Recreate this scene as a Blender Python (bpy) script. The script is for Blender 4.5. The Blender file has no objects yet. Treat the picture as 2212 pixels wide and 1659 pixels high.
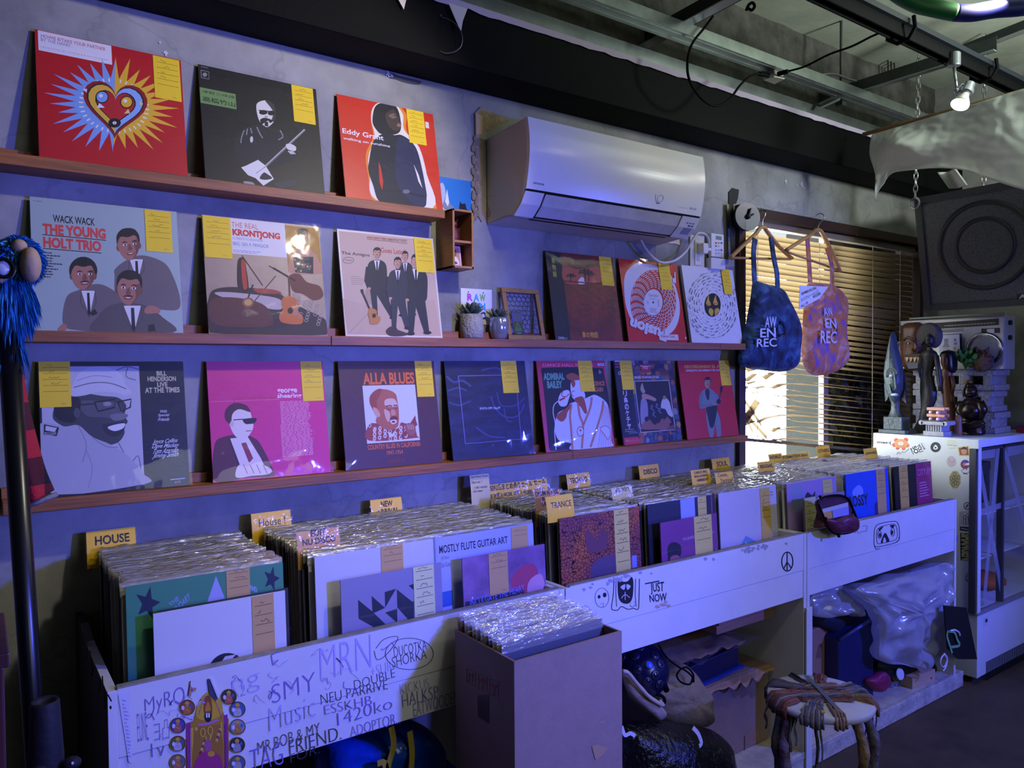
import bpy, bmesh, math, random
from mathutils import Vector, Matrix, noise
R = math.radians
rnd = random.Random(7)
scene = bpy.context.scene
COL = scene.collection
FLOOR = -1.42          # all heights are measured from the camera's own height, 1.42 m above the floor

# ---------------------------------------------------------------- camera
F_PX, CAM = 1632.2, Vector((0, -2.0701, 0))
def cam_axes(a=R(35.4552), b=R(-1.3284), c=R(-0.4007)):
    f = Vector((math.sin(a)*math.cos(b), math.cos(a)*math.cos(b), math.sin(b)))
    r0 = Vector((math.cos(a), -math.sin(a), 0)); u0 = r0.cross(f)
    return math.cos(c)*r0 + math.sin(c)*u0, -math.sin(c)*r0 + math.cos(c)*u0, f
AX_R, AX_U, AX_F = cam_axes()
cam_data = bpy.data.cameras.new('camera'); cam = bpy.data.objects.new('camera', cam_data); COL.objects.link(cam)
cam.matrix_world = Matrix(((AX_R.x, AX_U.x, -AX_F.x, CAM.x), (AX_R.y, AX_U.y, -AX_F.y, CAM.y), (AX_R.z, AX_U.z, -AX_F.z, CAM.z), (0, 0, 0, 1)))
cam_data.sensor_fit = 'HORIZONTAL'; cam_data.sensor_width = 36; cam_data.lens = 36*F_PX/2212; cam_data.clip_start = .02
scene.camera = cam
# surveying: where the sight line of a photo point meets a real plane of the room
def sight(px, py): return AX_F + AX_R*((px-1106)/F_PX) + AX_U*((829.5-py)/F_PX)
def onY(px, py, y): d = sight(px, py); return CAM + d*((y-CAM.y)/d.y)
def onX(px, py, x): d = sight(px, py); return CAM + d*((x-CAM.x)/d.x)
def onZ(px, py, z): d = sight(px, py); return CAM + d*((z-CAM.z)/d.z)

# ---------------------------------------------------------------- light and exposure
scene.view_settings.view_transform = 'Standard'; scene.view_settings.look = 'None'
scene.view_settings.gamma = 1; scene.view_settings.use_curve_mapping = False
scene.view_settings.exposure = 0.0
scene.cycles.max_bounces = 6; scene.cycles.transparent_max_bounces = 14
scene.cycles.caustics_reflective = False; scene.cycles.caustics_refractive = False
scene.cycles.sample_clamp_indirect = 4
world = bpy.data.worlds.new('daylight'); scene.world = world; world.use_nodes = True
wn = world.node_tree.nodes; wn['Background'].inputs[0].default_value = (.86, .95, 1, 1); wn['Background'].inputs[1].default_value = 16.0

def lamp(name, kind, loc, target, power, color, size=.04, cone=None, blend=.5):
    l = bpy.data.lights.new(name, kind); l.energy = power; l.color = color
    if kind in ('SPOT', 'POINT'): l.shadow_soft_size = size
    if kind == 'AREA': l.size = size
    if cone: l.spot_size = R(cone); l.spot_blend = blend
    o = bpy.data.objects.new(name, l); COL.objects.link(o); o.location = loc
    if target is not None: o.rotation_euler = (Vector(target)-Vector(loc)).to_track_quat('-Z', 'Y').to_euler()
    return o
BLUE = (.085, .11, 1.0)
WHITE = (1, .93, .76)
lamp('blue_led_light', 'SPOT', (1.62, -2.3, .05), (.35, 0, -.52), 270, BLUE, .05, 96, .9)
lamp('blue_led_light_far', 'SPOT', (3.5, -2.35, .05), (2.95, -.4, -.62), 230, BLUE, .05, 84, .8)
lamp('track_light_rear', 'SPOT', (1.20, -1.08, .97), (.5, 0, .26), 40, WHITE, .03, 84, .45)
lamp('track_light_middle', 'SPOT', (2.2, -1.2, .97), (1.7, -.1, -.22), 19, WHITE, .03, 76, .6)
lamp('track_light_visible', 'SPOT', (2.93, -.745, .925), (2.2, -.1, -.05), 5, WHITE, .03, 110, .6)
lamp('track_light_front', 'SPOT', (1.25, -1.75, 1.0), (1.3, -.5, -.8), 11, WHITE, .08, 70, .6)
lamp('room_fill', 'POINT', (1.5, -4.0, .1), None, 44, (.9, 1, .92), .55)  # added soft fill from the unseen room side, no fitting stands there
lamp('ceiling_fill', 'SPOT', (3.2, -1.5, .98), (3.2, -1.2, 1.5), 55, (.88, 1, .93), .1, 165, .3)  # added fill that brightens the ceiling slab, not an actual fixture

# ---------------------------------------------------------------- materials
def lin(h):
    if isinstance(h, (tuple, list)): return tuple(h)[:3]
    h = h.lstrip('#'); v = [int(h[i:i+2], 16)/255 for i in (0, 2, 4)]
    return tuple(c/12.92 if c <= .04045 else ((c+.055)/1.055)**2.4 for c in v)
_M = {}
def nd(m, t, **kw):
    n = m.node_tree.nodes.new(t)
    for k, v in kw.items(): setattr(n, k, v)
    return n
def mat(col, rough=.5, metal=0, spec=.5, noise_amt=0, noise_scale=8, bump=0, bump_scale=60, stretch=(1, 1, 1), trans=0, emit=0, coat=0, col2=None):
    key = ('p', str(col), rough, metal, spec, noise_amt, noise_scale, bump, bump_scale, stretch, trans, emit, coat, str(col2))
    if key in _M: return _M[key]
    m = bpy.data.materials.new('paint_%s' % (str(col).strip('#()').replace(' ', '')[:12])); m.use_nodes = True
    p = m.node_tree.nodes['Principled BSDF']; L = m.node_tree.links; c = lin(col)
    p.inputs['Base Color'].default_value = (*c, 1); p.inputs['Roughness'].default_value = rough
    p.inputs['Metallic'].default_value = metal; p.inputs['Specular IOR Level'].default_value = spec
    if trans: p.inputs['Transmission Weight'].default_value = trans
    if coat: p.inputs['Coat Weight'].default_value = coat; p.inputs['Coat Roughness'].default_value = .12
    if emit: p.inputs['Emission Color'].default_value = (*c, 1); p.inputs['Emission Strength'].default_value = emit
    if noise_amt or bump:
        tc = nd(m, 'ShaderNodeTexCoord'); mp = nd(m, 'ShaderNodeMapping'); mp.inputs['Scale'].default_value = stretch
        L.new(tc.outputs['Object'], mp.inputs['Vector'])
    if noise_amt:
        n = nd(m, 'ShaderNodeTexNoise'); n.inputs['Scale'].default_value = noise_scale; n.inputs['Detail'].default_value = 6; n.inputs['Roughness'].default_value = .65
        L.new(mp.outputs[0], n.inputs['Vector'])
        r = nd(m, 'ShaderNodeValToRGB'); r.color_ramp.elements[0].position = .33; r.color_ramp.elements[1].position = .68
        c2 = lin(col2) if col2 else tuple(max(0, x*(1-noise_amt)) for x in c)
        r.color_ramp.elements[0].color = (*c2, 1); r.color_ramp.elements[1].color = (*c, 1)
        L.new(n.outputs['Fac'], r.inputs[0]); L.new(r.outputs[0], p.inputs['Base Color'])
    if bump:
        n = nd(m, 'ShaderNodeTexNoise'); n.inputs['Scale'].default_value = bump_scale; n.inputs['Detail'].default_value = 4
        L.new(mp.outputs[0], n.inputs['Vector'])
        b = nd(m, 'ShaderNodeBump'); b.inputs['Strength'].default_value = bump; b.inputs['Distance'].default_value = .01
        L.new(n.outputs['Fac'], b.inputs['Height']); L.new(b.outputs[0], p.inputs['Normal'])
    _M[key] = m; return m
def film(name, clear=.8, white=.1, rough=.1, bump=.6, bump_scale=40, stretch=(1, 1, 1), tint='#ffffff', fres=True):
    """clear plastic film: mostly see-through, a little milky, with creased highlights"""
    key = ('f', name)
    if key in _M: return _M[key]
    m = bpy.data.materials.new(name); m.use_nodes = True; N = m.node_tree.nodes; L = m.node_tree.links
    N.remove(N['Principled BSDF']); out = N['Material Output']
    tr = nd(m, 'ShaderNodeBsdfTransparent'); gl = nd(m, 'ShaderNodeBsdfGlossy'); gl.inputs['Roughness'].default_value = rough
    df = nd(m, 'ShaderNodeBsdfTranslucent'); d2 = nd(m, 'ShaderNodeBsdfDiffuse'); md = nd(m, 'ShaderNodeMixShader')
    df.inputs[0].default_value = (*lin(tint), 1); d2.inputs[0].default_value = (*lin(tint), 1)
    L.new(df.outputs[0], md.inputs[1]); L.new(d2.outputs[0], md.inputs[2])
    m1 = nd(m, 'ShaderNodeMixShader'); m1.inputs[0].default_value = white
    L.new(tr.outputs[0], m1.inputs[1]); L.new(md.outputs[0], m1.inputs[2])
    m2 = nd(m, 'ShaderNodeMixShader'); L.new(m1.outputs[0], m2.inputs[1]); L.new(gl.outputs[0], m2.inputs[2])
    tc = nd(m, 'ShaderNodeTexCoord'); mp = nd(m, 'ShaderNodeMapping'); mp.inputs['Scale'].default_value = stretch
    n = nd(m, 'ShaderNodeTexNoise'); n.inputs['Scale'].default_value = bump_scale; n.inputs['Detail'].default_value = 3
    b = nd(m, 'ShaderNodeBump'); b.inputs['Strength'].default_value = bump; b.inputs['Distance'].default_value = .01
    oi = nd(m, 'ShaderNodeObjectInfo'); ad = nd(m, 'ShaderNodeVectorMath', operation='ADD'); ml = nd(m, 'ShaderNodeVectorMath', operation='SCALE')
    L.new(tc.outputs['Object'], mp.inputs[0]); L.new(oi.outputs['Location'], ml.inputs[0]); ml.inputs['Scale'].default_value = 9
    L.new(mp.outputs[0], ad.inputs[0]); L.new(ml.outputs[0], ad.inputs[1]); L.new(ad.outputs[0], n.inputs['Vector'])
    L.new(n.outputs['Fac'], b.inputs['Height']); L.new(b.outputs[0], gl.inputs['Normal'])
    lw = nd(m, 'ShaderNodeLayerWeight'); lw.inputs['Blend'].default_value = .25; L.new(b.outputs[0], lw.inputs['Normal'])
    mm = nd(m, 'ShaderNodeMath', operation='MULTIPLY_ADD'); mm.inputs[1].default_value = 1-clear; mm.inputs[2].default_value = .1*(1-clear)+.01
    L.new(lw.outputs['Facing'], mm.inputs[0]); L.new(mm.outputs[0], m2.inputs[0]); L.new(m2.outputs[0], out.inputs[0])
    _M[key] = m; return m
SLEEVE = film('clear_record_sleeve', clear=.85, white=.004, rough=.06, bump=.22, bump_scale=9, stretch=(1, 1, 1))
LIP = film('bunched_sleeve_edge', clear=.35, white=.42, rough=.14, bump=.8, bump_scale=70, stretch=(.25, 1, 1.6), tint='#e9e6dd')
GLASS = film('window_glass', clear=.9, white=0, rough=.02, bump=0)

# ---------------------------------------------------------------- mesh building
WP = {}                                   # world position of every object's origin
class MB:
    def __init__(s): s.v = []; s.f = []; s.m = []; s.mats = []
    def mi(s, m):
        if m not in s.mats: s.mats.append(m)
        return s.mats.index(m)
    def add(s, vs, fs, m):
        k = len(s.v); s.v += [tuple(v) for v in vs]; i = s.mi(m)
        for f in fs: s.f.append([k+a for a in f]); s.m.append(i)
        return s
    def box(s, a, b, m, rot=None, piv=None):
        x0, y0, z0 = a; x1, y1, z1 = b
        vs = [Vector(p) for p in ((x0, y0, z0), (x1, y0, z0), (x1, y1, z0), (x0, y1, z0), (x0, y0, z1), (x1, y0, z1), (x1, y1, z1), (x0, y1, z1))]
        if rot is not None:
            pv = Vector(piv) if piv is not None else sum(vs, Vector())/8
            vs = [pv + rot @ (v-pv) for v in vs]
        return s.add(vs, [(0, 3, 2, 1), (4, 5, 6, 7), (0, 1, 5, 4), (1, 2, 6, 5), (2, 3, 7, 6), (3, 0, 4, 7)], m)
    def slab(s, quad, n, t, m):
        """a flat quad given thickness t along n"""
        q = [Vector(p) for p in quad]; n = Vector(n).normalized()*t
        return s.prism(q, n, m)
    def prism(s, poly, ext, m):
        q = [Vector(p) for p in poly]; e = Vector(ext); k = len(q)
        nrm = Vector()
        for i in range(k): nrm += q[i].cross(q[(i+1) % k])
        if nrm.dot(e) > 0: q.reverse()
        vs = q + [p+e for p in q]
        fs = [list(range(k)), list(range(2*k-1, k-1, -1))] + [[(i+1) % k, i, k+i, k+(i+1) % k] for i in range(k)]
        return s.add(vs, fs, m)
    def tube(s, pts, r, m, n=10, caps=True, flat=1, ref=None):
        pts = [Vector(p) for p in pts]; K = len(pts); rs = r if isinstance(r, (list, tuple)) else [r]*K
        vs = []; fs = []; up = None
        for i, p in enumerate(pts):
            t = (pts[min(i+1, K-1)] - pts[max(i-1, 0)]).normalized()
            if up is None:
                up = Vector(ref) if ref is not None else (Vector((0, 0, 1)) if abs(t.z) < .9 else Vector((1, 0, 0)))
            up = (up - t*up.dot(t)).normalized(); sd = t.cross(up)
            for j in range(n):
                a = 2*math.pi*j/n; vs.append(p + (sd*math.cos(a) + up*math.sin(a)*flat)*rs[i])
        for i in range(K-1):
            for j in range(n): fs.append([i*n+j, i*n+(j+1) % n, (i+1)*n+(j+1) % n, (i+1)*n+j])
        if caps: fs.append(list(range(n-1, -1, -1))); fs.append([(K-1)*n+j for j in range(n)])
        return s.add(vs, fs, m)
    def lathe(s, prof, o, m, n=24, axis=(0, 0, 1), sx=1, sy=1, caps=True):
        """prof: (radius, height) pairs, bottom to top"""
        ax = Vector(axis).normalized(); q = Vector((0, 0, 1)).rotation_difference(ax); o = Vector(o)
        vs = []; fs = []; K = len(prof)
        for r, h in prof:
            for j in range(n):
                a = 2*math.pi*j/n; vs.append(o + q @ Vector((r*math.cos(a)*sx, r*math.sin(a)*sy, h)))
        for i in range(K-1):
            for j in range(n): fs.append([i*n+j, i*n+(j+1) % n, (i+1)*n+(j+1) % n, (i+1)*n+j])
        if caps and prof[0][0] > 1e-6: fs.append(list(range(n-1, -1, -1)))
        if caps and prof[-1][0] > 1e-6: fs.append([(K-1)*n+j for j in range(n)])
        return s.add(vs, fs, m)
    def ball(s, o, r, m, nu=16, nv=10, fn=None):
        rx, ry, rz = r if isinstance(r, (tuple, list)) else (r, r, r); o = Vector(o); vs = []; fs = []
        for i in range(nv+1):
            t = math.pi*i/nv
            for j in range(nu):
                a = 2*math.pi*j/nu; d = Vector((math.sin(t)*math.cos(a), math.sin(t)*math.sin(a), -math.cos(t)))
                k = fn(d) if fn else 1
                vs.append(o + Vector((d.x*rx, d.y*ry, d.z*rz))*k)
        for i in range(nv):
            for j in range(nu): fs.append([i*nu+j, i*nu+(j+1) % nu, (i+1)*nu+(j+1) % nu, (i+1)*nu+j])
        return s.add(vs, fs, m)
    def grid(s, fn, nu, nv, m, closed=False):
        vs = [fn(i/nu, j/nv) for j in range(nv+1) for i in range(nu+1)]; w = nu+1
        return s.add(vs, [[j*w+i, j*w+i+1, (j+1)*w+i+1, (j+1)*w+i] for j in range(nv) for i in range(nu)], m)
    def ribbon(s, pts, w, m, nrm=(0, -1, 0), t=0):
        """flat stroke along a polyline lying in the plane with normal nrm"""
        pts = [Vector(p) for p in pts]; n = Vector(nrm).normalized(); vs = []; K = len(pts)
        for i, p in enumerate(pts):
            d = pts[min(i+1, K-1)] - pts[max(i-1, 0)]
            sd = n.cross(d); sd = sd.normalized()*w/2 if sd.length > 1e-9 else Vector((w/2, 0, 0))
            vs += [p-sd, p+sd]
        return s.add(vs, [[2*i, 2*i+2, 2*i+3, 2*i+1] for i in range(K-1)], m)
    def data(s, name, org, smooth=False):
        me = bpy.data.meshes.new(name); o = Vector(org)
        me.from_pydata([tuple(Vector(v)-o) for v in s.v], [], s.f)
        for m in s.mats: me.materials.append(m)
        me.polygons.foreach_set('material_index', s.m)
        if smooth: me.polygons.foreach_set('use_smooth', [True]*len(s.f))
        me.update(); return me
    def build(s, name, parent=None, org=None, smooth=False, bevel=0, label=None, fixn=False, subsurf=0, solid=0):
        if org is None:
            if parent is not None: org = WP[parent.name]
            else:
                xs = [v[0] for v in s.v]; ys = [v[1] for v in s.v]; zs = [v[2] for v in s.v]
                org = Vector(((min(xs)+max(xs))/2, (min(ys)+max(ys))/2, min(zs)))
        org = Vector(org); me = s.data(name, org, smooth)
        if fixn:
            bm = bmesh.new(); bm.from_mesh(me); bmesh.ops.recalc_face_normals(bm, faces=bm.faces); bm.to_mesh(me); bm.free()
        o = bpy.data.objects.new(name, me); COL.objects.link(o); WP[o.name] = org
        if parent is not None: o.parent = parent; o.location = org - WP[parent.name]
        else: o.location = org
        if bevel:
            b = o.modifiers.new('edge', 'BEVEL'); b.width = bevel; b.segments = 2; b.limit_method = 'ANGLE'; b.angle_limit = R(40)
        if solid:
            b = o.modifiers.new('thickness', 'SOLIDIFY'); b.thickness = solid; b.offset = 0
        if subsurf:
            b = o.modifiers.new('smooth', 'SUBSURF'); b.levels = subsurf; b.render_levels = subsurf
        if smooth and not subsurf:
            pass
        if label: o['label'] = label
        return o
def thing(name, label, cat, loc, group=None):
    o = bpy.data.objects.new(name, None); COL.objects.link(o); o.location = loc; o.empty_display_size = .05
    WP[o.name] = Vector(loc); o['label'] = label; o['category'] = cat
    if group: o['group'] = group
    return o
def tag(o, label, cat, group=None, kind=None):
    o['label'] = label; o['category'] = cat
    if group: o['group'] = group
    if kind: o['kind'] = kind
    return o
def struct(o): o['kind'] = 'structure'; return o
def crm(pts, n=6, closed=True):
    """smooth curve through points"""
    P = [Vector(p) for p in pts]; K = len(P); out = []
    for i in range(K if closed else K-1):
        a, b, c, d = (P[(i-1) % K], P[i], P[(i+1) % K], P[(i+2) % K]) if closed else (P[max(i-1, 0)], P[i], P[i+1], P[min(i+2, K-1)])
        for j in range(n):
            t = j/n; out.append(.5*((2*b) + (c-a)*t + (2*a-5*b+4*c-d)*t*t + (3*b-a-3*c+d)*t**3))
    if not closed: out.append(P[-1])
    return out

# ---------------------------------------------------------------- lettering and flat artwork
_T = {}
def glyphs(s, bold=0.0, space=1.0):
    k = (s, bold, space)
    if k not in _T:
        cu = bpy.data.curves.new('lettering', 'FONT'); cu.body = s; cu.size = 1; cu.offset = bold; cu.space_character = space; cu.resolution_u = 3; cu.align_x = 'CENTER'
        o = bpy.data.objects.new('lettering', cu); me = bpy.data.meshes.new_from_object(o)
        v = [(p.co.x, p.co.y) for p in me.vertices]; f = [list(p.vertices) for p in me.polygons]
        bpy.data.objects.remove(o); bpy.data.meshes.remove(me); bpy.data.curves.remove(cu)
        if not v: v = [(0, 0), (1, 0), (1, 1)]; f = [[0, 1, 2]]
        x0 = min(p[0] for p in v); x1 = max(p[0] for p in v); y0 = min(p[1] for p in v); y1 = max(p[1] for p in v)
        _T[k] = ([((x-x0)/max(x1-x0, 1e-6), (y-y0)/max(y1-y0, 1e-6)) for x, y in v], f)
    return _T[k]
def homography(src, dst):
    import numpy as np
    A = []; b = []
    for (x, y), (u, v) in zip(src, dst):
        A += [[x, y, 1, 0, 0, 0, -u*x, -u*y], [0, 0, 0, x, y, 1, -v*x, -v*y]]; b += [u, v]
    h = np.linalg.solve(np.array(A, float), np.array(b, float))
    def fn(x, y):
        w = h[6]*x+h[7]*y+1
        return ((h[0]*x+h[1]*y+h[2])/w, (h[3]*x+h[4]*y+h[5])/w)
    return fn
INK = dict(rough=.42)
class Art:
    """printed layers on a flat face: o + ex*u + ey*v, stacked along n; tr maps drawing coordinates to (u, v)"""
    def __init__(s, mb, o, ex, ey, n, tr=None, step=.000012, rough=.42):
        s.mb = mb; s.o = Vector(o); s.ex = Vector(ex); s.ey = Vector(ey); s.n = Vector(n).normalized(); s.tr = tr or (lambda x, y: (x, y)); s.k = 1; s.step = step; s.rough = rough
    def P(s, x, y, raw=False):
        u, v = (x, y) if raw else s.tr(x, y)
        u = min(max(u, 0), 1) if not getattr(s, 'free', False) else u; v = min(max(v, 0), 1) if not getattr(s, 'free', False) else v
        return s.o + s.ex*u + s.ey*v + s.n*(s.step*s.k)
    def mt(s, c): return c if isinstance(c, bpy.types.Material) else mat(c, rough=s.rough)
    def poly(s, pts, c, smooth=0):
        if smooth: pts = [(p.x, p.y) for p in crm([(x, y, 0) for x, y in pts], smooth)]
        vs = [s.P(x, y) for x, y in pts]; nn = Vector()
        for i in range(len(vs)): nn += (vs[i]-s.o).cross(vs[(i+1) % len(vs)]-s.o)
        if nn.dot(s.n) < 0: vs.reverse()
        s.mb.add(vs, [list(range(len(vs)))], s.mt(c)); s.k += 1; return s
    def blob(s, pts, c): return s.poly(pts, c, 5)
    def rect(s, x0, y0, x1, y1, c):
        (u0, v0), (u1, v1) = s.tr(x0, y0), s.tr(x1, y1); t = s.tr; s.tr = lambda x, y: (x, y)
        s.poly([(u0, v0), (u1, v0), (u1, v1), (u0, v1)], c); s.tr = t; return s
    def ell(s, cx, cy, rx, ry, c, n=20, rot=0, a0=0, a1=360):
        p = []
        for i in range(n+1 if a1-a0 < 360 else n):
            a = R(a0 + (a1-a0)*i/n); x = rx*math.cos(a); y = ry*math.sin(a); p.append((cx + x*math.cos(rot) - y*math.sin(rot), cy + x*math.sin(rot) + y*math.cos(rot)))
        return s.poly(p, c)
    def ring(s, cx, cy, rx, ry, w, c, n=28, a0=0, a1=360):
        m = s.mt(c); vs = []
        for i in range(n+1):
            a = R(a0+(a1-a0)*i/n)
            vs += [s.P(cx+(rx-w/2)*math.cos(a), cy+(ry-w/2)*math.sin(a)), s.P(cx+(rx+w/2)*math.cos(a), cy+(ry+w/2)*math.sin(a))]
        s.mb.add(vs, [[2*i, 2*i+2, 2*i+3, 2*i+1] for i in range(n)], m); s.k += 1; return s
    def line(s, pts, w, c, smooth=0):
        if smooth: pts = [(p.x, p.y) for p in crm([(x, y, 0) for x, y in pts], smooth, False)]
        m = s.mt(c); vs = []; K = len(pts)
        for i, (x, y) in enumerate(pts):
            a = pts[max(i-1, 0)]; b = pts[min(i+1, K-1)]; dx, dy = b[0]-a[0], b[1]-a[1]; L = math.hypot(dx, dy) or 1
            vs += [s.P(x-dy/L*w/2, y+dx/L*w/2), s.P(x+dy/L*w/2, y-dx/L*w/2)]
        s.mb.add(vs, [[2*i, 2*i+2, 2*i+3, 2*i+1] for i in range(K-1)], m); s.k += 1; return s
    def text(s, t, x0, y0, x1, y1, c, bold=0.0, shear=0, space=1.0, quad=None):
        """lettering fitted to the box x0,y0 (top left) .. x1,y1 (bottom right), or to a quad TL,TR,BR,BL in drawing coordinates"""
        g, f = glyphs(t, bold, space); vs = []
        if quad is None:
            (u0, v0), (u1, v1) = s.tr(x0, y0), s.tr(x1, y1)
            for a, b in g: vs.append(s.P(u0+(u1-u0)*(a+shear*(b-.5)), v1+(v0-v1)*b, True))
        else:
            for a, b in g:
                tx = quad[0][0]+(quad[1][0]-quad[0][0])*a; ty = quad[0][1]+(quad[1][1]-quad[0][1])*a
                bx = quad[3][0]+(quad[2][0]-quad[3][0])*a; by = quad[3][1]+(quad[2][1]-quad[3][1])*a
                vs.append(s.P(bx+(tx-bx)*b, by+(ty-by)*b))
        s.mb.add(vs, f, s.mt(c)); s.k += 1; return s
    def lines(s, x0, y0, x1, y1, n, c, jag=.25, w=.4):
        """a block of small print: n rows of broken dashes"""
        rr = random.Random(int(x0*7+y0*13)); h = (y1-y0)/n
        (u0, v0), (u1, v1) = s.tr(x0, y0), s.tr(x1, y1); t = s.tr; s.tr = lambda x, y: (x, y)
        hv = (v1-v0)/n; m = s.mt(c)
        for i in range(n):
            u = u0; e = u1-(u1-u0)*jag*rr.random(); va = v0+hv*i
            vs = []; fs = []
            while u < e:
                q = min(u+(u1-u0)*rr.uniform(.06, .2), e)
                k = len(vs); vs += [s.P(u, va), s.P(u, va+hv*w), s.P(q, va+hv*w), s.P(q, va)]; fs.append([k, k+1, k+2, k+3])
                u = q+(u1-u0)*.025
            s.mb.add(vs, fs, m)
        s.k += 1; s.tr = t; return s
    def face(s, cx, cy, w, h, skin, hair, shade, tilt=0, turn=0, stache=False, cap=.32, afro=0, glasses=None, white='#e8e4dc'):
        """a generic printed portrait head"""
        def q(x, y): x, y = x*w/2, y*h/2; return (cx+x*math.cos(tilt)-y*math.sin(tilt), cy+x*math.sin(tilt)+y*math.cos(tilt))
        T = turn*.25
        if afro: s.poly([q((1.08+afro)*math.cos(a), -.28+(1.0+afro)*math.sin(a)*.9) for a in [2*math.pi*i/22 for i in range(22)]], hair)
        s.blob([q(-.95, -.1), q(-1.08, .1), q(-.95, .32), q(-.8, .2)], shade); s.blob([q(.95, -.1), q(1.08, .1), q(.95, .32), q(.8, .2)], shade)
        s.blob([q(-.92, -.35), q(-.6, -.9), q(0, -1.0), q(.6, -.9), q(.92, -.35), q(.86, .3), q(.5, .82), q(0, 1.0), q(-.5, .82), q(-.86, .3)], skin)
        s.blob([q(.45, -.2), q(.9, -.3), q(.84, .35), q(.45, .85), q(.2, .95), q(.55, .5)], shade)
        s.blob([q(-.98, -.1), q(-.95, -.7), q(-.5, -1.08), q(.1, -1.14), q(.65, -1.0), q(.98, -.6), q(.97, -.05), q(.84, -.3), q(.6, -1+cap*1.2), q(0, -1+cap*1.45), q(-.6, -1+cap*1.2), q(-.86, -.35)], hair)
        for sx in (-1, 1):
            ex = sx*.42+T
            s.blob([q(ex-.24, -.2), q(ex, -.29), q(ex+.24, -.2), q(ex, -.2)], hair)
            s.ell(*q(ex, -.05), w*.085, h*.04, white, 10, tilt); s.ell(*q(ex+T*.2, -.05), w*.04, h*.038, '#14100e', 8, tilt)
        s.blob([q(T-.03, -.1), q(T+.2, .25), q(T+.12, .34), q(T-.16, .34), q(T-.2, .26)], shade)
        s.blob([q(T-.34, .52), q(T, .48), q(T+.36, .5), q(T+.2, .64), q(T-.18, .66)], '#7a3a34'); s.blob([q(T-.24, .53), q(T, .52), q(T+.26, .52), q(T, .585)], white)
        if stache: s.blob([q(T-.42, .48), q(T, .37), q(T+.42, .46), q(T, .47)], hair)
        if glasses:
            for sx in (-1, 1):
                s.blob([q(sx*.42+T-.36, -.2), q(sx*.42+T+.36, -.2), q(sx*.42+T+.3, .12), q(sx*.42+T-.28, .12)], glasses)
            s.line([q(T-.1, -.12), q(T+.1, -.12)], h*.05, glasses)
        return s
# ================================================================ the room
PLASTER = None
def plaster():
    m = bpy.data.materials.new('trowelled_plaster'); m.use_nodes = True; L = m.node_tree.links; p = m.node_tree.nodes['Principled BSDF']
    tc = nd(m, 'ShaderNodeTexCoord')
    n1 = nd(m, 'ShaderNodeTexNoise'); n1.inputs['Scale'].default_value = 2.6; n1.inputs['Detail'].default_value = 8; n1.inputs['Roughness'].default_value = .62
    n2 = nd(m, 'ShaderNodeTexNoise'); n2.inputs['Scale'].default_value = 11; n2.inputs['Detail'].default_value = 7
    n3 = nd(m, 'ShaderNodeTexVoronoi', feature='DISTANCE_TO_EDGE'); n3.inputs['Scale'].default_value = 2.1
    wv = nd(m, 'ShaderNodeTexNoise'); wv.inputs['Scale'].default_value = 5; wv.inputs['Detail'].default_value = 5
    for n in (n1, n2, wv): L.new(tc.outputs['Object'], n.inputs['Vector'])
    mxv = nd(m, 'ShaderNodeMix', data_type='VECTOR'); mxv.inputs[0].default_value = .3
    L.new(tc.outputs['Object'], mxv.inputs[4]); L.new(wv.outputs['Color'], mxv.inputs[5]); L.new(mxv.outputs[1], n3.inputs['Vector'])
    r = nd(m, 'ShaderNodeValToRGB'); e = r.color_ramp.elements
    e[0].position = .3; e[0].color = (.15, .147, .135, 1); e[1].position = .68; e[1].color = (.40, .395, .38, 1)
    x = e.new(.5); x.color = (.31, .305, .29, 1); L.new(n1.outputs['Fac'], r.inputs[0])
    r2 = nd(m, 'ShaderNodeValToRGB'); r2.color_ramp.elements[0].color = (.72, .72, .72, 1); r2.color_ramp.elements[1].color = (1.1, 1.1, 1.1, 1); L.new(n2.outputs['Fac'], r2.inputs[0])
    mx = nd(m, 'ShaderNodeMix', data_type='RGBA', blend_type='MULTIPLY'); mx.inputs[0].default_value = 1; L.new(r.outputs[0], mx.inputs[6]); L.new(r2.outputs[0], mx.inputs[7])
    cr = nd(m, 'ShaderNodeValToRGB'); cr.color_ramp.elements[0].position = 0; cr.color_ramp.elements[0].color = (.55, .55, .55, 1); cr.color_ramp.elements[1].position = .012; cr.color_ramp.elements[1].color = (1, 1, 1, 1); L.new(n3.outputs['Distance'], cr.inputs[0])
    mx2 = nd(m, 'ShaderNodeMix', data_type='RGBA', blend_type='MULTIPLY'); mx2.inputs[0].default_value = .4; L.new(mx.outputs[2], mx2.inputs[6]); L.new(cr.outputs[0], mx2.inputs[7])
    L.new(mx2.outputs[2], p.inputs['Base Color']); p.inputs['Roughness'].default_value = .78
    b = nd(m, 'ShaderNodeBump'); b.inputs['Strength'].default_value = .35; b.inputs['Distance'].default_value = .012
    L.new(n2.outputs['Fac'], b.inputs['Height']); L.new(b.outputs[0], p.inputs['Normal'])
    return m
PLASTER = plaster()
BLACKP = mat('#050507', .7, spec=.12, bump=.1, bump_scale=90)
CONC = mat('#6f6c66', .9, noise_amt=.75, noise_scale=7, bump=.9, bump_scale=26)
SLABM = mat('#cfd4c2', .85, noise_amt=.35, noise_scale=2.2, bump=.15, bump_scale=30)
XL, XR, YF, ZC = -2.4, 4.32, -5.2, 1.5           # room bounds; the record wall is the plane y = 0
WX0, WX1, WZ0, WZ1 = 2.655, 4.215, -.50, .665     # window opening
b = MB(); T = .14
b.box((XL, 0, FLOOR), (WX0, T, ZC), PLASTER); b.box((WX1, 0, FLOOR), (XR, T, ZC), PLASTER)
b.box((WX0, 0, WZ1), (WX1, T, ZC), PLASTER); b.box((WX0, 0, FLOOR), (WX1, T, WZ0), PLASTER)
wall = struct(b.build('wall_back'))
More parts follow.
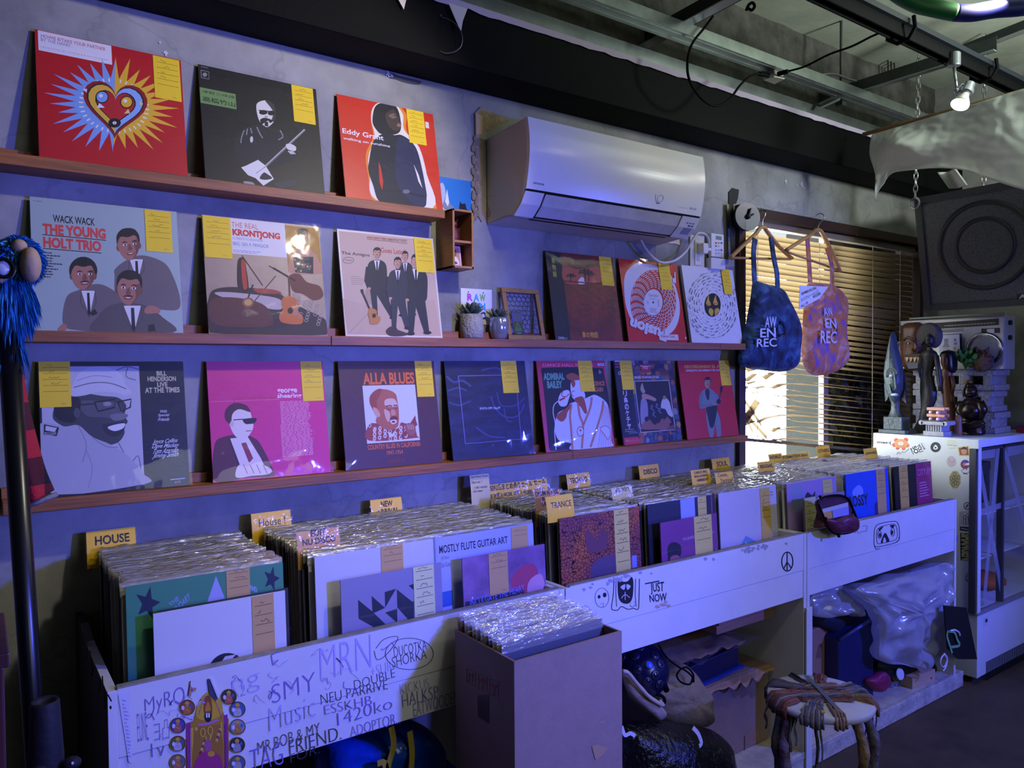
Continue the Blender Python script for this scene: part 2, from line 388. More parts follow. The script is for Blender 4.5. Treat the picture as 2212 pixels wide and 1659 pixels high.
b = MB(); b.box((XR, YF, FLOOR), (XR+T, T, ZC), PLASTER); struct(b.build('wall_right'))
b = MB(); b.box((XL-T, YF, FLOOR), (XL, T, ZC), PLASTER); struct(b.build('wall_left'))
b = MB(); b.box((XL-T, YF-T, FLOOR), (XR+T, YF, ZC), mat('#4a4848', .8)); struct(b.build('wall_front'))
b = MB(); b.box((XL-T, YF-T, FLOOR-.1), (XR+T, T, FLOOR), mat('#54442f', .6, noise_amt=.6, noise_scale=5, bump=.25, bump_scale=18)); struct(b.build('floor'))
b = MB(); b.box((XL-T, YF-T, ZC), (XR+T, T, ZC+.12), SLABM); struct(b.build('ceiling'))
# concrete downstand above the black duct
b = MB()
def rough_face(u, v):
    x = XL+(XR-XL)*u; z = 1.02+(ZC-1.02)*v
    return Vector((x, -.02+.012*noise.noise(Vector((x*9, 3, z*14))), z))
b.grid(rough_face, 220, 18, CONC); b.box((XL, -.008, 1.0), (XR, .0, ZC), CONC)
struct(b.build('beam', smooth=True))
# black boxed duct along the top of the wall: soffit, front face
b = MB(); b.box((XL, -.165, .885), (XR, -.001, 1.06), BLACKP); struct(b.build('trim_1', bevel=.004))
# pale unpainted strip with torn edge between duct and channel
b = MB(); top = []; bot = []
for i in range(161):
    x = -1.5+5.7*i/160; top.append(Vector((x, -.172, 1.066))); bot.append(Vector((x, -.172, 1.047+.006*noise.noise(Vector((x*17, 0, 1)))+.004*noise.noise(Vector((x*55, 0, 5))))))
for i in range(160): b.add([bot[i], bot[i+1], top[i+1], top[i]], [(0, 1, 2, 3)], mat('#b9a9c4', .8))
b.box((-1.5, -.171, 1.058), (4.2, -.08, 1.068), mat('#b9a9c4', .8))
for x, d in ((.985, .06), (1.17, .075)):
    b.prism([(x-.035, -.173, 1.05), (x+.03, -.173, 1.05), (x+.012, -.176, 1.05-d*.55), (x+.004, -.178, 1.05-d), (x-.012, -.176, 1.05-d*.6)], (0, .003, 0), mat('#d8cfc6', .85))
struct(b.build('trim_2'))

# steel channels and crossbars under the slab
GALV = mat('#aeb6b4', .33, .9, noise_amt=.35, noise_scale=9); GALVD = mat('#5c6263', .5, .8, noise_amt=.4, noise_scale=12)
def channel(y, z, x0, x1, w, h, label, m=GALV, name='steel_channel'):
    t = .003; b = MB()
    b.box((x0, y-w/2, z), (x1, y+w/2, z+t), m); b.box((x0, y-w/2, z+t), (x1, y-w/2+t, z+h), m); b.box((x0, y+w/2-t, z+t), (x1, y+w/2, z+h), m)
    for k in (-.25, .25): b.box((x0, y+w*k-.003, z-.002), (x1, y+w*k+.003, z), m)
    return tag(b.build(name), label, 'channel', 'ceiling channels')
channel(-.115, 1.085, -1.4, 4.2, .04, .045, 'galvanized steel channel running along the top of the black duct')
channel(-.235, 1.15, -1.4, 3.75, .065, .04, 'bright galvanized steel channel with the white junction box hanging from it')
def bar(p, q, w, h, m, label, name='crossbar', edge=True):
    p, q = Vector(p), Vector(q); d = (q-p).normalized(); sd = d.cross(Vector((0, 0, 1))).normalized(); up = Vector((0, 0, 1)); b = MB()
    b.prism([p-sd*w/2, p+sd*w/2, p+sd*w/2+up*.004, p-sd*w/2+up*.004], q-p, mat('#c7ccd0', .35, .8) if edge else m)
    b.prism([p-sd*w/2, p-sd*(w/2-.004), p-sd*(w/2-.004)+up*h, p-sd*w/2+up*h], q-p, m)
    return tag(b.build(name, fixn=True), label, 'crossbar', 'ceiling crossbars')
bar(onZ(1372, 112, 1.19), onZ(1640, -30, 1.19), .05, .075, mat('#1d1f24', .5), 'black angle iron crossbar at the top of the picture over both channels')
bar(onZ(1752, 232, 1.2), onZ(2150, 110, 1.2), .03, .06, GALVD, 'grey steel crossbar passing behind the spotlight')
bar(onZ(1770, 236, 1.10), onZ(1815, 215, 1.13), .02, .03, GALV, 'short steel crossbar stub between the two channels')
bar(onZ(2000, 150, 1.3), onZ(2260, 50, 1.3), .03, .05, GALVD, 'grey steel crossbar under the blue end of the foam tube')
for (x, y), L_, lab in (((1817, 50), 1.16, 'thin threaded rod hanging from the slab to the bright channel'), ((1456, 0), 1.16, 'threaded rod with bracket above the black angle iron')):
    p = onZ(x, y, 1.49); b = MB(); b.tube([(p.x, p.y, 1.5), (p.x, p.y, L_)], .006, GALVD, 8); b.box((p.x-.016, p.y-.016, L_-.03), (p.x+.016, p.y+.016, L_+.03), GALVD)
    tag(b.build('threaded_rod'), lab, 'rod', 'ceiling hangers')
# rusty stubs of wire in the slab
for px, py, lab in ((1722, 72, 'short black wire stub sticking out of the pale ceiling'), (1918, 130, 'three rusty wire stubs poking from the ceiling')):
    p = onZ(px, py, 1.5); b = MB()
    for k in range(3 if px > 1800 else 1): b.tube([(p.x+k*.03, p.y, 1.5), (p.x+k*.03+.004, p.y, 1.44)], .004, mat('#221b17', .8), 6)
    tag(b.build('wire_stub'), lab, 'wire')
# dark lighting track
tr_root = thing('lighting_track', 'black lighting track along the ceiling carrying the lit spotlight', 'track', (2.9, -.71, 1.13))
b = MB(); y = -.71
b.box((-1, y-.02, 1.115), (4.2, y-.014, 1.15), BLACKP); b.box((-1, y+.014, 1.115), (4.2, y+.02, 1.15), BLACKP); b.box((-1, y-.02, 1.15), (4.2, y+.02, 1.156), BLACKP)
b.build('rail', tr_root)
b = MB(); b.box((-1, y-.035, 1.156), (4.2, y+.035, 1.175), mat('#2a2e38', .45, .4)); b.build('backing_strip', tr_root)
b = MB()
for x in (2.62, 3.25): b = MB(); b.tube([(x, y+.04, 1.18), (x, y+.045, 1.13), (x, y+.01, 1.105), (x, y-.03, 1.11), (x, y-.05, 1.14), (x, y-.045, 1.18)], .007, BLACKP, 7); b.build('cable_loop', tr_root)
# ================================================================ window, blinds, daylight side
BROWN = mat('#3a2118', .5, noise_amt=.3, noise_scale=20, stretch=(.3, 1, 1))
b = MB()
b.box((WX0-.012, -.022, WZ0), (WX0+.03, .10, WZ1), BROWN); b.box((WX1-.03, -.012, WZ0), (WX1+.01, .10, WZ1), BROWN)
b.box((WX0-.012, -.022, WZ1-.03), (WX1+.01, .10, WZ1+.012), BROWN); b.box((WX0, -.012, WZ0-.02), (WX1, .10, WZ0+.012), BROWN)
b.box((3.41, .07, WZ0), (3.45, .10, WZ1), mat('#77706a', .5))
win = struct(b.build('window_1', bevel=.002))
b = MB(); b.box((WX0+.03, .08, WZ0+.012), (WX1-.03, .084, WZ1-.03), GLASS); struct(b.build('window_glass', win))
BX0, BX1 = WX0+.035, WX1-.035
bl = thing('window_blind', 'brown slatted window blind with bent slats at its lower left', 'blind', ((BX0+BX1)/2, .03, WZ0))
b = MB(); b.box((BX0, .01, .605), (BX1, .05, .632), mat('#7f7367', .4)); b.build('head_rail', bl, bevel=.002)
SLAT = mat('#8a6f45', .42, trans=0); SL = SLAT.node_tree
def translucent_slat():
    m = bpy.data.materials.new('blind_slat'); m.use_nodes = True; N = m.node_tree.nodes; L = m.node_tree.links; p = N['Principled BSDF']
    p.inputs['Base Color'].default_value = (*lin('#5a4430'), 1); p.inputs['Roughness'].default_value = .35
    t = nd(m, 'ShaderNodeBsdfTranslucent'); t.inputs[0].default_value = (*lin('#b59a6c'), 1); x = nd(m, 'ShaderNodeMixShader'); x.inputs[0].default_value = .2
    L.new(p.outputs[0], x.inputs[1]); L.new(t.outputs[0], x.inputs[2]); L.new(x.outputs[0], N['Material Output'].inputs[0]); return m
SLAT = translucent_slat()
b = MB(); NS = 39; rs = random.Random(3)
for k in range(NS):
    f = k/(NS-1); zl = .568-.881*f; zr = .574-1.067*f
    tilt = R(68) if f < .33 else (R(62-34*(f-.33)/.3) if f < .63 else R(13))
    bent = f > .60 and k % 2 == 1
    x0 = BX0
    if f > .76: x0 = BX0 + (rs.uniform(0, .08) if k % 3 == 0 else rs.uniform(.1, .4))
    n = 24; vs = []; sag = rs.uniform(-.004, .004)*(2 if f > .6 else 1)
    for i in range(n+1):
        x = x0+(BX1-x0)*i/n; z = zl+(zr-zl)*(x-BX0)/(BX1-BX0)+sag*math.sin(math.pi*i/n)
        dr = 0
        if f > .58 and x < BX0+.45: dr = -(BX0+.45-x)*rs.uniform(.02, .16)*(1 if k % 2 else -.6)
        tl = tilt + (R(rs.uniform(-9, 9)) if f > .6 and x < BX0+.5 else 0)
        c, s = math.cos(tl)*.0145, math.sin(tl)*.0145
        vs += [Vector((x, .03-c, z-s+dr)), Vector((x, .03-c*.0-.0022*math.sin(tl), z+.0022*math.cos(tl)+dr)), Vector((x, .03+c, z+s+dr))]
    fs = []
    for i in range(n):
        for j in range(2): fs.append([3*i+j, 3*i+3+j, 3*i+4+j, 3*i+1+j])
    b.add(vs, fs, SLAT)
for (xa, za, xb, zb) in ((2.72, -.13, 2.86, -.27), (2.70, -.16, 2.80, -.30), (2.69, -.30, 2.83, -.16), (2.73, -.2, 2.90, -.33), (2.70, -.27, 2.80, -.20)):
    d = Vector((xb-xa, 0, zb-za)).normalized(); sd = Vector((-d.z, 0, d.x))*.013; b.add([Vector((xa, .025, za))-sd, Vector((xb, .02, zb))-sd, Vector((xb, .035, zb))+sd, Vector((xa, .04, za))+sd], [(0, 1, 2, 3)], SLAT)
b.build('slats', bl, smooth=True)
b = MB(); b.prism([(BX0, .018, -.327), (BX0, .042, -.327), (BX0, .042, -.313), (BX0, .018, -.313)], (BX1-BX0, 0, -.178), mat('#4b3a30', .4)); b.build('bottom_rail', bl)
b = MB()
for x in (BX0+.12, 3.28, 3.75, 4.02):
    b.tube([(x, .012, .60), (x, .012, -.32-.18*(x-BX0)/1.5)], .0016, mat('#d9cdb5', .7), 5)
b.build('ladder_cord', bl)
# foliage outside right half of window; eave and wall added to block skylight
b = MB(); rl = random.Random(11); LG = [mat(c, .6) for c in ('#1c2312', '#2a3518', '#525a20', '#141a0e')]
b.box((3.36, .118, .70), (6, 1.4, .78), mat('#2a2a26', .9)); b.box((3.58, .175, -1.2), (6.2, .4, 1.9), mat('#12150d', .9))
for i in range(2600):
    x = rl.uniform(3.52, 5.0); z = rl.uniform(-.9, .4); y = rl.uniform(.135, .17); a = rl.uniform(0, 6.28); s_ = rl.uniform(.02, .05); tl = rl.uniform(-.7, .7)
    d = Vector((math.cos(a), tl*.5, math.sin(a)))*s_; e = Vector((-math.sin(a), tl, math.cos(a)))*s_*.4; o = Vector((x, y, z))
    b.add([o-d, o+e, o+d, o-e], [(0, 1, 2, 3)], LG[rl.randrange(4)])
tag(b.build('hedge_and_sky_block'), 'dark green leaves outside, glinting through the blind slats on the right, with added sky-blocking slabs', 'foliage', kind='stuff')

# ================================================================ air conditioner
AX0, AX1 = 1.376, 2.168
ACW = mat('#e6e4e2', .22, spec=.6, noise_amt=.06, noise_scale=5); ACS = mat('#cfc8b4', .4); ACD = mat('#0d0d10', .6); ACG = mat('#d4d1cc', .32, noise_amt=.2, noise_scale=14)  # ACS beige paints in the side the blue light misses; plastic is white
ac = thing('air_conditioner', 'white wall-mounted air conditioner under the black duct', 'air conditioner', ((AX0+AX1)/2, -.002, .47))
yz = lambda px, py: (lambda p: (p.y, p.z))(onX(px, py, AX0))
fr = [yz(1139.7, 251.5), yz(1143.5, 285), yz(1144.5, 322), yz(1142, 362), yz(1136.5, 407)]
lo = [yz(1134, 412), yz(1124, 440), yz(1109, 466)]; und = [yz(1094, 468)]
bk = [(-.002, und[0][1]-.008), (-.002, fr[0][1]-.012)]
prof = [(y+.012, z) for y, z in fr] + [(y+.008, z) for y, z in lo] + und + bk
b = MB(); b.prism([(AX0, y, z) for y, z in prof], (AX1-AX0, 0, 0), ACS); b.build('body', ac, bevel=.004, fixn=True)
b = MB(); fc = crm([(AX0, y, z) for y, z in fr], 6, False)
b.prism([p for p in fc] + [p+Vector((0, .016, 0)) for p in reversed(fc)], (AX1-AX0, 0, 0), ACW)
def front_y(z):
    for p, q in zip(fc, fc[1:]):
        if q.z <= z <= p.z: return p.y+(q.y-p.y)*(p.z-z)/max(p.z-q.z, 1e-6)
    return fc[-1].y
class CurvedArt(Art):
    def P(s, x, y, raw=False):
        p = Art.P(s, x, y, raw); return Vector((p.x, front_y(p.z)-.0005-.000012*s.k, p.z))
yA = fc[-1].y
A = CurvedArt(b, (0, 0, 0), (1, 0, 0), (0, 0, 1), (0, -1, 0), lambda px, py: (lambda p: (p.x, p.z))(onY(px, py, yA))); A.free = True
A.text('HITACHI', 1150, 393.5, 1173, 401.5, '#3a3a3e', .02)
A.text('inverter', 1464, 447, 1484, 451.5, '#66666c', .01); A.text('ECO', 1487.5, 448.5, 1501.5, 455, '#66666c', .02)
A.line([(1411, 420), (1411.5, 428), (1414, 435), (1418, 439)], .7, '#33333a', 4); A.ring(1422, 430, 6, 7, .7, '#33333a'); A.line([(1415, 439.5), (1423, 440)], 1.6, '#222226')
fp = b.build('front_panel', ac, bevel=.0015)
b = MB(); l0, l1, l2 = lo
def quadp(xa, xb, pa, pb, off, m, t=.008):
    b.prism([(xa, pa[0]-off, pa[1]), (xa, pb[0]-off, pb[1]), (xa, pb[0]-off+t, pb[1]), (xa, pa[0]-off+t, pa[1])], (xb-xa, 0, 0), m)
XF0, XF1 = AX0+.075, AX1-.095
lerp = lambda p, q, t: (p[0]+(q[0]-p[0])*t, p[1]+(q[1]-p[1])*t)
mid = l1
for pa, pb in ((lerp(l0, l1, .04), mid), (mid, lerp(l1, l2, .86))): quadp(XF0+.004, XF1-.004, pa, pb, .004, ACG)
b.build('air_flap', ac, bevel=.001)
b = MB(); quadp(XF0, XF1, lerp(l1, l2, .86), (l2[0]+.02, l2[1]-.001), .0005, ACD, .004); quadp(XF0-.002, XF0+.004, l0, l2, .001, ACD, .004); quadp(XF1-.004, XF1+.002, l0, l2, .001, ACD, .004)
quadp(AX0+.004, AX1-.004, (fc[-1].y, fc[-1].z+.0005), l0, .0005, ACD, .004); b.build('air_outlet', ac)
b = MB()
for pa, pb in ((l0, l1), (l1, l2)): quadp(AX0, XF0-.002, pa, pb, .004, ACW)
b.build('lower_trim', ac, bevel=.001); b = MB()
for pa, pb in ((l0, l1), (l1, l2)): quadp(XF1+.002, AX1, pa, pb, .004, ACW)
b.build('lower_trim', ac, bevel=.001)
b = MB(); quadp(XF1+.035, AX1-.018, lerp(l1, l2, .02), lerp(l1, l2, .62), .0055, mat('#9c9fb4', .25), .003)
for k in range(3): quadp(XF1+.036+k*.016, XF1+.044+k*.016, lerp(l0, l1, .5), lerp(l0, l1, .62), .0055, mat('#8b8a9a', .4), .003)
for k in range(2): quadp(XF1+.05+k*.016, XF1+.06+k*.016, lerp(l0, l1, .74), lerp(l0, l1, .86), .0055, mat('#5a5a70', .4), .003)
b.build('display_panel', ac)
b = MB(); A = Art(b, (AX0-.0006, 0, 0), (0, 1, 0), (0, 0, 1), (-1, 0, 0), lambda px, py: (lambda p: (p.y, p.z))(onX(px, py, AX0))); A.free = True
A.line([(1054, 437), (1052, 446), (1051, 476)], .8, '#b5484e', 4)
for k in range(5):
    a = k*1.26; A.ring(1051.5+3.6*math.cos(a), 460+6*math.sin(a)*1.2, 4.2, 7.5, .8, '#b5484e', 16)
A.line([(1045, 429), (1066, 422)], .5, '#6f6858')
b.build('red_flower_drawing', ac)
# torn plaster and bare timber edge behind the unit's left side
b = MB(); TORN = mat('#b9a283', .9, noise_amt=.4, noise_scale=40, bump=.6, bump_scale=60)
q = [onY(x, y, -.002) for x, y in ((1024, 246), (1038, 231), (1060, 240), (1082, 254), (1100, 262), (1042, 290), (1040, 480), (1034, 470), (1030, 420), (1022, 380), (1027, 330), (1025, 290))]
b.prism([(p.x, -.0005, p.z) for p in q], (0, -.004, 0), TORN)
for i in range(26):
    p = onY(1026+5*math.sin(i*1.7), 300+i*7, -.003); b.ball((p.x, -.004, p.z), (.008, .006, .012), mat('#8f8370', .9), 7, 5)
q = [onY(x, y, -.006) for x, y in ((1026, 246), (1041, 250), (1041, 290), (1027, 292))]
b.prism([(p.x, -.004, p.z) for p in q], (0, -.006, 0), mat('#c9a878', .7))
struct(b.build('trim_3'))
# wallpaper scrap under the right end
b = MB(); q = [onY(x, y, -.001) for x, y in ((1430, 520), (1466, 515), (1468, 530), (1460, 527), (1440, 525))]
b.prism([(p.x, -.0005, p.z) for p in q], (0, -.003, 0), mat('#d2bfae', .85)); struct(b.build('trim_4'))
# scars in the plaster near the ceiling
b = MB(); q = crm([onY(x, y, -.001) for x, y in ((832, 160), (845, 157), (860, 163), (880, 168), (908, 175), (905, 183), (880, 180), (855, 172), (838, 168))], 3)
b.prism([(p.x, -.0004, p.z) for p in q], (0, -.0012, 0), mat('#4c4a52', .85))
for x, y, s_ in ((838, 160, .012), (845, 163, .009), (836, 167, .006), (1697, 393, .014), (1732, 398, .018), (1721, 400, .007), (1737, 406, .008), (345, 92, .004), (358, 116, .008)):
    p = onY(x, y, -.001); b.prism([(p.x+s_*math.cos(a)*(.6+.4*math.sin(a*3+x)), -.0006, p.z+s_*math.sin(a)*(.7+.3*math.cos(a*2+y))) for a in [i*.7 for i in range(9)]], (0, -.0016, 0), mat('#c4c3cf', .85))
struct(b.build('trim_5'))

# ================================================================ socket, plug, lead, remote
p = onY(1500, 545, 0)
sk = thing('wall_socket', 'cream double wall socket beside the remote control', 'socket', (2.395, -.001, .40))
b = MB(); b.box((2.352, -.008, .385), (2.437, -.001, .525), mat('#d5cfc0', .4)); b.build('cover_plate', sk, bevel=.003)
b = MB(); b.box((2.376, -.012, .405), (2.413, -.008, .505), mat('#e6e1d3', .35))
for z in (.425, .485):
    for x in (2.388, 2.398): b.box((x, -.0125, z-.006), (x+.002, -.0118, z+.006), mat('#2a2826', .6))
b.build('socket_insert', sk, bevel=.001)
pl = thing('power_plug', 'white plug in the wall socket with its cable looping up to the air conditioner', 'plug', (2.40, -.012, .45))
b = MB(); b.box((2.388, -.045, .448), (2.418, -.013, .49), mat('#e9e5da', .35)); b.tube([(2.418, -.03, .468), (2.445, -.032, .468)], .008, mat('#e9e5da', .35)); b.build('plug_body', pl, bevel=.004)
b = MB(); cab = [(1383, 518, -.05), (1400, 545, -.045), (1425, 566, -.04), (1455, 564, -.035), (1480, 545, -.03), (1495, 520, -.04), (1508, 504, -.05), (1524, 507, -.05), (1531, 522, -.045), (1527, 538, -.035), (1519, 541, -.03)]
b.tube(crm([onY(x, y, yy) for x, y, yy in cab], 6, False), .0052, mat('#cfcdd2', .4), 10); b.build('cable', pl, smooth=True)
rm = thing('remote_control', 'white remote control in its wall holder left of the window', 'remote control', (2.52, -.002, .38))
b = MB(); q0 = onY(1532, 503, -.02); q1 = onY(1563, 578, -.02)
b.box((q0.x+.006, -.026, q1.z+.012), (q1.x-.004, -.008, q0.z), mat('#e8e6e2', .35)); b.build('handset', rm, bevel=.004)
b = MB(); A = Art(b, (0, -.0262, 0), (1, 0, 0), (0, 0, 1), (0, -1, 0), lambda px, py: (lambda p: (p.x, p.z))(onY(px, py, -.026))); A.free = True
A.rect(1546, 509, 1559, 519, '#7d8a86')
for i, c in enumerate(('#a8323a', '#d08a1e', '#3c4a9a', '#2c8a78')): A.rect(1544.5+(i % 3)*6, 523+(i//3)*6.5, 1548.5+(i % 3)*6, 527+(i//3)*6.5, c)
A.rect(1551, 530, 1554, 534, '#b8b8c0')
for i in range(9): A.rect(1545+(i % 3)*5.6, 538+(i//3)*7, 1549+(i % 3)*5.6, 543+(i//3)*7, '#aeb0c4' if i != 2 else '#a8626a')
b.build('keypad', rm)
b = MB(); b.box((q0.x, -.03, q1.z-.012), (q1.x, -.002, q1.z+.035), mat('#dcdad6', .4)); b.box((q0.x+.006, -.027, q1.z+.03), (q1.x-.006, -.006, q1.z+.04), ACD); b.build('wall_holder', rm, bevel=.003)

# ================================================================ things hung on the window's top rail
b = MB(); q = [onY(x, y, -.003) for x, y in ((1574, 440), (1574, 415), (1582, 406), (1596, 410), (1594, 428), (1590, 440))]
b.prism([(p.x, -.002, p.z) for p in q], (0, -.002, 0), mat('#0c0c0e', .7)); q = [onY(x, y, -.02) for x, y in ((1573, 438), (1582, 438), (1586, 560), (1577, 562))]
b.prism([(p.x, -.024, p.z) for p in q], (0, -.002, 0), mat('#0c0c0e', .7))
b.box((2.615, -.03, .63), (2.66, -.004, .645), mat('#b08a5a', .7))
tag(b.build('black_tape'), 'black gaffer tape stuck on the wall above the round disc', 'tape')
cd = thing('disc_clock', 'round shiny compact disc with black pointer arms at the window corner', 'clock', onY(1612, 468, -.06))
c = onY(1615, 468, -.07); n_ = Vector((-.35, -.93, .05)).normalized()
def disc_mat():
    m = bpy.data.materials.new('compact_disc'); m.use_nodes = True; L = m.node_tree.links; p = m.node_tree.nodes['Principled BSDF']
    p.inputs['Metallic'].default_value = 1; p.inputs['Roughness'].default_value = .35; p.inputs['Anisotropic'].default_value = .9; p.inputs['Base Color'].default_value = (.07, .07, .09, 1); return m
b = MB(); b.lathe([(.008, 0), (.058, 0), (.058, .0015), (.008, .0015)], c, disc_mat(), 40, n_, caps=False); b.build('disc', cd)
b = MB(); b.lathe([(.05, 0), (.057, .004), (.057, .02), (.0, .02)], c-n_*.024, mat('#1a1b22', .5), 32, n_); b.build('backing', cd)
b = MB(); b.ball(c+n_*.004, .011, mat('#0c0c0e', .5)); s1 = Vector((.93, -.3, .1)).normalized()
e1 = onY(1641, 455, -.07); e2 = onY(1622, 450, -.08)
b.tube([c+n_*.006, e1+Vector((0, -.01, 0)), e1+Vector((.03, -.005, .0))], .005, mat('#0c0c0e', .5), 8); b.tube([c+n_*.008, e2], .004, mat('#0c0c0e', .5), 8); b.build('pointer_arms', cd)
HW = mat('#c79a62', .45, noise_amt=.25, noise_scale=30, stretch=(.3, 1, 3)); CHR = mat('#c9ccd2', .15, 1)
def hanger(label, pts, hookpts, barpts, loc):
    h = thing('coat_hanger', label, 'hanger', loc, 'wooden hangers on the window rail')
    b = MB(); b.tube(crm(pts, 6, False), [.012]*0 or .0105, HW, 10, flat=.75); b.build('shoulder', h, smooth=True)
    b = MB(); b.tube(barpts, .0055, HW, 8); b.build('trouser_bar', h, smooth=True)
    b = MB(); b.tube(crm(hookpts, 6, False), .0022, CHR, 8); b.build('hook', h, smooth=True)
    return h
g = lambda x, y, yy=-.05: onY(x, y, yy)
hanger('wooden hanger carrying the dark blue tote bag', [g(1578, 557, -.06), g(1600, 535), g(1632, 505), g(1640, 494), g(1650, 491), g(1657, 500), g(1680, 530), g(1710, 558, -.03)], [g(1647, 488), g(1648, 475), g(1653, 465), g(1652, 455), g(1644, 450), g(1637, 454), g(1637, 459)], [g(1580, 557, -.06), g(1708, 560, -.03)], (2.77, -.05, .45))
hanger('wooden hanger carrying the orange and purple tote bag', [g(1699, 540, -.11), g(1730, 520, -.09), g(1752, 507, -.07), g(1760, 498), g(1770, 497), g(1778, 507, -.05), g(1797, 545, -.03), g(1814, 586, -.02)], [g(1766, 496), g(1770, 484), g(1779, 474), g(1779, 465), g(1772, 461), g(1765, 464), g(1760, 468)], [g(1703, 545, -.11), g(1812, 584, -.02)], (3.2, -.05, .45))
def dye(c1, c2, c3, sc, name):
    m = bpy.data.materials.new(name); m.use_nodes = True; L = m.node_tree.links; p = m.node_tree.nodes['Principled BSDF']; tc = nd(m, 'ShaderNodeTexCoord')
    n = nd(m, 'ShaderNodeTexNoise'); n.inputs['Scale'].default_value = sc; n.inputs['Detail'].default_value = 5; n.inputs['Distortion'].default_value = 1.6; L.new(tc.outputs['Object'], n.inputs['Vector'])
    r = nd(m, 'ShaderNodeValToRGB'); e = r.color_ramp.elements; e[0].position = .36; e[0].color = (*lin(c1), 1); e[1].position = .66; e[1].color = (*lin(c3), 1); x = e.new(.5); x.color = (*lin(c2), 1)
    L.new(n.outputs['Fac'], r.inputs[0]); L.new(r.outputs[0], p.inputs['Base Color']); p.inputs['Roughness'].default_value = .75
    n2 = nd(m, 'ShaderNodeTexNoise'); n2.inputs['Scale'].default_value = 24; n2.inputs['Detail'].default_value = 4; L.new(tc.outputs['Object'], n2.inputs['Vector'])
    bb = nd(m, 'ShaderNodeBump'); bb.inputs['Strength'].default_value = .5; bb.inputs['Distance'].default_value = .02; L.new(n2.outputs['Fac'], bb.inputs['Height']); L.new(bb.outputs[0], p.inputs['Normal'])
    return m
def tote(label, outline, straps, m, letters, yb, depth, loc):
    t = thing('tote_bag', label, 'bag', loc, 'tote bags hung at the window')
    P = [onY(x, y, yb) for x, y in outline]; cx = sum(p.x for p in P)/len(P); cz = sum(p.z for p in P)/len(P)
    o2 = crm(P, 2); K = len(o2); b = MB(); rings = [(1.0, 0), (.95, depth*.45), (.82, depth*.8), (.6, depth*.97), (.35, depth*1.04), (.12, depth*1.06)]
    for sgn in (-1, 1):
        vs = []; fs = []
        for k, (s_, dd) in enumerate(rings):
            for p in o2:
                x = cx+(p.x-cx)*s_; z = cz+(p.z-cz)*s_
                w = .007*noise.noise(Vector((x*14, sgn*3, z*9)))+.006*noise.noise(Vector((x*35, sgn, z*11)))
                vs.append(Vector((x, yb+sgn*dd*(1 if sgn < 0 else .4)+w*(k > 0), z)))
        vs.append(Vector((cx, yb+sgn*depth*1.05*(1 if sgn < 0 else .4), cz)))
        for k in range(5):
            for i in range(K):
                q = [k*K+i, k*K+(i+1) % K, (k+1)*K+(i+1) % K, (k+1)*K+i]; fs.append(q if sgn > 0 else q[::-1])
        for i in range(K): fs.append([5*K+i, 5*K+(i+1) % K, 6*K])
        b.add(vs, fs, m)
    b.build('bag_body', t, smooth=True, subsurf=1)
    for i, st in enumerate(straps):
        b = MB(); q = crm([onY(x, y, yy) for x, y, yy in st], 6, False); b.ribbon(q, .03, m); b.build('strap', t, smooth=True, solid=.003)
    b = MB(); A = Art(b, (0, 0, 0), (1, 0, 0), (0, 0, 1), (0, -1, 0), lambda px, py: (lambda p: (p.x, p.z))(onY(px, py, yb-depth))); A.free = True
    old = A.P
    def P2(x, y, raw=False):
        p = old(x, y, raw); return Vector((p.x, yb-depth*1.16-.004, p.z))
    A.P = P2
    for s_, q in letters: A.text(s_, 0, 0, 0, 0, '#cfd4e4', .015, quad=q)
    b.build('printed_letters', t)
    return t
NAVY = dye('#0c1830', '#1c3a66', '#4a6f9c', 9, 'indigo_dyed_cotton'); ORP = dye('#7a5fae', '#d07a34', '#d9b0b0', 9, 'orange_purple_tie_dye')
tote('dark blue tie-dye tote bag hanging on the left hanger', [(1627, 605), (1655, 614), (1685, 620), (1700, 645), (1716, 680), (1728, 712), (1725, 762), (1720, 793), (1690, 804), (1650, 800), (1612, 795), (1593, 783), (1600, 745), (1612, 700), (1622, 640)],
     [[(1631, 515, -.062), (1628, 545, -.065), (1629, 585, -.07), (1631, 622, -.075)], [(1665, 512, -.062), (1672, 560, -.065), (1678, 590, -.075), (1680, 628, -.08)]], NAVY,
     [('AW', [(1648, 685), (1672, 684), (1672, 708), (1647, 708)]), ('EN', [(1637, 710), (1670, 708), (1671, 729), (1637, 729)]), ('REC', [(1630, 732), (1672, 730), (1673, 749), (1629, 750)])], -.07, .05, (2.8, -.07, -.02))
tote('orange and purple tie-dye tote bag with a white price tag', [(1742, 612), (1770, 612), (1800, 614), (1822, 637), (1826, 665), (1822, 720), (1828, 770), (1824, 790), (1795, 808), (1755, 811), (1738, 795), (1731, 765), (1733, 720), (1736, 660)],
     [[(1744, 515, -.068), (1747, 560, -.07), (1750, 610, -.075)], [(1786, 535, -.06), (1796, 570, -.07), (1797, 620, -.08)]], ORP,
     [('AW', [(1773, 665), (1790, 664), (1797, 683), (1776, 683)]), ('EN', [(1777, 688), (1800, 688), (1803, 710), (1779, 708)]), ('REC', [(1768, 714), (1803, 716), (1803, 742), (1768, 742)])], -.07, .045, (3.2, -.07, -.03))
b = MB(); yT = -.135; q = [onY(x, y, yT) for x, y in ((1728, 617), (1790, 619), (1770, 645), (1726, 669))]
b.prism(q, (0, .0015, 0), mat('#dfe2ea', .6)); A = Art(b, (0, yT-.0006, 0), (1, 0, 0), (0, 0, 1), (0, -1, 0), lambda px, py: (lambda p: (p.x, p.z))(onY(px, py, yT))); A.free = True
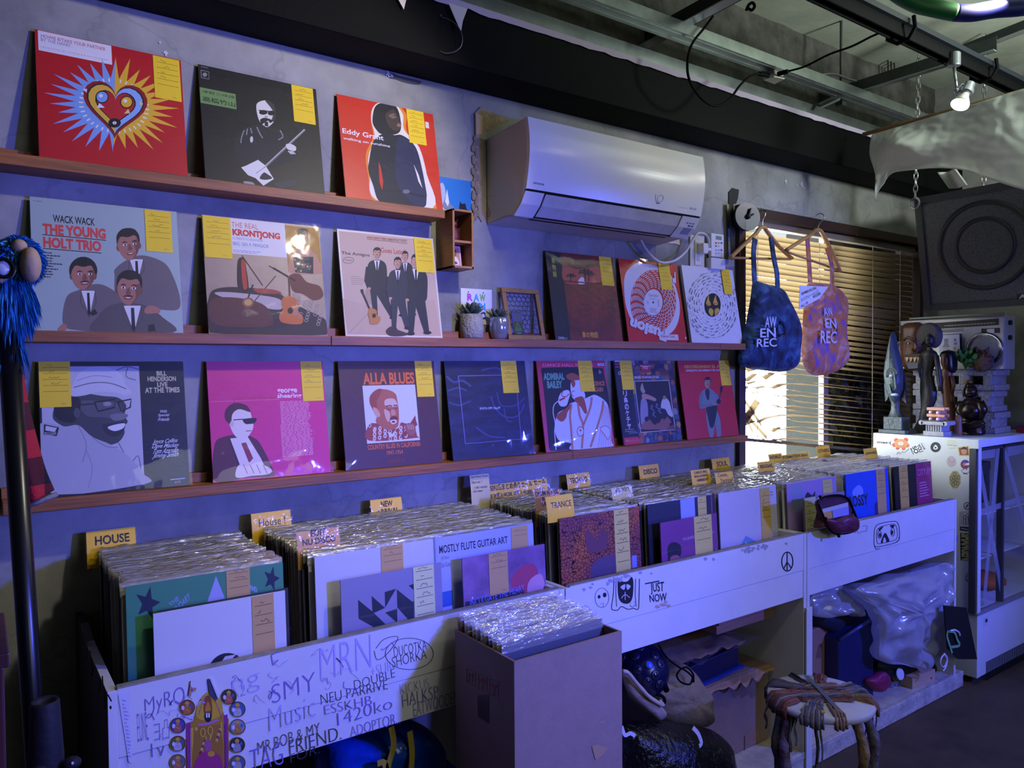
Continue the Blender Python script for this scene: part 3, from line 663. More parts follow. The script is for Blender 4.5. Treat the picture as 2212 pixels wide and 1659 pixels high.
A.text('RAWMEN RECORD', 0, 0, 0, 0, '#2a2a34', .01, quad=[(1730, 632), (1762, 619), (1764, 624), (1732, 638)]); A.text('オリジナルトートバッグ', 0, 0, 0, 0, '#2a2a34', .0, quad=[(1729, 645), (1766, 625), (1769, 632), (1731, 653)])
A.text('¥2500', 0, 0, 0, 0, '#2a2a34', .01, quad=[(1755, 639), (1771, 630), (1773, 636), (1757, 645)]); A.text('ALL 1点', 0, 0, 0, 0, '#2a2a34', .01, quad=[(1729, 659), (1744, 650), (1746, 655), (1731, 665)])
tag(b.build('price_tag'), 'white handwritten paper price tag on the orange tote bag', 'price tag')
# ================================================================ record shelves
WOOD = mat('#a8662f', .5, noise_amt=.55, noise_scale=14, stretch=(.25, 4, 4), bump=.12, bump_scale=40)
SZ = (.4726, .0876, -.2912); SX = ((-.35, 1.165), (.04, 2.59), (.045, 2.605))
for k, lab in enumerate(('top wooden record shelf, ending at the small wooden box', 'middle wooden record shelf with the two succulents on it', 'bottom wooden record shelf just above the bins')):
    z = SZ[k]; x0, x1 = SX[k]; t = thing('record_shelf', lab, 'shelf', ((x0+x1)/2, -.001, z-.026), 'record shelves')
    xs = [x0] + ([.80] if k == 1 else [1.66] if k == 2 else []) + ([2.43] if k == 1 else []) + [x1]
    for a, c in zip(xs, xs[1:]):
        b = MB(); b.box((a+.0006, -.094, z-.026), (c-.0006, -.001, z), WOOD); b.build('board', t, bevel=.0015)
    b = MB(); b.box((x0, -.026, z), (x1, -.001, z+.024), WOOD); b.build('back_rail', t, bevel=.001)

# ================================================================ record covers
CARDY = mat('#f3cf22', .6); CARDG = mat('#d9dba0', .6); CARDT = mat('#c9a263', .6)
class Cover:
    """a record jacket standing on the line y, z with its top leaning back"""
    def __init__(s, label, x, y, z, lean, quad, base, S=.3135, t=.004, group=None, name='record_album', art_rough=.55):
        s.S = S; a = R(lean); up = Vector((0, math.sin(a), math.cos(a))); s.n = Vector((0, -math.cos(a), math.sin(a)))
        s.bl = Vector((x, y, z+.0008)); s.up = up; s.tl = s.bl+up*S; s.t = t
        b = MB(); q = [s.bl, s.bl+Vector((S, 0, 0)), s.bl+Vector((S, 0, 0))+up*S, s.tl]
        b.prism(q, -s.n*t, base if isinstance(base, bpy.types.Material) else mat(base, .42))
        s.mb = b; s.A = Art(b, s.tl, (S, 0, 0), -up*S, s.n, homography(quad, [(0, 0), (1, 0), (1, 1), (0, 1)]), rough=art_rough)
        s.label = label; s.group = group; s.name = name; s.cards = []
    def card(s, x0, y0, x1, y1, m=None, rows=5): s.cards.append((x0, y0, x1, y1, m or CARDY, rows)); return s
    def done(s, sleeve=True, crease=1.0, seed=0):
        o = s.mb.build(s.name, None, org=s.bl+Vector((s.S/2, s.t/2, 0))); tag(o, s.label, 'record', s.group); s.o = o
        for (x0, y0, x1, y1, m, rows) in s.cards:
            b = MB(); A = Art(b, s.tl+s.n*max(.0009, s.A.k*s.A.step+.0003), (s.S, 0, 0), -s.up*s.S, s.n, s.A.tr); A.rect(x0, y0, x1, y1, m)
            (u0, v0), (u1, v1) = A.tr(x0, y0), A.tr(x1, y1); A.tr = lambda x, y: (x, y); du, dv = u1-u0, v1-v0; rr = random.Random(int(x0*3+y1)); ink = '#6d5a22' if m is CARDY else '#5c4a34'
            for k in range(rows):
                vv = v0+dv*(.14+.13*k)
                A.line([(u0+du*.12, vv), (u1-du*.08, vv)], dv*.008, ink)
                uu = u0+du*(.2+.2*rr.random()); pts = [(uu+du*.05*i, vv-dv*(.02+.05*rr.random())) for i in range(int(rr.uniform(4, 11)))]
                if k < rows-1: A.line([(min(a, u1-du*.1), c) for a, c in pts], dv*.009, ink)
            A.text('ラメン', u0+du*.66, v0+dv*.91, u0+du*.84, v0+dv*.95, ink)
            b.build('price_card', o, label='yellow handwritten price card' if m is CARDY else 'pale green handwritten price card' if m is CARDG else 'tan handwritten price card')
        if sleeve:
            b = MB(); S = s.S; sd = seed or int(abs(s.bl.x)*1000)+int(abs(s.bl.z)*100)
            def fn(u, v):
                x = -.003+u*(S+.009); zz = v*(S+.007)
                edge = min(1, 6*min(u, 1-u, v, 1-v)+.15)
                w = noise.noise(Vector((x*6+sd, zz*5, 1)))*.0016 + abs(noise.noise(Vector((x*16+zz*10+sd, zz*4, 2))))*.0012*crease
                fold = .004*crease*max(0, 1-abs((zz-.02-.09*u*u)*26))*(.4+.6*noise.noise(Vector((u*6, sd, 0))))
                return s.bl + Vector((x, 0, 0)) + s.up*zz + s.n*(.003+edge*(w+.001+fold))
            b.grid(fn, 26, 26, SLEEVE); b.build('plastic_sleeve', o, smooth=True)
        return s
def suit(A, pts, c, neck, tie=True, lap='#4d4644'):
    A.blob(pts, c); (nx, ny, w, h) = neck
    A.poly([(nx-w/2, ny), (nx+w/2, ny), (nx+w*.12, ny+h)], '#dcd9d4')
    if tie: A.poly([(nx-w*.08, ny+h*.08), (nx+w*.1, ny+h*.08), (nx+w*.2, ny+h*.9), (nx+w*.08, ny+h*1.05), (nx-w*.02, ny+h*.9)], '#17171a')
    A.line([(nx-w*.5, ny), (nx-w*.55, ny+h*.45), (nx+w*.1, ny+h)], w*.06, lap); A.line([(nx+w*.5, ny), (nx+w*.6, ny+h*.45), (nx+w*.12, ny+h)], w*.06, lap)
LEAN = (10.6, 10.0, 9.6); YB = -.069
G_TOP, G_MID, G_BOT = 'records on the top shelf', 'records on the middle shelf', 'records on the bottom shelf'

# --- red cover with the starburst
c = Cover('red record cover with a blue and yellow starburst heart', .129, YB, SZ[0], LEAN[0], [(218, 248), (1140, 408), (1215, 1155), (258, 1043)], '#bd1c24', group=G_TOP); A = c.A
A.rect(237, 254, 703, 450, '#e6e2e4'); A.text('HOWIE B/TAKE YOUR PARTNER', 256, 276, 660, 366, '#c4686c', .012); A.text('BY THE HAND', 256, 300, 438, 349, '#8c86b4', .012)
A.text('FEATURING ROBBIE SHAKESPEARE', 256, 322, 484, 360, '#8088bc'); A.text('PRODUCED BY HOWIE B & SLY DUNBAR', 258, 350, 676, 425, '#b06a84'); A.text('MIXED BY HOWIE B', 258, 362, 490, 402, '#8088bc')
rs = random.Random(5); cx, cy = 722, 705
for side, col in ((0, '#7fa6d8'), (1, '#e8b62c')):
    pts = []; n = 15
    for i in range(2*n+1):
        a = math.pi/2 + (math.pi*i/(2*n))*(1 if side == 0 else -1); k = (1.0+.10*rs.uniform(-1, 1)) if i % 2 == 0 else .60
        pts.append((cx+410*k*math.cos(a), cy+285*k*math.sin(a)+36*k*math.cos(a)))
    A.poly(pts+[(cx, cy)], col)
    for i in range(1, 18):
        a = math.pi/2+math.pi*i/18*(1 if side == 0 else -1); A.line([(cx+k*math.cos(a), cy+k*.76*math.sin(a)+.08*k*math.cos(a)) for k in (196, 224)], 9, '#efe6d0')
def heart(k, n=34): return [(cx+8+k*15.5*math.sin(t)**3, cy+2-k*(13*math.cos(t)-5*math.cos(2*t)-2*math.cos(3*t)-math.cos(4*t))*.92+k*1.6*math.sin(t)**3) for t in [2*math.pi*i/n for i in range(n)]]
A.poly(heart(13.2), '#8e1218'); A.poly(heart(11.8), '#191414'); H = heart(11.2); A.poly(H[:18]+[H[17]], '#8fb2e2'); A.poly(H[17:]+[H[0]], '#e3b53a'); A.poly(heart(8.4), '#191414'); A.poly(heart(7.8), '#bd1c24')
for x, y, col in ((644, 652, '#7fa6d8'), (800, 680, '#e8b62c')): A.ell(x, y, 42, 40, '#191414'); A.ell(x, y, 35, 33, col); A.ell(x-8, y-8, 12, 11, '#f0e8da')
A.poly([(612, 720), (628, 690), (662, 718)], '#dfe6f0'); A.poly([(786, 752), (812, 722), (825, 750)], '#e8cf80'); A.poly([(520, 606), (548, 604), (546, 628)], '#dfe6f0'); A.poly([(882, 668), (908, 690), (886, 698)], '#e8cf80')
A.ell(727, 812, 40, 30, '#141416'); A.ell(727, 812, 13, 10, '#e9e5da'); A.ell(727, 812, 3, 3, '#141416')
c.card(958, 382, 1155, 672).done()
# --- black cover with the player
c = Cover('black record cover with a bald man in dark glasses playing a lute', .484, YB, SZ[0], LEAN[0], [(1255, 447), (2020, 600), (2090, 1272), (1322, 1170)], mat('#19191b', .5, noise_amt=.6, noise_scale=40, stretch=(1, 1, 3)), group=G_TOP); A = c.A
A.line([(1272, 462), (1320, 472)], 8, '#55585a'); A.line([(1275, 485), (1325, 495), (1327, 541), (1278, 531), (1275, 485)], 4, '#8a8f88'); A.ell(1300, 513, 14, 13, '#8a8f88')
A.rect(1263, 590, 1508, 730, '#6f9450'); A.text('津軽三味線', 1284, 607, 1494, 664, '#14180f', .0); A.text('高橋竹山', 1288, 647, 1500, 716, '#14180f', .01)
A.blob([(1500, 930), (1560, 850), (1650, 825), (1760, 850), (1830, 880), (1900, 1000), (1880, 1050), (1700, 1090), (1520, 1010)], '#232325')
for p in ([(1560, 860), (1545, 900), (1540, 940)], [(1580, 850), (1575, 890)], [(1640, 840), (1660, 880), (1680, 910)], [(1790, 860), (1810, 900), (1780, 920)], [(1600, 845), (1610, 880)]): A.line(p, 7, '#8b8b88', 4)
A.blob([(1636, 735), (1640, 690), (1690, 672), (1740, 690), (1758, 740), (1752, 800), (1715, 838), (1690, 834), (1655, 800)], '#dedbcc')
A.blob([(1690, 672), (1740, 690), (1760, 745), (1752, 800), (1735, 800), (1742, 740)], '#3a3936'); A.ell(1680, 748, 27, 15, '#121212'); A.ell(1732, 752, 24, 15, '#121212'); A.line([(1650, 735), (1755, 745)], 6, '#121212')
A.blob([(1660, 796), (1685, 782), (1712, 786), (1742, 800), (1725, 815), (1712, 800), (1690, 812), (1672, 822)], '#161616'); A.poly([(1690, 808), (1712, 806), (1714, 838), (1690, 832)], '#161616')
A.line([(1690, 770), (1700, 778), (1708, 770)], 4, '#3a3936', 3); A.ell(1608, 918, 10, 20, '#cfcdc2')
A.line([(1702, 1085), (1952, 855)], 15, '#7d7d78'); A.line([(1702, 1080), (1948, 855)], 4, '#cfcdc2')
A.blob([(1830, 950), (1860, 945), (1895, 965), (1890, 990), (1855, 985), (1838, 975)], '#d6d3c6')
for k in range(3): A.line([(1845+k*12, 990), (1868+k*12, 1010)], 7, '#c9c6ba')
A.poly([(1545, 1092), (1575, 1082), (1652, 1045), (1702, 1082), (1756, 1165), (1690, 1206), (1640, 1160), (1590, 1140)], '#e1ded0'); A.blob([(1690, 1125), (1715, 1135), (1745, 1160), (1700, 1170), (1665, 1160)], '#2a2a2a'); A.line([(1640, 1130), (1705, 1085)], 4, '#8a8a80')
A.blob([(1560, 1180), (1620, 1185), (1640, 1215), (1600, 1212)], '#9a988e'); A.blob([(1760, 1190), (1880, 1175), (1900, 1200), (1800, 1220)], '#3c3c3c')
c.card(1857, 570, 2022, 828).done(crease=.5)
# --- red cover, man in dark blue
c = Cover('red record cover with a man in a dark blue top and cap', .859, YB, SZ[0], LEAN[0], [(107, 92), (678, 210), (752, 775), (172, 697)], '#d22c1a', group=G_TOP); A = c.A
A.blob([(312, 250), (318, 175), (380, 130), (460, 150), (520, 210), (520, 290), (560, 380), (640, 560), (715, 765), (640, 755), (350, 720), (300, 560), (285, 440), (325, 340)], '#e88a24')
A.blob([(312, 240), (325, 165), (385, 132), (450, 150), (500, 210), (510, 300), (600, 400), (650, 560), (690, 755), (350, 705), (310, 560), (300, 450), (335, 340)], '#e9e2d6')
A.blob([(320, 250), (335, 165), (392, 140), (450, 158), (478, 205), (490, 290), (460, 325), (380, 325), (345, 300)], '#161722')
A.blob([(400, 205), (440, 180), (470, 215), (480, 250), (492, 268), (478, 300), (450, 305), (420, 280), (400, 240)], '#43322e'); A.blob([(415, 215), (450, 205), (462, 225), (440, 235)], '#75625a'); A.blob([(470, 262), (490, 268), (484, 282), (466, 278)], '#8a6a60'); A.line([(445, 215), (470, 218)], 5, '#161214')
A.blob([(304, 480), (330, 360), (400, 318), (450, 330), (495, 330), (560, 375), (600, 450), (645, 640), (650, 700), (630, 752), (480, 735), (370, 715), (330, 620), (302, 540)], '#15172a')
A.blob([(480, 340), (560, 380), (600, 460), (648, 660), (640, 745), (590, 740), (540, 700), (470, 600), (460, 440)], '#1c2248')
A.poly([(360, 480), (375, 520), (390, 600), (385, 650), (368, 600)], '#d22c1a'); A.poly([(570, 500), (600, 560), (625, 640), (600, 600)], '#e9e2d6'); A.line([(370, 650), (520, 660), (640, 690)], 10, '#0c0c14'); A.ell(528, 658, 22, 12, '#6c6c74')
A.text('Eddy Grant', 142, 288, 390, 370, '#ece8ea', .018); A.text('walking on sunshine', 148, 338, 428, 406, '#ece8ea', .012); A.rect(632, 252, 658, 292, '#dfd8d6')
c.card(517, 170, 645, 392, rows=6).done(crease=.8)
# --- grey-green cover, three men in suits
c = Cover('pale grey-green record cover with three men in brown suits', .112, YB, SZ[1], LEAN[1], [(148, 75), (893, 145), (938, 760), (172, 745)], '#a3b3a9', group=G_MID); A = c.A
A.text('ML 7SERIES', 163, 94, 210, 103, '#22262a'); A.text('WACK WACK', 264, 164, 478, 219, '#15171a', .02); A.text('THE YOUNG', 211, 207, 534, 286, '#d4463a', .05); A.line([(212, 264), (535, 291)], 4, '#17171a'); A.text('HOLT TRIO', 215, 274, 512, 348, '#d4463a', .05); A.line([(214, 333), (512, 355)], 4, '#17171a')
A.lines(215, 350, 325, 490, 10, '#3a4044', .7, .5)
S1, S2 = '#6b605e', '#574d4b'; SK, SKD = '#a9705a', '#7a4c3c'
suit(A, [(580, 470), (582, 435), (640, 390), (720, 365), (830, 400), (880, 470), (918, 580), (905, 640), (800, 640), (640, 640), (585, 560)], S1, (690, 385, 70, 110))
A.face(650, 315, 118, 152, SK, '#1a1614', SKD, -.12, .4)
suit(A, [(320, 715), (335, 580), (400, 540), (490, 510), (570, 540), (625, 600), (640, 700), (560, 748), (400, 745)], S1, (445, 545, 70, 130)); A.poly([(455, 660), (480, 635), (495, 660), (470, 672)], '#1c1a1c')
A.face(420, 465, 128, 150, SK, '#15120f', SKD, .0, .5, True, afro=.04)
suit(A, [(480, 757), (500, 670), (560, 620), (640, 605), (740, 620), (830, 680), (885, 757)], S2, (672, 620, 90, 140)); A.poly([(755, 720), (785, 712), (795, 750), (755, 752)], '#1c1a1c')
A.face(655, 535, 130, 165, SK, '#191512', SKD, .05, -.2, True); A.blob([(735, 640), (760, 620), (805, 630), (815, 655), (780, 660), (742, 660)], SK)
A.blob([(295, 735), (320, 712), (340, 725), (330, 745), (300, 748)], SK)
c.card(728, 135, 877, 353).done(crease=1.2)
# --- instruments cover
c = Cover('record cover with violins, a guitar and a woman in a gold panel', .486, YB, SZ[1], LEAN[1], [(1015, 165), (1615, 220), (1672, 770), (1068, 762)], mat('#b0947a', .4, noise_amt=.25, noise_scale=9), group=G_MID); A = c.A
A.rect(1017, 168, 1455, 378, '#e2dccd'); A.text('THE REAL', 1166, 200, 1305, 238, '#cf5a4c', -.004); A.text('KRONTJONG', 1172, 234, 1420, 296, '#cc2a22', .05)
A.text('A TRIBUTE TO INDONESIA', 1176, 276, 1330, 300, '#7c90b8'); A.text('BRIG. GEN. R. PIRNGADIE', 1177, 300, 1360, 331, '#6a82b4', .01); A.text('AND HIS TRADITIONAL ORCHESTRA', 1177, 324, 1345, 338, '#7c90b8'); A.lines(1178, 340, 1320, 366, 2, '#7c90b8')
A.rect(1440, 214, 1637, 460, '#b08430')
A.blob([(1475, 455), (1470, 390), (1490, 345), (1530, 325), (1580, 340), (1612, 380), (1632, 455)], '#bf8b68'); A.poly([(1485, 375), (1590, 372), (1592, 458), (1500, 452)], '#1c1e2e')
for i in range(12): A.ell(1498+(i*37) % 85, 388+(i*23) % 58, 6, 6, ('#b4533c', '#c9a24c', '#4a6a58')[i % 3], 8)
A.face(1533, 285, 55, 88, '#c08a66', '#1c1512', '#96654a', .05, .3); A.ell(1530, 243, 30, 14, '#1c1512'); A.ell(1502, 285, 7, 9, '#e6e0d4')
A.blob([(1062, 585), (1110, 535), (1250, 530), (1400, 550), (1480, 600), (1560, 640), (1660, 690), (1668, 765), (1072, 758)], '#33211a')
A.blob([(1090, 560), (1180, 555), (1400, 580), (1440, 620), (1400, 640), (1200, 600)], '#b9a79c'); A.blob([(1070, 600), (1180, 580), (1330, 610), (1390, 680), (1360, 725), (1100, 715)], '#5a2a20')
A.blob([(1205, 395), (1235, 385), (1250, 440), (1262, 540), (1225, 555), (1205, 510)], '#26140f'); A.blob([(1222, 400), (1240, 400), (1250, 470), (1256, 530), (1235, 530)], '#b8371f')
for p in ([(1225, 370), (1335, 520)], [(1260, 640), (1400, 470)], [(1130, 700), (1260, 655)], [(1365, 420), (1470, 480)]): A.line(p, 5, '#4a2a1c')
A.blob([(1470, 470), (1520, 460), (1560, 500), (1625, 520), (1645, 570), (1600, 592), (1540, 560), (1490, 545)], '#6d3a22'); A.line([(1385, 430), (1500, 495)], 9, '#2c1710')
A.line([(1466, 470), (1474, 580)], 9, '#6a3a1e'); A.blob([(1440, 580), (1480, 572), (1522, 600), (1515, 640), (1545, 680), (1530, 712), (1440, 705), (1422, 670), (1440, 640), (1430, 610)], '#c56a28'); A.ell(1478, 645, 14, 16, '#2a1710')
A.ell(1262, 605, 30, 25, '#8a5a2c'); A.ell(1262, 605, 20, 16, '#c89a52'); A.line([(1262, 580), (1285, 515)], 8, '#2c1710'); A.blob([(1290, 535), (1390, 540), (1430, 560), (1320, 558)], '#a23a26')
for i in range(26): A.ring(1500+(i*53) % 155, 565+(i*31) % 110+(i*53 % 155)*.35, 9, 7, 3, '#a89a86', 8)
c.card(1018, 170, 1178, 388).done(crease=1.3)
# --- four men in dark suits
def man(A, x, y0, y1, w, c='#1d1f28', skin='#c48f74', hair='#17120f', d=0):
    h = y1-y0; hd = h*.15
    A.blob([(x-w*.5, y0+h*.24), (x-w*.25, y0+h*.17), (x+w*.25, y0+h*.17), (x+w*.52, y0+h*.25), (x+w*.55, y0+h*.45), (x+w*.42, y0+h*.58), (x-w*.42, y0+h*.56), (x-w*.55, y0+h*.42)], c)
    A.poly([(x-w*.4, y0+h*.5), (x+w*.42, y0+h*.52), (x+w*.45+d, y0+h*.95), (x+w*.2+d, y0+h*.95), (x+w*.02, y0+h*.65), (x-w*.18+d*.5, y0+h*.97), (x-w*.42+d*.5, y0+h*.96)], c)
    A.ell(x-w*.32+d*.5, y0+h*.975, w*.2, h*.022, '#0c0c0e', 10); A.ell(x+w*.36+d, y0+h*.965, w*.2, h*.022, '#0c0c0e', 10)
    A.poly([(x-w*.16, y0+h*.17), (x+w*.16, y0+h*.17), (x+w*.02, y0+h*.36)], '#dcd8d2'); A.line([(x, y0+h*.18), (x+w*.02, y0+h*.36)], w*.08, '#141418')
    A.line([(x-w*.5, y0+h*.26), (x-w*.58, y0+h*.45), (x-w*.42, y0+h*.55)], w*.2, c); A.ell(x-w*.4, y0+h*.56, w*.1, h*.02, skin, 8)
    A.face(x, y0+hd*.5, w*.42, hd*1.05, skin, hair, '#96664e')
c = Cover('tan record cover with four men in dark suits and a guitar', .853, YB, SZ[1], LEAN[1], [(107, 880), (690, 935), (750, 1525), (172, 1508)], '#d8cfbd', group=G_MID); A = c.A
A.poly([(118, 893), (682, 946), (740, 1514), (180, 1498)], '#c6aa92'); A.poly([(150, 1290), (300, 1330), (700, 1300), (738, 1514), (180, 1498)], '#bfa389'); A.line([(190, 1490), (330, 1350)], 3, '#9d836c')
A.line([(289, 927), (533, 945), (534, 965), (290, 940), (289, 927)], 3, '#8a3a34'); A.text('NEW IMPROVED', 293, 928, 400, 946, '#b0443a', .01); A.text('FULL DIMENSIONAL STEREO', 385, 936, 528, 958, '#3a3232', .01)
A.text('The Amigos', 136, 1013, 306, 1050, '#1a1618', .012); A.text('“Goes Latin”', 357, 988, 524, 1032, '#b23a30', .012); A.ring(179, 1067, 32, 18, 2.5, '#4a3a34'); A.text('Capitol', 157, 1060, 201, 1074, '#2c2422', .01); A.lines(195, 1160, 300, 1222, 5, '#9a8272', .5, .3)
A.blob([(330, 1100), (300, 1200), (280, 1280), (330, 1330), (340, 1200)], '#a89078')
man(A, 350, 995, 1420, 110, d=60); man(A, 520, 1015, 1400, 90, d=20); man(A, 585, 1035, 1510, 130, d=25); man(A, 475, 1052, 1480, 105, '#272a34', d=25)
A.line([(262, 1250), (318, 1370)], 10, '#33231a'); A.blob([(300, 1380), (312, 1345), (350, 1362), (352, 1385), (375, 1405), (360, 1440), (315, 1438), (308, 1410)], '#b9783a'); A.ell(336, 1392, 11, 13, '#241510'); A.poly([(252, 1240), (268, 1236), (274, 1255), (260, 1262)], '#33231a')
A.blob([(408, 1480), (440, 1455), (480, 1475), (540, 1500), (500, 1512), (430, 1508)], '#3c2a28')
c.card(570, 930, 702, 1142).done(crease=1.2)
# --- dark red elephant story cover
c = Cover('dark red record cover with palm silhouettes and a black spine band', 1.608, YB, SZ[1], LEAN[1], [(745, 97), (1210, 135), (1300, 712), (832, 707)], mat('#9a2a1e', .45, noise_amt=.6, noise_scale=6, col2='#43120f', bump=.2, bump_scale=60), group=G_MID); A = c.A
A.rect(746, 98, 936, 707, '#15171a')
for i, ch in enumerate('象物語'): A.text(ch, 786+i*6, 142+i*46, 818+i*6, 184+i*46, '#cbbf3c', .01)
A.lines(758, 140, 774, 400, 30, '#8d9194', .2, .6); A.lines(830, 160, 850, 400, 30, '#6d7174', .2, .6); A.text('EMI', 848, 682, 890, 700, '#9aa0a8', .01); A.lines(850, 690, 925, 706, 2, '#9aa0a8')
A.blob([(870, 200), (980, 220), (1100, 200), (1180, 260), (1150, 300), (900, 320)], '#b5543a'); A.blob([(975, 300), (1000, 272), (1022, 290), (1020, 318), (985, 322)], '#ecd6d0')
for x, y, k in ((926, 262, 1), (1025, 235, 1.5), (1050, 245, 1.2)):
    A.line([(x, y), (x-2, y+45*k)], 6*k, '#2c1a16')
    for a in range(7): A.line([(x, y), (x+20*k*math.cos(a*.9), y-14*k*math.sin(a*.9)), (x+34*k*math.cos(a*.9), y+8*k)], 7*k, '#2f2a20', 3)
A.rect(870, 305, 1215, 318, '#5a1a14'); A.text('象の物語', 1010, 646, 1126, 690, '#d99a2a', .02)
c.card(1112, 125, 1228, 331).done(crease=1.0)
# --- red Fusion cover
c = Cover('bright red record cover with white swirl and printed record rings', 1.95, YB, SZ[1], LEAN[1], [(1253, 140), (1670, 180), (1752, 718), (1340, 712)], '#c8201f', group=G_MID); A = c.A
A.blob([(1300, 360), (1310, 240), (1390, 170), (1440, 175), (1500, 185), (1620, 240), (1690, 420), (1690, 560), (1640, 650), (1560, 665), (1400, 620), (1325, 500)], '#d9d6e2'); A.ell(1508, 440, 162, 222, '#c8201f', 40)
for k in range(9):
    q = .96-.062*k; n = 26-k
    for i in range(n): A.ring(1508, 440, 162*q, 222*q, 5.5, '#ddd3da', 4, 360*i/n+k*9, 360*i/n+k*9+360/n*(.62+.2*((i*7+k) % 3)/3))
A.ell(1504, 445, 68, 92, '#b5b4c6', 36); A.ell(1504, 445, 64, 87, '#d5d6e6', 36); A.text('Cine Fusion', 1470, 385, 1540, 408, '#a83a46', .01); A.lines(1478, 415, 1530, 430, 2, '#b0606c'); A.lines(1456, 435, 1478, 460, 4, '#b0606c'); A.lines(1530, 425, 1556, 480, 7, '#b0606c'); A.lines(1478, 485, 1535, 520, 4, '#b0606c'); A.ell(1504, 445, 6, 8, '#16161a')
A.text('Fusion', 0, 0, 0, 0, '#ddd8e0', .05, quad=[(1600, 716), (1335, 628), (1348, 548), (1610, 640)]); A.rect(1546, 662, 1688, 704, '#d8d4de'); A.text('Fusion Dub', 1562, 668, 1660, 686, '#b8404a', .02)
A.poly([(1640, 275), (1662, 280), (1660, 300), (1652, 310), (1640, 300)], '#ddd8e0'); A.line([(1655, 235), (1660, 312)], 10, '#ddd8e0'); A.ell(1737, 688, 6, 8, '#e9c8cc', 10)
c.card(1532, 163, 1640, 360).done(crease=.9)
# --- white cover with rings of dots
c = Cover('thick white record cover with dotted rings around a black centre', 2.291, YB, SZ[1], LEAN[1], [(1693, 182), (2068, 215), (2148, 722), (1775, 718)], '#dfdfe8', group=G_MID, t=.012); A = c.A
rs = random.Random(9)
for k in range(7):
    rx, ry = 78+k*17, 100+k*21; n = 10+k*3
    for i in range(n):
        a = 360*i/n+k*23; A.ring(1921, 458, rx, ry, .9, '#5a5a6c', 3, a, a+360/n*.75) if k % 2 == 0 or i % 2 else None
        A.ell(1921+rx*math.cos(R(a)), 458+ry*math.sin(R(a)), 2.6, 3.2, '#3c3c48', 6)
        if rs.random() < .6: A.line([(1921+(rx+4)*math.cos(R(a)), 458+(ry+5)*math.sin(R(a))), (1921+(rx+4)*math.cos(R(a+8)), 458+(ry+5)*math.sin(R(a+8)))], 3.2, '#4a4a58')
A.ell(1921, 458, 57, 81, '#121214', 36)
for x, y in ((1888, 435), (1940, 430)): A.blob([(x-16, y+20), (x-8, y-20), (x+2, y-42), (x+6, y-10), (x+18, y+25)], '#c9a63e'); A.ell(x, y+22, 14, 7, '#121214', 10); A.ell(x+1, y+24, 12, 6, '#c9a63e', 10)
A.blob([(1890, 495), (1905, 480), (1925, 500), (1915, 535), (1895, 520)], '#c9a63e'); A.blob([(1935, 490), (1960, 480), (1968, 500), (1950, 520), (1938, 535)], '#c9a63e')
c.card(1978, 208, 2067, 386).done(sleeve=True, crease=.5)
# --- black cover with a large photograph
c = Cover('black record cover with a grey photograph of a man in a cap and glasses', .121, YB, SZ[2], LEAN[2], [(195, 900), (930, 905), (963, 1545), (222, 1600)], mat('#0f131d', .5), group=G_BOT); A = c.A
A.rect(207, 925, 734, 1538, '#b9b8c2')
for p in ([(520, 935), (560, 960), (640, 930), (705, 945)], [(650, 930), (640, 980), (690, 1000)], [(600, 1320), (660, 1420), (700, 1390), (715, 1460)]): A.line(p, 4, '#5a5a64', 4)
A.blob([(270, 1180), (300, 1100), (380, 1060), (520, 1080), (600, 1090), (640, 1130), (632, 1180), (648, 1215), (628, 1240), (632, 1275), (600, 1320), (540, 1330), (460, 1290), (380, 1260), (300, 1220)], '#3e3e45')
A.blob([(400, 1110), (500, 1105), (600, 1120), (625, 1180), (600, 1200), (520, 1190), (440, 1180)], '#56565e'); A.blob([(560, 1180), (610, 1170), (650, 1180), (628, 1202), (580, 1208)], '#74747c')
A.blob([(520, 1230), (560, 1222), (632, 1215), (628, 1260), (590, 1290), (540, 1275)], '#2a2a30'); A.blob([(548, 1240), (630, 1222), (625, 1248), (580, 1262)], '#dedde2')
A.blob([(275, 1150), (300, 1100), (360, 1080), (410, 1100), (400, 1180), (370, 1215), (300, 1200)], '#1e1e24'); A.ell(392, 1165, 16, 26, '#4c4c54')
A.blob([(360, 1075), (375, 1010), (410, 955), (480, 928), (560, 935), (620, 975), (640, 1030), (668, 1060), (640, 1078), (580, 1062), (500, 1060), (420, 1078)], '#c6c5cf'); A.line([(375, 1035), (470, 1012), (560, 1015), (640, 1045)], 5, '#6a6a76', 4); A.line([(390, 1000), (480, 975), (570, 985)], 3, '#85858f', 4)
for x0, x1 in ((480, 585), (598, 665)): A.line([(x0, 1112), (x1, 1098), (x1-4, 1140), (x0+18, 1160), (x0, 1112)], 8, '#15151a')
A.line([(395, 1125), (485, 1120)], 8, '#26262c'); A.ell(545, 1122, 22, 12, '#8f8f98', 10)
A.blob([(207, 1260), (230, 1215), (330, 1235), (400, 1230), (470, 1290), (560, 1330), (650, 1390), (725, 1480), (733, 1536), (230, 1566)], '#aaa9b8'); A.line([(400, 1235), (440, 1330), (420, 1420)], 4, '#83828f', 4); A.line([(470, 1295), (540, 1340), (600, 1345)], 4, '#83828f', 4); A.line([(440, 1360), (470, 1450), (450, 1550)], 5, '#94939f', 4)
A.poly([(227, 1222), (303, 1240), (292, 1284), (226, 1275)], '#1a1a22'); A.poly([(236, 1230), (292, 1242), (282, 1262), (234, 1254)], '#c6c5cf'); A.text('MULLIGAN', 230, 1262, 288, 1278, '#c6c5cf')
for s_, x0, y0, x1, y1 in (('BILL', 794, 954, 846, 978), ('HENDERSON', 748, 982, 894, 1007), ('LIVE', 797, 1012, 851, 1036), ('AT THE TIMES', 735, 1040, 913, 1066)): A.text(s_, x0, y0, x1, y1, '#cbc2a0', .03)
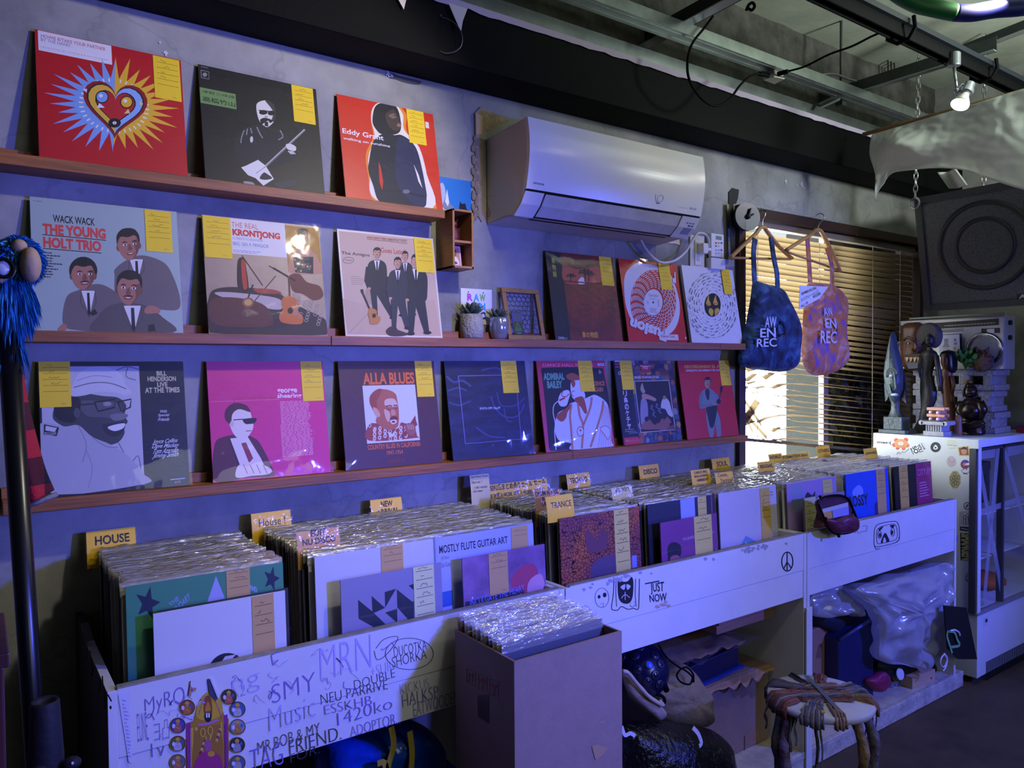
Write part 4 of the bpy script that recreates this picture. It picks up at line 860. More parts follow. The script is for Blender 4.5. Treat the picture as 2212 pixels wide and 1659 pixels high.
for s_, x0, y0, x1, y1 in (('With', 811, 1156, 848, 1170), ('Special', 802, 1176, 858, 1192), ('Friends', 803, 1196, 860, 1212), ('Joyce Collins', 777, 1308, 901, 1330), ('Dave Mackay', 772, 1332, 908, 1354), ('Tom Azarello', 776, 1356, 906, 1376), ('Jimmy Smith', 776, 1380, 906, 1403)): A.text(s_, x0, y0, x1, y1, '#cfd0dc', .012, .12)
A.line([(865, 1516), (938, 1510)], 5, '#9aa0c0'); A.text('DS-779', 885, 1524, 916, 1534, '#9aa0c0')
c.card(197, 897, 365, 1134).done(crease=1.2)
# --- bright pink cover
c = Cover('bright pink record cover with a man in sunglasses and a suit', .491, YB, SZ[2], LEAN[2], [(1040, 905), (1640, 908), (1690, 1470), (1087, 1525)], mat('#cf1a72', .5), group=G_BOT); A = c.A
A.line([(1062, 1112), (1420, 1100)], 3, '#e06a90'); A.text('jazz standards', 1180, 1085, 1400, 1106, '#b02e4e', .0); A.text('george', 1408, 1048, 1513, 1075, '#e9dfe4', .02); A.text('shearing', 1409, 1072, 1536, 1098, '#e9dfe4', .02)
A.lines(1424, 1112, 1590, 1225, 17, '#dfa8c0', .12, .4); A.lines(1428, 1232, 1607, 1385, 22, '#dfa8c0', .12, .4)
A.blob([(1085, 1500), (1090, 1330), (1140, 1290), (1230, 1280), (1300, 1300), (1340, 1350), (1390, 1450), (1395, 1490), (1250, 1500), (1150, 1522)], '#57202c')
A.poly([(1165, 1300), (1260, 1290), (1330, 1400), (1350, 1440), (1215, 1440)], '#e2d3d0'); A.poly([(1228, 1325), (1252, 1318), (1290, 1400), (1270, 1425)], '#8a2a3c'); A.line([(1165, 1300), (1220, 1440)], 9, '#3c141e')
A.blob([(1160, 1210), (1160, 1160), (1210, 1130), (1262, 1150), (1282, 1200), (1288, 1245), (1262, 1290), (1230, 1306), (1190, 1280)], '#e4d2cc'); A.blob([(1142, 1200), (1146, 1150), (1190, 1118), (1250, 1130), (1272, 1165), (1215, 1150), (1180, 1175), (1172, 1225)], '#4e1a26')
A.blob([(1236, 1202), (1302, 1196), (1296, 1220), (1268, 1226), (1246, 1224)], '#2a0f16'); A.line([(1185, 1205), (1300, 1198)], 5, '#2a0f16'); A.line([(1250, 1262), (1278, 1260)], 4, '#8a4a50'); A.ell(1178, 1225, 10, 16, '#d8b8b4')
A.blob([(1200, 1490), (1212, 1440), (1260, 1420), (1330, 1430), (1385, 1455), (1370, 1480), (1280, 1490), (1225, 1500)], '#e4d2cc')
for k in range(4): A.line([(1240+k*34, 1432), (1262+k*34, 1478)], 4, '#a8646c')
c.card(1525, 908, 1650, 1108).done(crease=1.6)
# --- brown country blues cover
c = Cover('dark brown record cover with orange lettering and a square portrait', .85, YB, SZ[2], LEAN[2], [(130, 130), (1360, 125), (1505, 1395), (270, 1520)], mat('#4c231f', .5), group=G_BOT); A = c.A
A.text('ALLA BLUES', 452, 276, 1126, 414, '#dd6a1e', .035); A.rect(455, 440, 1208, 1122, '#d0cfdb')
A.blob([(540, 950), (640, 915), (900, 985), (960, 905), (1020, 915), (1120, 930), (1170, 1070), (1165, 1095), (555, 1135)], '#94402c')
for i in range(44):
    x = 560+(i*67) % 470; y = 945+(i*41) % 170
    if not (760 < x < 910 and y < 1010): A.ring(x, y, 17, 20, 8, '#d8cfd4', 10)
A.poly([(780, 1020), (850, 1050), (900, 985), (870, 1080), (830, 1090)], '#cfcedb'); A.poly([(1050, 960), (1140, 810), (1152, 880), (1170, 930), (1000, 1090), (950, 1095)], '#8a3a26')
A.blob([(650, 820), (640, 900), (760, 990), (860, 990), (925, 940), (930, 780), (910, 640), (880, 540), (780, 490), (650, 490), (570, 560), (560, 640), (590, 740)], '#b05f42')
A.blob([(560, 680), (553, 580), (620, 500), (700, 480), (680, 560), (640, 640), (650, 720), (610, 740)], '#99472e'); A.blob([(750, 620), (850, 600), (900, 650), (900, 700), (760, 700)], '#d4b4a8'); A.blob([(740, 740), (800, 760), (820, 820), (800, 900), (760, 840)], '#cfa896')
A.blob([(595, 720), (640, 725), (690, 800), (670, 840), (620, 800)], '#cf9d88'); A.line([(760, 700), (820, 690), (835, 705)], 16, '#8a3e28', 4); A.line([(860, 690), (905, 685)], 16, '#8a3e28'); A.line([(770, 740), (820, 745)], 10, '#6f2c1c'); A.line([(870, 725), (905, 728)], 10, '#6f2c1c')
A.blob([(830, 750), (870, 745), (890, 800), (840, 815)], '#c98f7a'); A.blob([(815, 860), (860, 822), (915, 840), (905, 870), (850, 880)], '#6f2c1c'); A.blob([(820, 880), (890, 868), (900, 905), (850, 925)], '#dcd3d6'); A.ell(862, 895, 24, 14, '#6f2c1c', 10)
A.blob([(1010, 960), (1050, 910), (1130, 930), (1150, 1010), (1110, 1070), (1050, 1050)], '#9a5a50')
for k in range(4): A.line([(1040+k*22, 930), (1060+k*22, 990)], 7, '#c9a29c')
A.text('COUNTRY BLUES IN CALIFORNIA', 533, 1190, 1217, 1199, '#d06a3c', .03); A.text('1947-1954', 780, 1262, 994, 1300, '#d06a3c', .02); A.text('MUSKADINE 103', 800, 1375, 1010, 1398, '#a8502e')
c.card(1113, 118, 1381, 572).done(crease=1.5)
# --- dark blue abstract cover
c = Cover('dark navy record cover with a thin lilac square and blurred streaks', 1.201, YB, SZ[2], LEAN[2], [(38, 853), (598, 853), (672, 1490), (118, 1540)], mat('#20264c', .5, noise_amt=.75, noise_scale=9, stretch=(1, 1, 4), col2='#090b18'), group=G_BOT); A = c.A
for p, w in (([(60, 960), (110, 1000), (170, 990), (230, 1030)], 9), ([(70, 1060), (140, 1040), (200, 1060)], 7), ([(80, 1140), (150, 1160), (230, 1130)], 6), ([(370, 1100), (400, 1180), (470, 1240), (560, 1230), (600, 1150)], 6), ([(410, 1070), (440, 1160), (540, 1160), (600, 1110)], 5), ([(270, 1310), (360, 1370), (470, 1380)], 6), ([(300, 920), (400, 900), (470, 940)], 6), ([(460, 1180), (480, 1260), (520, 1270)], 5)): A.line(p, w*1.8, '#353f70', 5)
A.line([(140, 957), (537, 950), (581, 1391), (198, 1423), (140, 957)], 6, '#6f62a4'); A.text('RYOTA OPP / Bug EP', 293, 1175, 436, 1189, '#c9cbe4', .012)
c.card(428, 850, 563, 1074).done(crease=1.5)
# --- dance hall cover
c = Cover('red and black record cover with a white-robed singer and green lettering', 1.564, YB, SZ[2], LEAN[2], [(70, 150), (1010, 165), (1185, 1320), (230, 1405)], '#b92c42', group=G_BOT); A = c.A
A.text('DANCE HALL REGGAE', 163, 190, 862, 236, '#d9a0b0', .0); A.rect(915, 197, 1008, 232, '#cfd2ec'); A.text('TUFF', 925, 204, 998, 226, '#3a4a8a', .04)
A.blob([(145, 300), (150, 255), (200, 245), (560, 243), (960, 262), (995, 285), (1010, 340), (1090, 700), (1130, 1250), (1135, 1320), (1080, 1345), (700, 1365), (330, 1385), (280, 1360), (260, 1250), (200, 700)], '#0e1016')
A.text('ADMIRAL', 168, 316, 471, 411, '#5f9f88', .05); A.text('BAILEY', 222, 424, 446, 521, '#5f9f88', .05); A.text('SCIENCE', 830, 437, 1024, 497, '#c06a34', .04); A.text('AGAIN', 850, 516, 1006, 578, '#c06a34', .04); A.ring(953, 318, 14, 14, 6, '#cfd2e4'); A.line([(948, 300), (944, 282)], 6, '#cfd2e4')
RU, WH = '#9c4a2c', '#c9cae2'
A.blob([(360, 930), (400, 850), (520, 790), (560, 730), (700, 690), (820, 640), (900, 620), (1020, 690), (1080, 780), (1120, 1000), (1135, 1240), (1125, 1330), (590, 1365), (580, 1280), (430, 1250), (370, 1180), (345, 1060)], WH)
A.blob([(560, 580), (560, 440), (640, 400), (720, 440), (740, 560), (760, 640), (720, 700), (640, 690), (590, 660)], WH); A.blob([(610, 680), (680, 640), (740, 660), (790, 840), (760, 870), (700, 780)], RU); A.blob([(490, 360), (560, 320), (640, 345), (700, 400), (640, 420), (540, 415)], RU); A.blob([(560, 440), (600, 420), (620, 470), (590, 520)], RU); A.line([(610, 560), (560, 590), (600, 640)], 10, RU, 3)
A.blob([(395, 640), (440, 570), (520, 550), (550, 600), (530, 680), (500, 760), (430, 770), (390, 720)], WH); A.line([(450, 560), (430, 620), (490, 640), (540, 600)], 12, RU, 3); A.line([(480, 655), (400, 690)], 26, RU); A.line([(400, 690), (330, 750), (320, 860), (350, 1000), (345, 1130), (370, 1370)], 11, '#d6cfdc', 5)
A.blob([(360, 920), (390, 870), (490, 800), (560, 740), (580, 760), (520, 850), (500, 930), (440, 980)], RU)
for p in ([(570, 750), (555, 900), (575, 1080), (600, 1360)], [(660, 720), (690, 900), (740, 1040), (730, 1350)], [(850, 650), (830, 800), (740, 1040)], [(1010, 700), (980, 900), (850, 1330)]): A.line(p, 26, RU, 4); A.line(p, 10, '#c9946c', 4)
for k in range(6): A.line([(1020+k*14, 740+k*12), (960+k*34, 1330)], 4, RU)
A.ell(705, 1115, 50, 70, RU); A.ell(705, 1115, 42, 60, WH); A.ell(705, 1100, 12, 16, RU); A.blob([(985, 1080), (1040, 1045), (1100, 1070), (1120, 1160), (1090, 1220), (1050, 1180)], WH); A.line([(975, 1075), (1040, 1040), (1105, 1075), (1120, 1160), (1090, 1225), (1045, 1170), (985, 1095)], 7, RU, 4)
c.card(640, 158, 891, 572).done(crease=1.6)
# --- mosaic cover with black band
c = Cover('multicoloured mosaic record cover with a dancers photograph and black band', 1.921, YB, SZ[2], LEAN[2], [(1125, 130), (1955, 140), (2140, 1225), (1300, 1315)], '#3a3450', group=G_BOT); A = c.A
rs = random.Random(2); PAL = ['#5a4a6a', '#8a5a44', '#34507c', '#b08a4a', '#6a3038', '#3c6468', '#a0583c', '#23263c', '#8a8490', '#4a3a5c']
for j in range(14):
    for i in range(9):
        u, v = .3+i*.082+rs.uniform(-.02, .02), j*.073+rs.uniform(-.02, .02); t_ = A.tr; A.tr = lambda x, y: (x, y)
        if u < 1.0: A.poly([(u+.055*rs.uniform(.5, 1.1)*math.cos(a), v+.05*rs.uniform(.5, 1.1)*math.sin(a)) for a in (0, 1.1, 2.2, 3.2, 4.2, 5.3)], PAL[rs.randrange(10)])
        A.tr = t_
A.rect(1126, 131, 1532, 1305, '#0e111c')
for y in (140, 178, 216): A.line([(1140+(y-130)*.15, y), (1212, y)], 16, '#b0506c' if y > 150 else '#c9c9dc')
A.rect(1300, 1206, 1533, 1312, '#c02a34'); A.text('NONESUCH', 1352, 1234, 1520, 1256, '#d6707a', .0); A.ring(1345, 1246, 12, 12, 5, '#e0a0a4')
A.rect(1430, 412, 2035, 1085, '#c9c6cc'); A.rect(1438, 420, 2026, 1078, '#12121a'); A.poly([(1495, 185), (1655, 180), (1665, 290), (1590, 300), (1530, 290)], '#a8303c'); A.text('PSB', 1545, 215, 1620, 252, '#c9b8bc', .03); A.line([(1505, 208), (1655, 214)], 9, '#d6c8cc')
A.text('KECAK, FOUNTAIN OF BALI', 1428, 346, 1782, 380, '#cdd0e2', .03)
A.blob([(1530, 700), (1560, 660), (1620, 700), (1640, 900), (1600, 1060), (1560, 1050), (1530, 900)], '#8c88a4'); A.blob([(1545, 600), (1600, 590), (1740, 650), (1730, 690), (1620, 660), (1560, 680)], '#b08a7c'); A.blob([(1520, 520), (1545, 440), (1565, 500), (1590, 560), (1555, 580)], '#a89888')
A.blob([(1820, 780), (1830, 680), (1870, 640), (1930, 690), (1960, 780), (1990, 900), (1930, 880), (1880, 800)], '#c2c0cc'); A.ell(1862, 640, 22, 28, '#9c7464')
for x, y, r in ((1640, 1000, 90), (1760, 1040, 80), (1890, 970, 100), (1980, 1050, 60)): A.blob([(x-r, 1078), (x-r*.8, y), (x, y-r*.75), (x+r*.8, y), (x+r, 1078)], '#8c5c50' if r > 70 else '#6f4a44'); A.ell(x-r*.2, y-r*.7, r*.34, r*.4, '#1a1216', 12)
for x, y in ((1690, 760), (1760, 740), (1720, 850), (1800, 800)): A.ell(x, y, 16, 22, '#54608c', 10); A.line([(x-20, y+20), (x+30, y+60)], 9, '#7c86b4')
for i, ch in enumerate('リ島のケチャ'):
    x, y = 1300+i*14, 590+i*90; A.text(ch, x-34, y-42, x+36, y+40, '#cfcade', .02)
A.lines(1220, 440, 1238, 700, 16, '#8a8ca8', .2, .6); A.lines(1400, 560, 1440, 1060, 30, '#5a5c78', .2, .5); A.line([(1310, 1090), (1440, 1082)], 8, '#8f91ae'); A.line([(1315, 1118), (1475, 1108)], 8, '#8f91ae'); A.line([(1370, 1140), (1500, 1130)], 8, '#8f91ae'); A.ring(1213, 302, 14, 22, 7, '#c9c9dc')
c.card(1205, 130, 1438, 530).done(crease=1.4)
# --- red cover with a standing man
c = Cover('red record cover with a standing man in grey holding maracas', 2.265, YB, SZ[2], LEAN[2], [(1663, 840), (2043, 843), (2120, 1362), (1753, 1395)], '#c2242f', group=G_BOT); A = c.A
A.text('RECORDANDO EL AYER', 1715, 873, 2020, 896, '#e0a030', .05); A.text('CHIQUITO SOCARRAS Y SU CONJUNTO', 1726, 905, 2042, 922, '#e0d6da', .04)
A.blob([(1830, 1110), (1850, 1060), (1900, 1040), (1945, 1070), (1975, 1110), (1970, 1150), (1950, 1170), (1985, 1260), (1990, 1385), (1965, 1378), (1950, 1290), (1935, 1380), (1912, 1378), (1885, 1250), (1880, 1180), (1840, 1180)], '#77858f')
A.blob([(1885, 1170), (1955, 1160), (1960, 1200), (1940, 1300), (1915, 1310), (1895, 1240)], '#1f2c30'); A.line([(1850, 1070), (1845, 1160), (1935, 1150)], 20, '#6c7a86', 4); A.line([(1960, 1090), (1980, 1130), (1935, 1150)], 18, '#6c7a86', 4); A.blob([(1872, 1060), (1888, 1040), (1905, 1060), (1900, 1120), (1885, 1110)], '#26323a')
A.face(1890, 1003, 48, 78, '#a8866e', '#161414', '#7a5c4a', 0, .3); A.blob([(1980, 1040), (1990, 1022), (2000, 1035), (1996, 1065), (1984, 1070)], '#241c1e'); A.line([(1986, 1068), (1975, 1125)], 6, '#241c1e'); A.ell(1972, 1132, 16, 18, '#241c1e', 12); A.ell(1938, 1150, 12, 10, '#a8866e', 10)
A.text('LP-128', 2070, 1333, 2104, 1346, '#8a4a6a')
c.card(1965, 838, 2064, 1019).done(crease=.9)
# ================================================================ small things by the shelves
OAK = mat('#a87644', .45, noise_amt=.3, noise_scale=18, stretch=(4, .4, 4))
bx0, bx1 = 1.187, 1.262; zt, zb = onY(1018, 455, -.1).z, onY(1021, 581, -.1).z; yf = -.1
sb = thing('box_shelf', 'small open wooden box shelf with two compartments at the end of the top shelf', 'shelf', ((bx0+bx1)/2, -.001, zb))
t = .007; b = MB(); b.box((bx0, yf, zb), (bx0+t, -.001, zt), OAK); b.box((bx1-t, yf, zb), (bx1, -.001, zt), OAK); b.build('side_panel', sb, bevel=.001)
b = MB(); b.box((bx0, yf, zt-t), (bx1, -.001, zt), OAK); b.build('top_panel', sb, bevel=.001)
b = MB(); b.box((bx0, yf, zb), (bx1, -.001, zb+t), OAK); b.build('bottom_panel', sb, bevel=.001)
zm = onY(985, 520, -.1).z; b = MB(); b.box((bx0+t, yf+.003, zm-t/2), (bx1-t, -.001, zm+t/2), OAK); b.build('divider', sb)
b = MB(); b.box((bx0+t, -.006, zb+t), (bx1-t, -.001, zt-t), mat('#7c5630', .6)); b.build('back_panel', sb)
# maroon figure in the upper compartment
fg = thing('figurine', 'small maroon winged figurine in the upper compartment of the wooden box', 'figurine', (1.222, -.05, zm+t/2)); cx_, z0 = 1.222, zm+t/2+.0005
MAR = mat('#5a1622', .5, bump=.3, bump_scale=120); b = MB(); b.lathe([(.014, 0), (.018, .01), (.016, .03), (.01, .045), (.006, .05)], (cx_, -.05, z0), MAR, 14); b.build('torso', fg, smooth=True)
b = MB(); b.ball((cx_-.002, -.053, z0+.055), (.011, .011, .012), MAR, 12, 8)
for s_ in (-1, 1): b.lathe([(.004, 0), (.0, .018)], (cx_+s_*.007, -.052, z0+.062), MAR, 8, (s_*.4, 0, 1))
b.build('head', fg, smooth=True); b = MB()
for s_ in (-1, 1): b.prism([(cx_+s_*.01, -.045, z0+.04), (cx_+s_*.027, -.042, z0+.05), (cx_+s_*.025, -.042, z0+.02), (cx_+s_*.013, -.045, z0+.018)], (0, .003, 0), mat('#3c0d18', .6))
b.build('wings', fg)
# tiny framed picture in the lower compartment
pf = thing('framed_portrait', 'tiny pink framed portrait in the lower compartment of the wooden box', 'picture frame', (1.215, -.06, zb+t)); b = MB(); x0, x1, z0, z1 = 1.196, 1.243, zb+t+.0006, zb+t+.068
rt = Matrix.Rotation(R(-9), 3, 'X'); b.box((x0, -.062, z0), (x1, -.056, z1), mat('#d9a8b0', .4), rt, (0, -.06, z0)); b.build('frame', pf, bevel=.001)
b = MB(); A = Art(b, rt @ Vector((0, -.0026, z1-z0)) + Vector((x0, -.06, z0)), (x1-x0, 0, 0), rt @ Vector((0, 0, -(z1-z0))), rt @ Vector((0, -1, 0)))
A.rect(.14, .12, .86, .88, '#b98a6c'); A.blob([(.25, .88), (.3, .6), (.5, .5), (.72, .62), (.78, .88)], '#dfd6cc'); A.face(.5, .36, .26, .32, '#8a5c48', '#17120f', '#6a4434'); A.blob([(.35, .8), (.5, .74), (.66, .82), (.5, .88)], '#5a3a34'); b.build('portrait', pf)
# mountain postcard behind the box
b = MB(); q = [onY(x, y, -.004) for x, y in ((945, 380), (1018, 395), (1021, 470), (948, 450))]; xa, xb, za, zc = q[0].x, q[1].x, .415, q[0].z
b.box((xa, -.0025, za), (xb, -.0012, zc), mat('#2f7cc4', .35)); A = Art(b, (xa, -.0026, zc), (xb-xa, 0, 0), (0, 0, za-zc), (0, -1, 0))
A.blob([(0, .25), (.15, .1), (.24, .3), (.1, .6), (0, .6)], '#a9c4e0'); A.poly([(0, .62), (.12, .5), (.2, .4), (.28, .2), (.34, .42), (.45, .48), (.6, .62), (.7, .5), (.82, .6), (1, .5), (1, 1), (0, 1)], '#7d879c'); A.poly([(.22, .42), (.28, .2), (.34, .42), (.3, .5)], '#e4e8ee'); A.poly([(.05, .62), (.15, .52), (.3, .6), (.45, .52), (.55, .7), (.2, .75)], '#d4dae4'); A.poly([(.62, .55), (.66, .38), (.72, .42), (.82, .4), (.86, .5), (.96, .52), (.98, .9), (.7, .95)], '#14161c'); A.poly([(.35, .8), (.5, .7), (.66, .85), (.5, 1), (.3, 1)], '#23262e')
tag(b.build('postcard'), 'blue mountain postcard pinned above the small wooden box', 'postcard')
# letters poster pinned over the middle shelf
b = MB(); p0, p1 = onY(995, 622, -.003), onY(1063, 702, -.003); b.box((p0.x, -.003, p1.z), (p1.x, -.0015, p0.z), mat('#dcdbe2', .6)); A = Art(b, (p0.x, -.0031, p0.z), (p1.x-p0.x, 0, 0), (0, 0, p1.z-p0.z), (0, -1, 0))
for j, (w, cs) in enumerate((('RAW', ('#b04aa8', '#4aa0c8', '#6fae3c')), ('MEN', ('#c040a0', '#4a90d8', '#3aa0d8')), ('REC', ('#a060c0', '#4a80c8', '#2a3a70')))):
    for i, ch in enumerate(w): A.text(ch, .2+i*.2, .14+j*.25, .385+i*.2, .35+j*.25, cs[i], .05)
A.ell(.24, .1, .02, .02, '#2a2a30', 8); A.ell(.72, .1, .02, .02, '#2a2a30', 8); tag(b.build('poster'), 'small white poster with big coloured letters behind the stone plant pot', 'poster')
SUC = mat('#53624f', .5, noise_amt=.3, noise_scale=60)
def succulent(label, x, y, z, pot, r, h, n, lr, seed):
    s_ = thing('succulent', label, 'plant', (x, y, z), 'succulents on the middle shelf'); b = MB(); pot(b); b.build('pot', s_, smooth=True)
    b = MB(); b.lathe([(r*.82, 0), (0, .004)], (x, y, z+h-.006), mat('#2b231c', .9), 16); b.build('soil', s_)
    b = MB(); rr = random.Random(seed)
    for i in range(n):
        a = i*2.4; el = .25+1.15*(i/n); L = lr*(1-.45*i/n)*rr.uniform(.85, 1.1); d = Vector((math.cos(a)*math.cos(el), math.sin(a)*math.cos(el), math.sin(el))); o = Vector((x, y, z+h))
        b.tube([o+d*L*t_+Vector((0, 0, L*.25*t_*t_)) for t_ in (0, .3, .65, .9, 1)], [.004, .008, .0085, .004, .0006], SUC, 7, flat=.45)
    b.build('leaves', s_, smooth=True); return s_
STONE = mat('#a7a49a', .75, noise_amt=.3, noise_scale=70, bump=.8, bump_scale=130); GLZ = mat('#a9adbd', .12, .6)
zs = SZ[1]+.0005
pa = onZ(1019, 734, zs); pa = Vector((pa.x, -.045, zs)); pa.x = onY(1019, 735, -.045).x
succulent('succulent in a rough grey stone pot in front of the letters poster', pa.x, -.045, zs, lambda b: b.lathe([(.03, 0), (.036, .006), (.038, .03), (.036, .075), (.0335, .078), (.032, .07)], (pa.x, -.045, zs), STONE, 28), .036, .075, 24, .052, 4)
pb = onY(1078, 737, -.045)
succulent('succulent in a shiny faceted silver pot beside the picture frame', pb.x, -.045, zs, lambda b: b.lathe([(.02, 0), (.026, .006), (.032, .035), (.03, .068), (.026, .072), (.024, .066)], (pb.x, -.045, zs), GLZ, 9), .028, .068, 18, .044, 8)
# wooden frame with chicken wire
ft = thing('framed_picture', 'wooden picture frame with chicken wire leaning on the middle shelf', 'picture frame', (onY(1140, 737, -.06).x, -.06, zs))
x0, x1 = onY(1100, 735, -.068).x, onY(1180, 737, -.068).x; Hh = .178; a = R(14); up = Vector((0, math.sin(a), math.cos(a))); nn = Vector((0, -math.cos(a), math.sin(a))); o = Vector((x0, -.068, zs)); w = x1-x0; bw = .016
def bar3(u0, v0, u1, v1, m, th=.012, off=0): b.prism([o+Vector((u, 0, 0))+up*v+nn*off for u, v in ((u0, v0), (u1, v0), (u1, v1), (u0, v1))], -nn*th, m)
for (u0, v0, u1, v1, nm) in ((0, 0, w, bw, 'frame_rail'), (0, Hh-bw, w, Hh, 'frame_rail'), (0, bw, bw, Hh-bw, 'frame_rail'), (w-bw, bw, w, Hh-bw, 'frame_rail')):
    b = MB(); bar3(u0, v0, u1, v1, OAK); b.build(nm, ft, bevel=.0015)
b = MB(); WIRE = mat('#6a6a74', .4, .7); hx = .0105
for j in range(-1, 12):
    for i in range(-1, 9):
        cx_ = bw+i*hx*1.75+(hx*.87 if j % 2 else 0); cy_ = bw+j*hx*1.5
        for k in range(3):
            a0, a1 = R(30+60*k), R(90+60*k); p = (cx_+hx*math.cos(a0), cy_+hx*math.sin(a0)); q = (cx_+hx*math.cos(a1), cy_+hx*math.sin(a1))
            if all(bw-.002 < v[0] < w-bw+.002 and bw-.002 < v[1] < Hh-bw+.002 for v in (p, q)): b.tube([o+Vector((p[0], 0, 0))+up*p[1]-nn*.007, o+Vector((q[0], 0, 0))+up*q[1]-nn*.007], .0009, WIRE, 4)
b.build('chicken_wire', ft)
cd2 = thing('picture_card', 'dark blue card with a green pyramid standing inside the wire frame', 'card', o+Vector((w*.45, 0, bw))+nn*.001)
b = MB(); bar3(.024, bw+.0005, .062, .096, mat('#141a2c', .3), .002, .0005); A = Art(b, o+Vector((.024, 0, 0))+up*.096+nn*.0006, (.038, 0, 0), -up*(.095-bw), nn)
A.rect(0, .05, 1, .45, '#1c3a78'); A.blob([(.3, .2), (.4, .08), (.5, .2), (.48, .4), (.34, .4)], '#5a4a4a'); A.blob([(.6, .22), (.7, .1), (.8, .25), (.75, .42)], '#5a4a4a'); A.poly([(.5, .42), (.95, .86), (.08, .86)], '#1c6a3a'); A.ell(.52, .66, .1, .08, '#0e3a24'); A.text('ASIAN', .3, .9, .75, .97, '#8a94a8', .01); b.build('card_face', cd2)
# ================================================================ record bins
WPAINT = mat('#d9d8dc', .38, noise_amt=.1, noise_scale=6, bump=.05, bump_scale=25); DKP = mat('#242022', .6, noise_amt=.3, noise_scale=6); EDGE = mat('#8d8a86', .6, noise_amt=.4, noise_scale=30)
YP = -.53; ZT = -.585; ZS = -.715; ZB = -.81; ZF = -.745; PLZ = -1.355
UX = ((.187, 1.262), (1.266, 2.350), (2.354, 3.455))
PM = lambda px, py: (lambda p: (p.x, p.z))(onY(px, py, YP))
def marker(b, y=YP): A = Art(b, (0, y-.0006, 0), (1, 0, 0), (0, 0, 1), (0, -1, 0), lambda px, py: (lambda p: (p.x, p.z))(onY(px, py, y))); A.free = True; A.rough = .6; return A
UL = ('long white record bin covered in purple graffiti, nearest the camera', 'middle white record bin with JUST NOW and a peace sign drawn on it', 'far white record bin with a purse hanging over its edge')
units = []; FPN = []
for k, (x0, x1) in enumerate(UX):
    t = thing('record_bin', UL[k], 'record bin', ((x0+x1)/2, -.26, PLZ if k else PLZ), 'record bins'); units.append(t)
    b = MB(); b.box((x0+.016, YP, ZS), (x1-.016, YP+.018, ZT), WPAINT); b.box((x0+.016, YP-.0002, ZT-.0025), (x1-.016, YP+.0185, ZT+.0008), EDGE); FPN.append(b.build('front_panel', t, bevel=.0012))
    b = MB(); b.box((x0+.016, YP+.0015, ZB), (x1-.016, YP+.018, ZS-.0012), WPAINT); b.build('lower_rail', t, bevel=.001)
    for j, xa in enumerate((x0, x1-.016)):
        left = (k == 0 and j == 0); b = MB()
        prof = [(-.002, PLZ+.0005), (-.002, ZT+.005), (-.11, ZT+.005), (-.20, ZT-.01), (YP+.001, ZT-.006), (YP+.001, PLZ+.0005)]
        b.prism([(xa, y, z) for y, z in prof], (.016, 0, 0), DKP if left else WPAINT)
        if not left or True: b.box((xa, YP-.001, PLZ+.001), (xa+.016, YP+.002, ZT-.004), WPAINT)
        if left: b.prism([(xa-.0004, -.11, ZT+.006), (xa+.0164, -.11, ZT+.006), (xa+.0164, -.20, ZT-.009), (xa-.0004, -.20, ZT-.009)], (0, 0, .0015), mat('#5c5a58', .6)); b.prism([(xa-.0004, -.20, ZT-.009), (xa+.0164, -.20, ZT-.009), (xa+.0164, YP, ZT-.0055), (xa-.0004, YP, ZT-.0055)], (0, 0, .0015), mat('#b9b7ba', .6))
        ep = b.build('end_panel', t, bevel=.001, fixn=True)
        if left:
            b = MB(); A = Art(b, (xa-.0008, 0, 0), (0, 1, 0), (0, 0, 1), (-1, 0, 0), lambda px, py: (lambda p: (p.y, p.z))(onX(px, py, xa))); A.free = True; ink = '#0c0b0c'
            for pts in ([(176, 1367), (187, 1376), (188, 1425), (182, 1421)], [(195, 1405), (198, 1459), (202, 1440)], [(207, 1442), (215, 1460), (215, 1495), (209, 1489)], [(222, 1460), (226, 1530), (232, 1495)], [(234, 1500), (242, 1515)]): A.line(pts, 3.2, ink)
            for x, y in ((171, 1388), (173, 1406), (240, 1528)): A.ell(x, y, 2.6, 4, ink, 10)
            b.build('music_note_drawing', ep)
    b = MB(); b.box((x0+.016, YP+.018, ZF-.016), (x1-.016, -.012, ZF), WPAINT); b.build('bin_floor', t)
    b = MB(); b.box((x0+.016, -.012, PLZ+.03), (x1-.016, -.003, ZT), mat('#6f6b62', .7)); b.build('back_panel', t)
PUR, BLK_, LPU = '#7f6ab4', '#3a3848', '#b3a8d8'
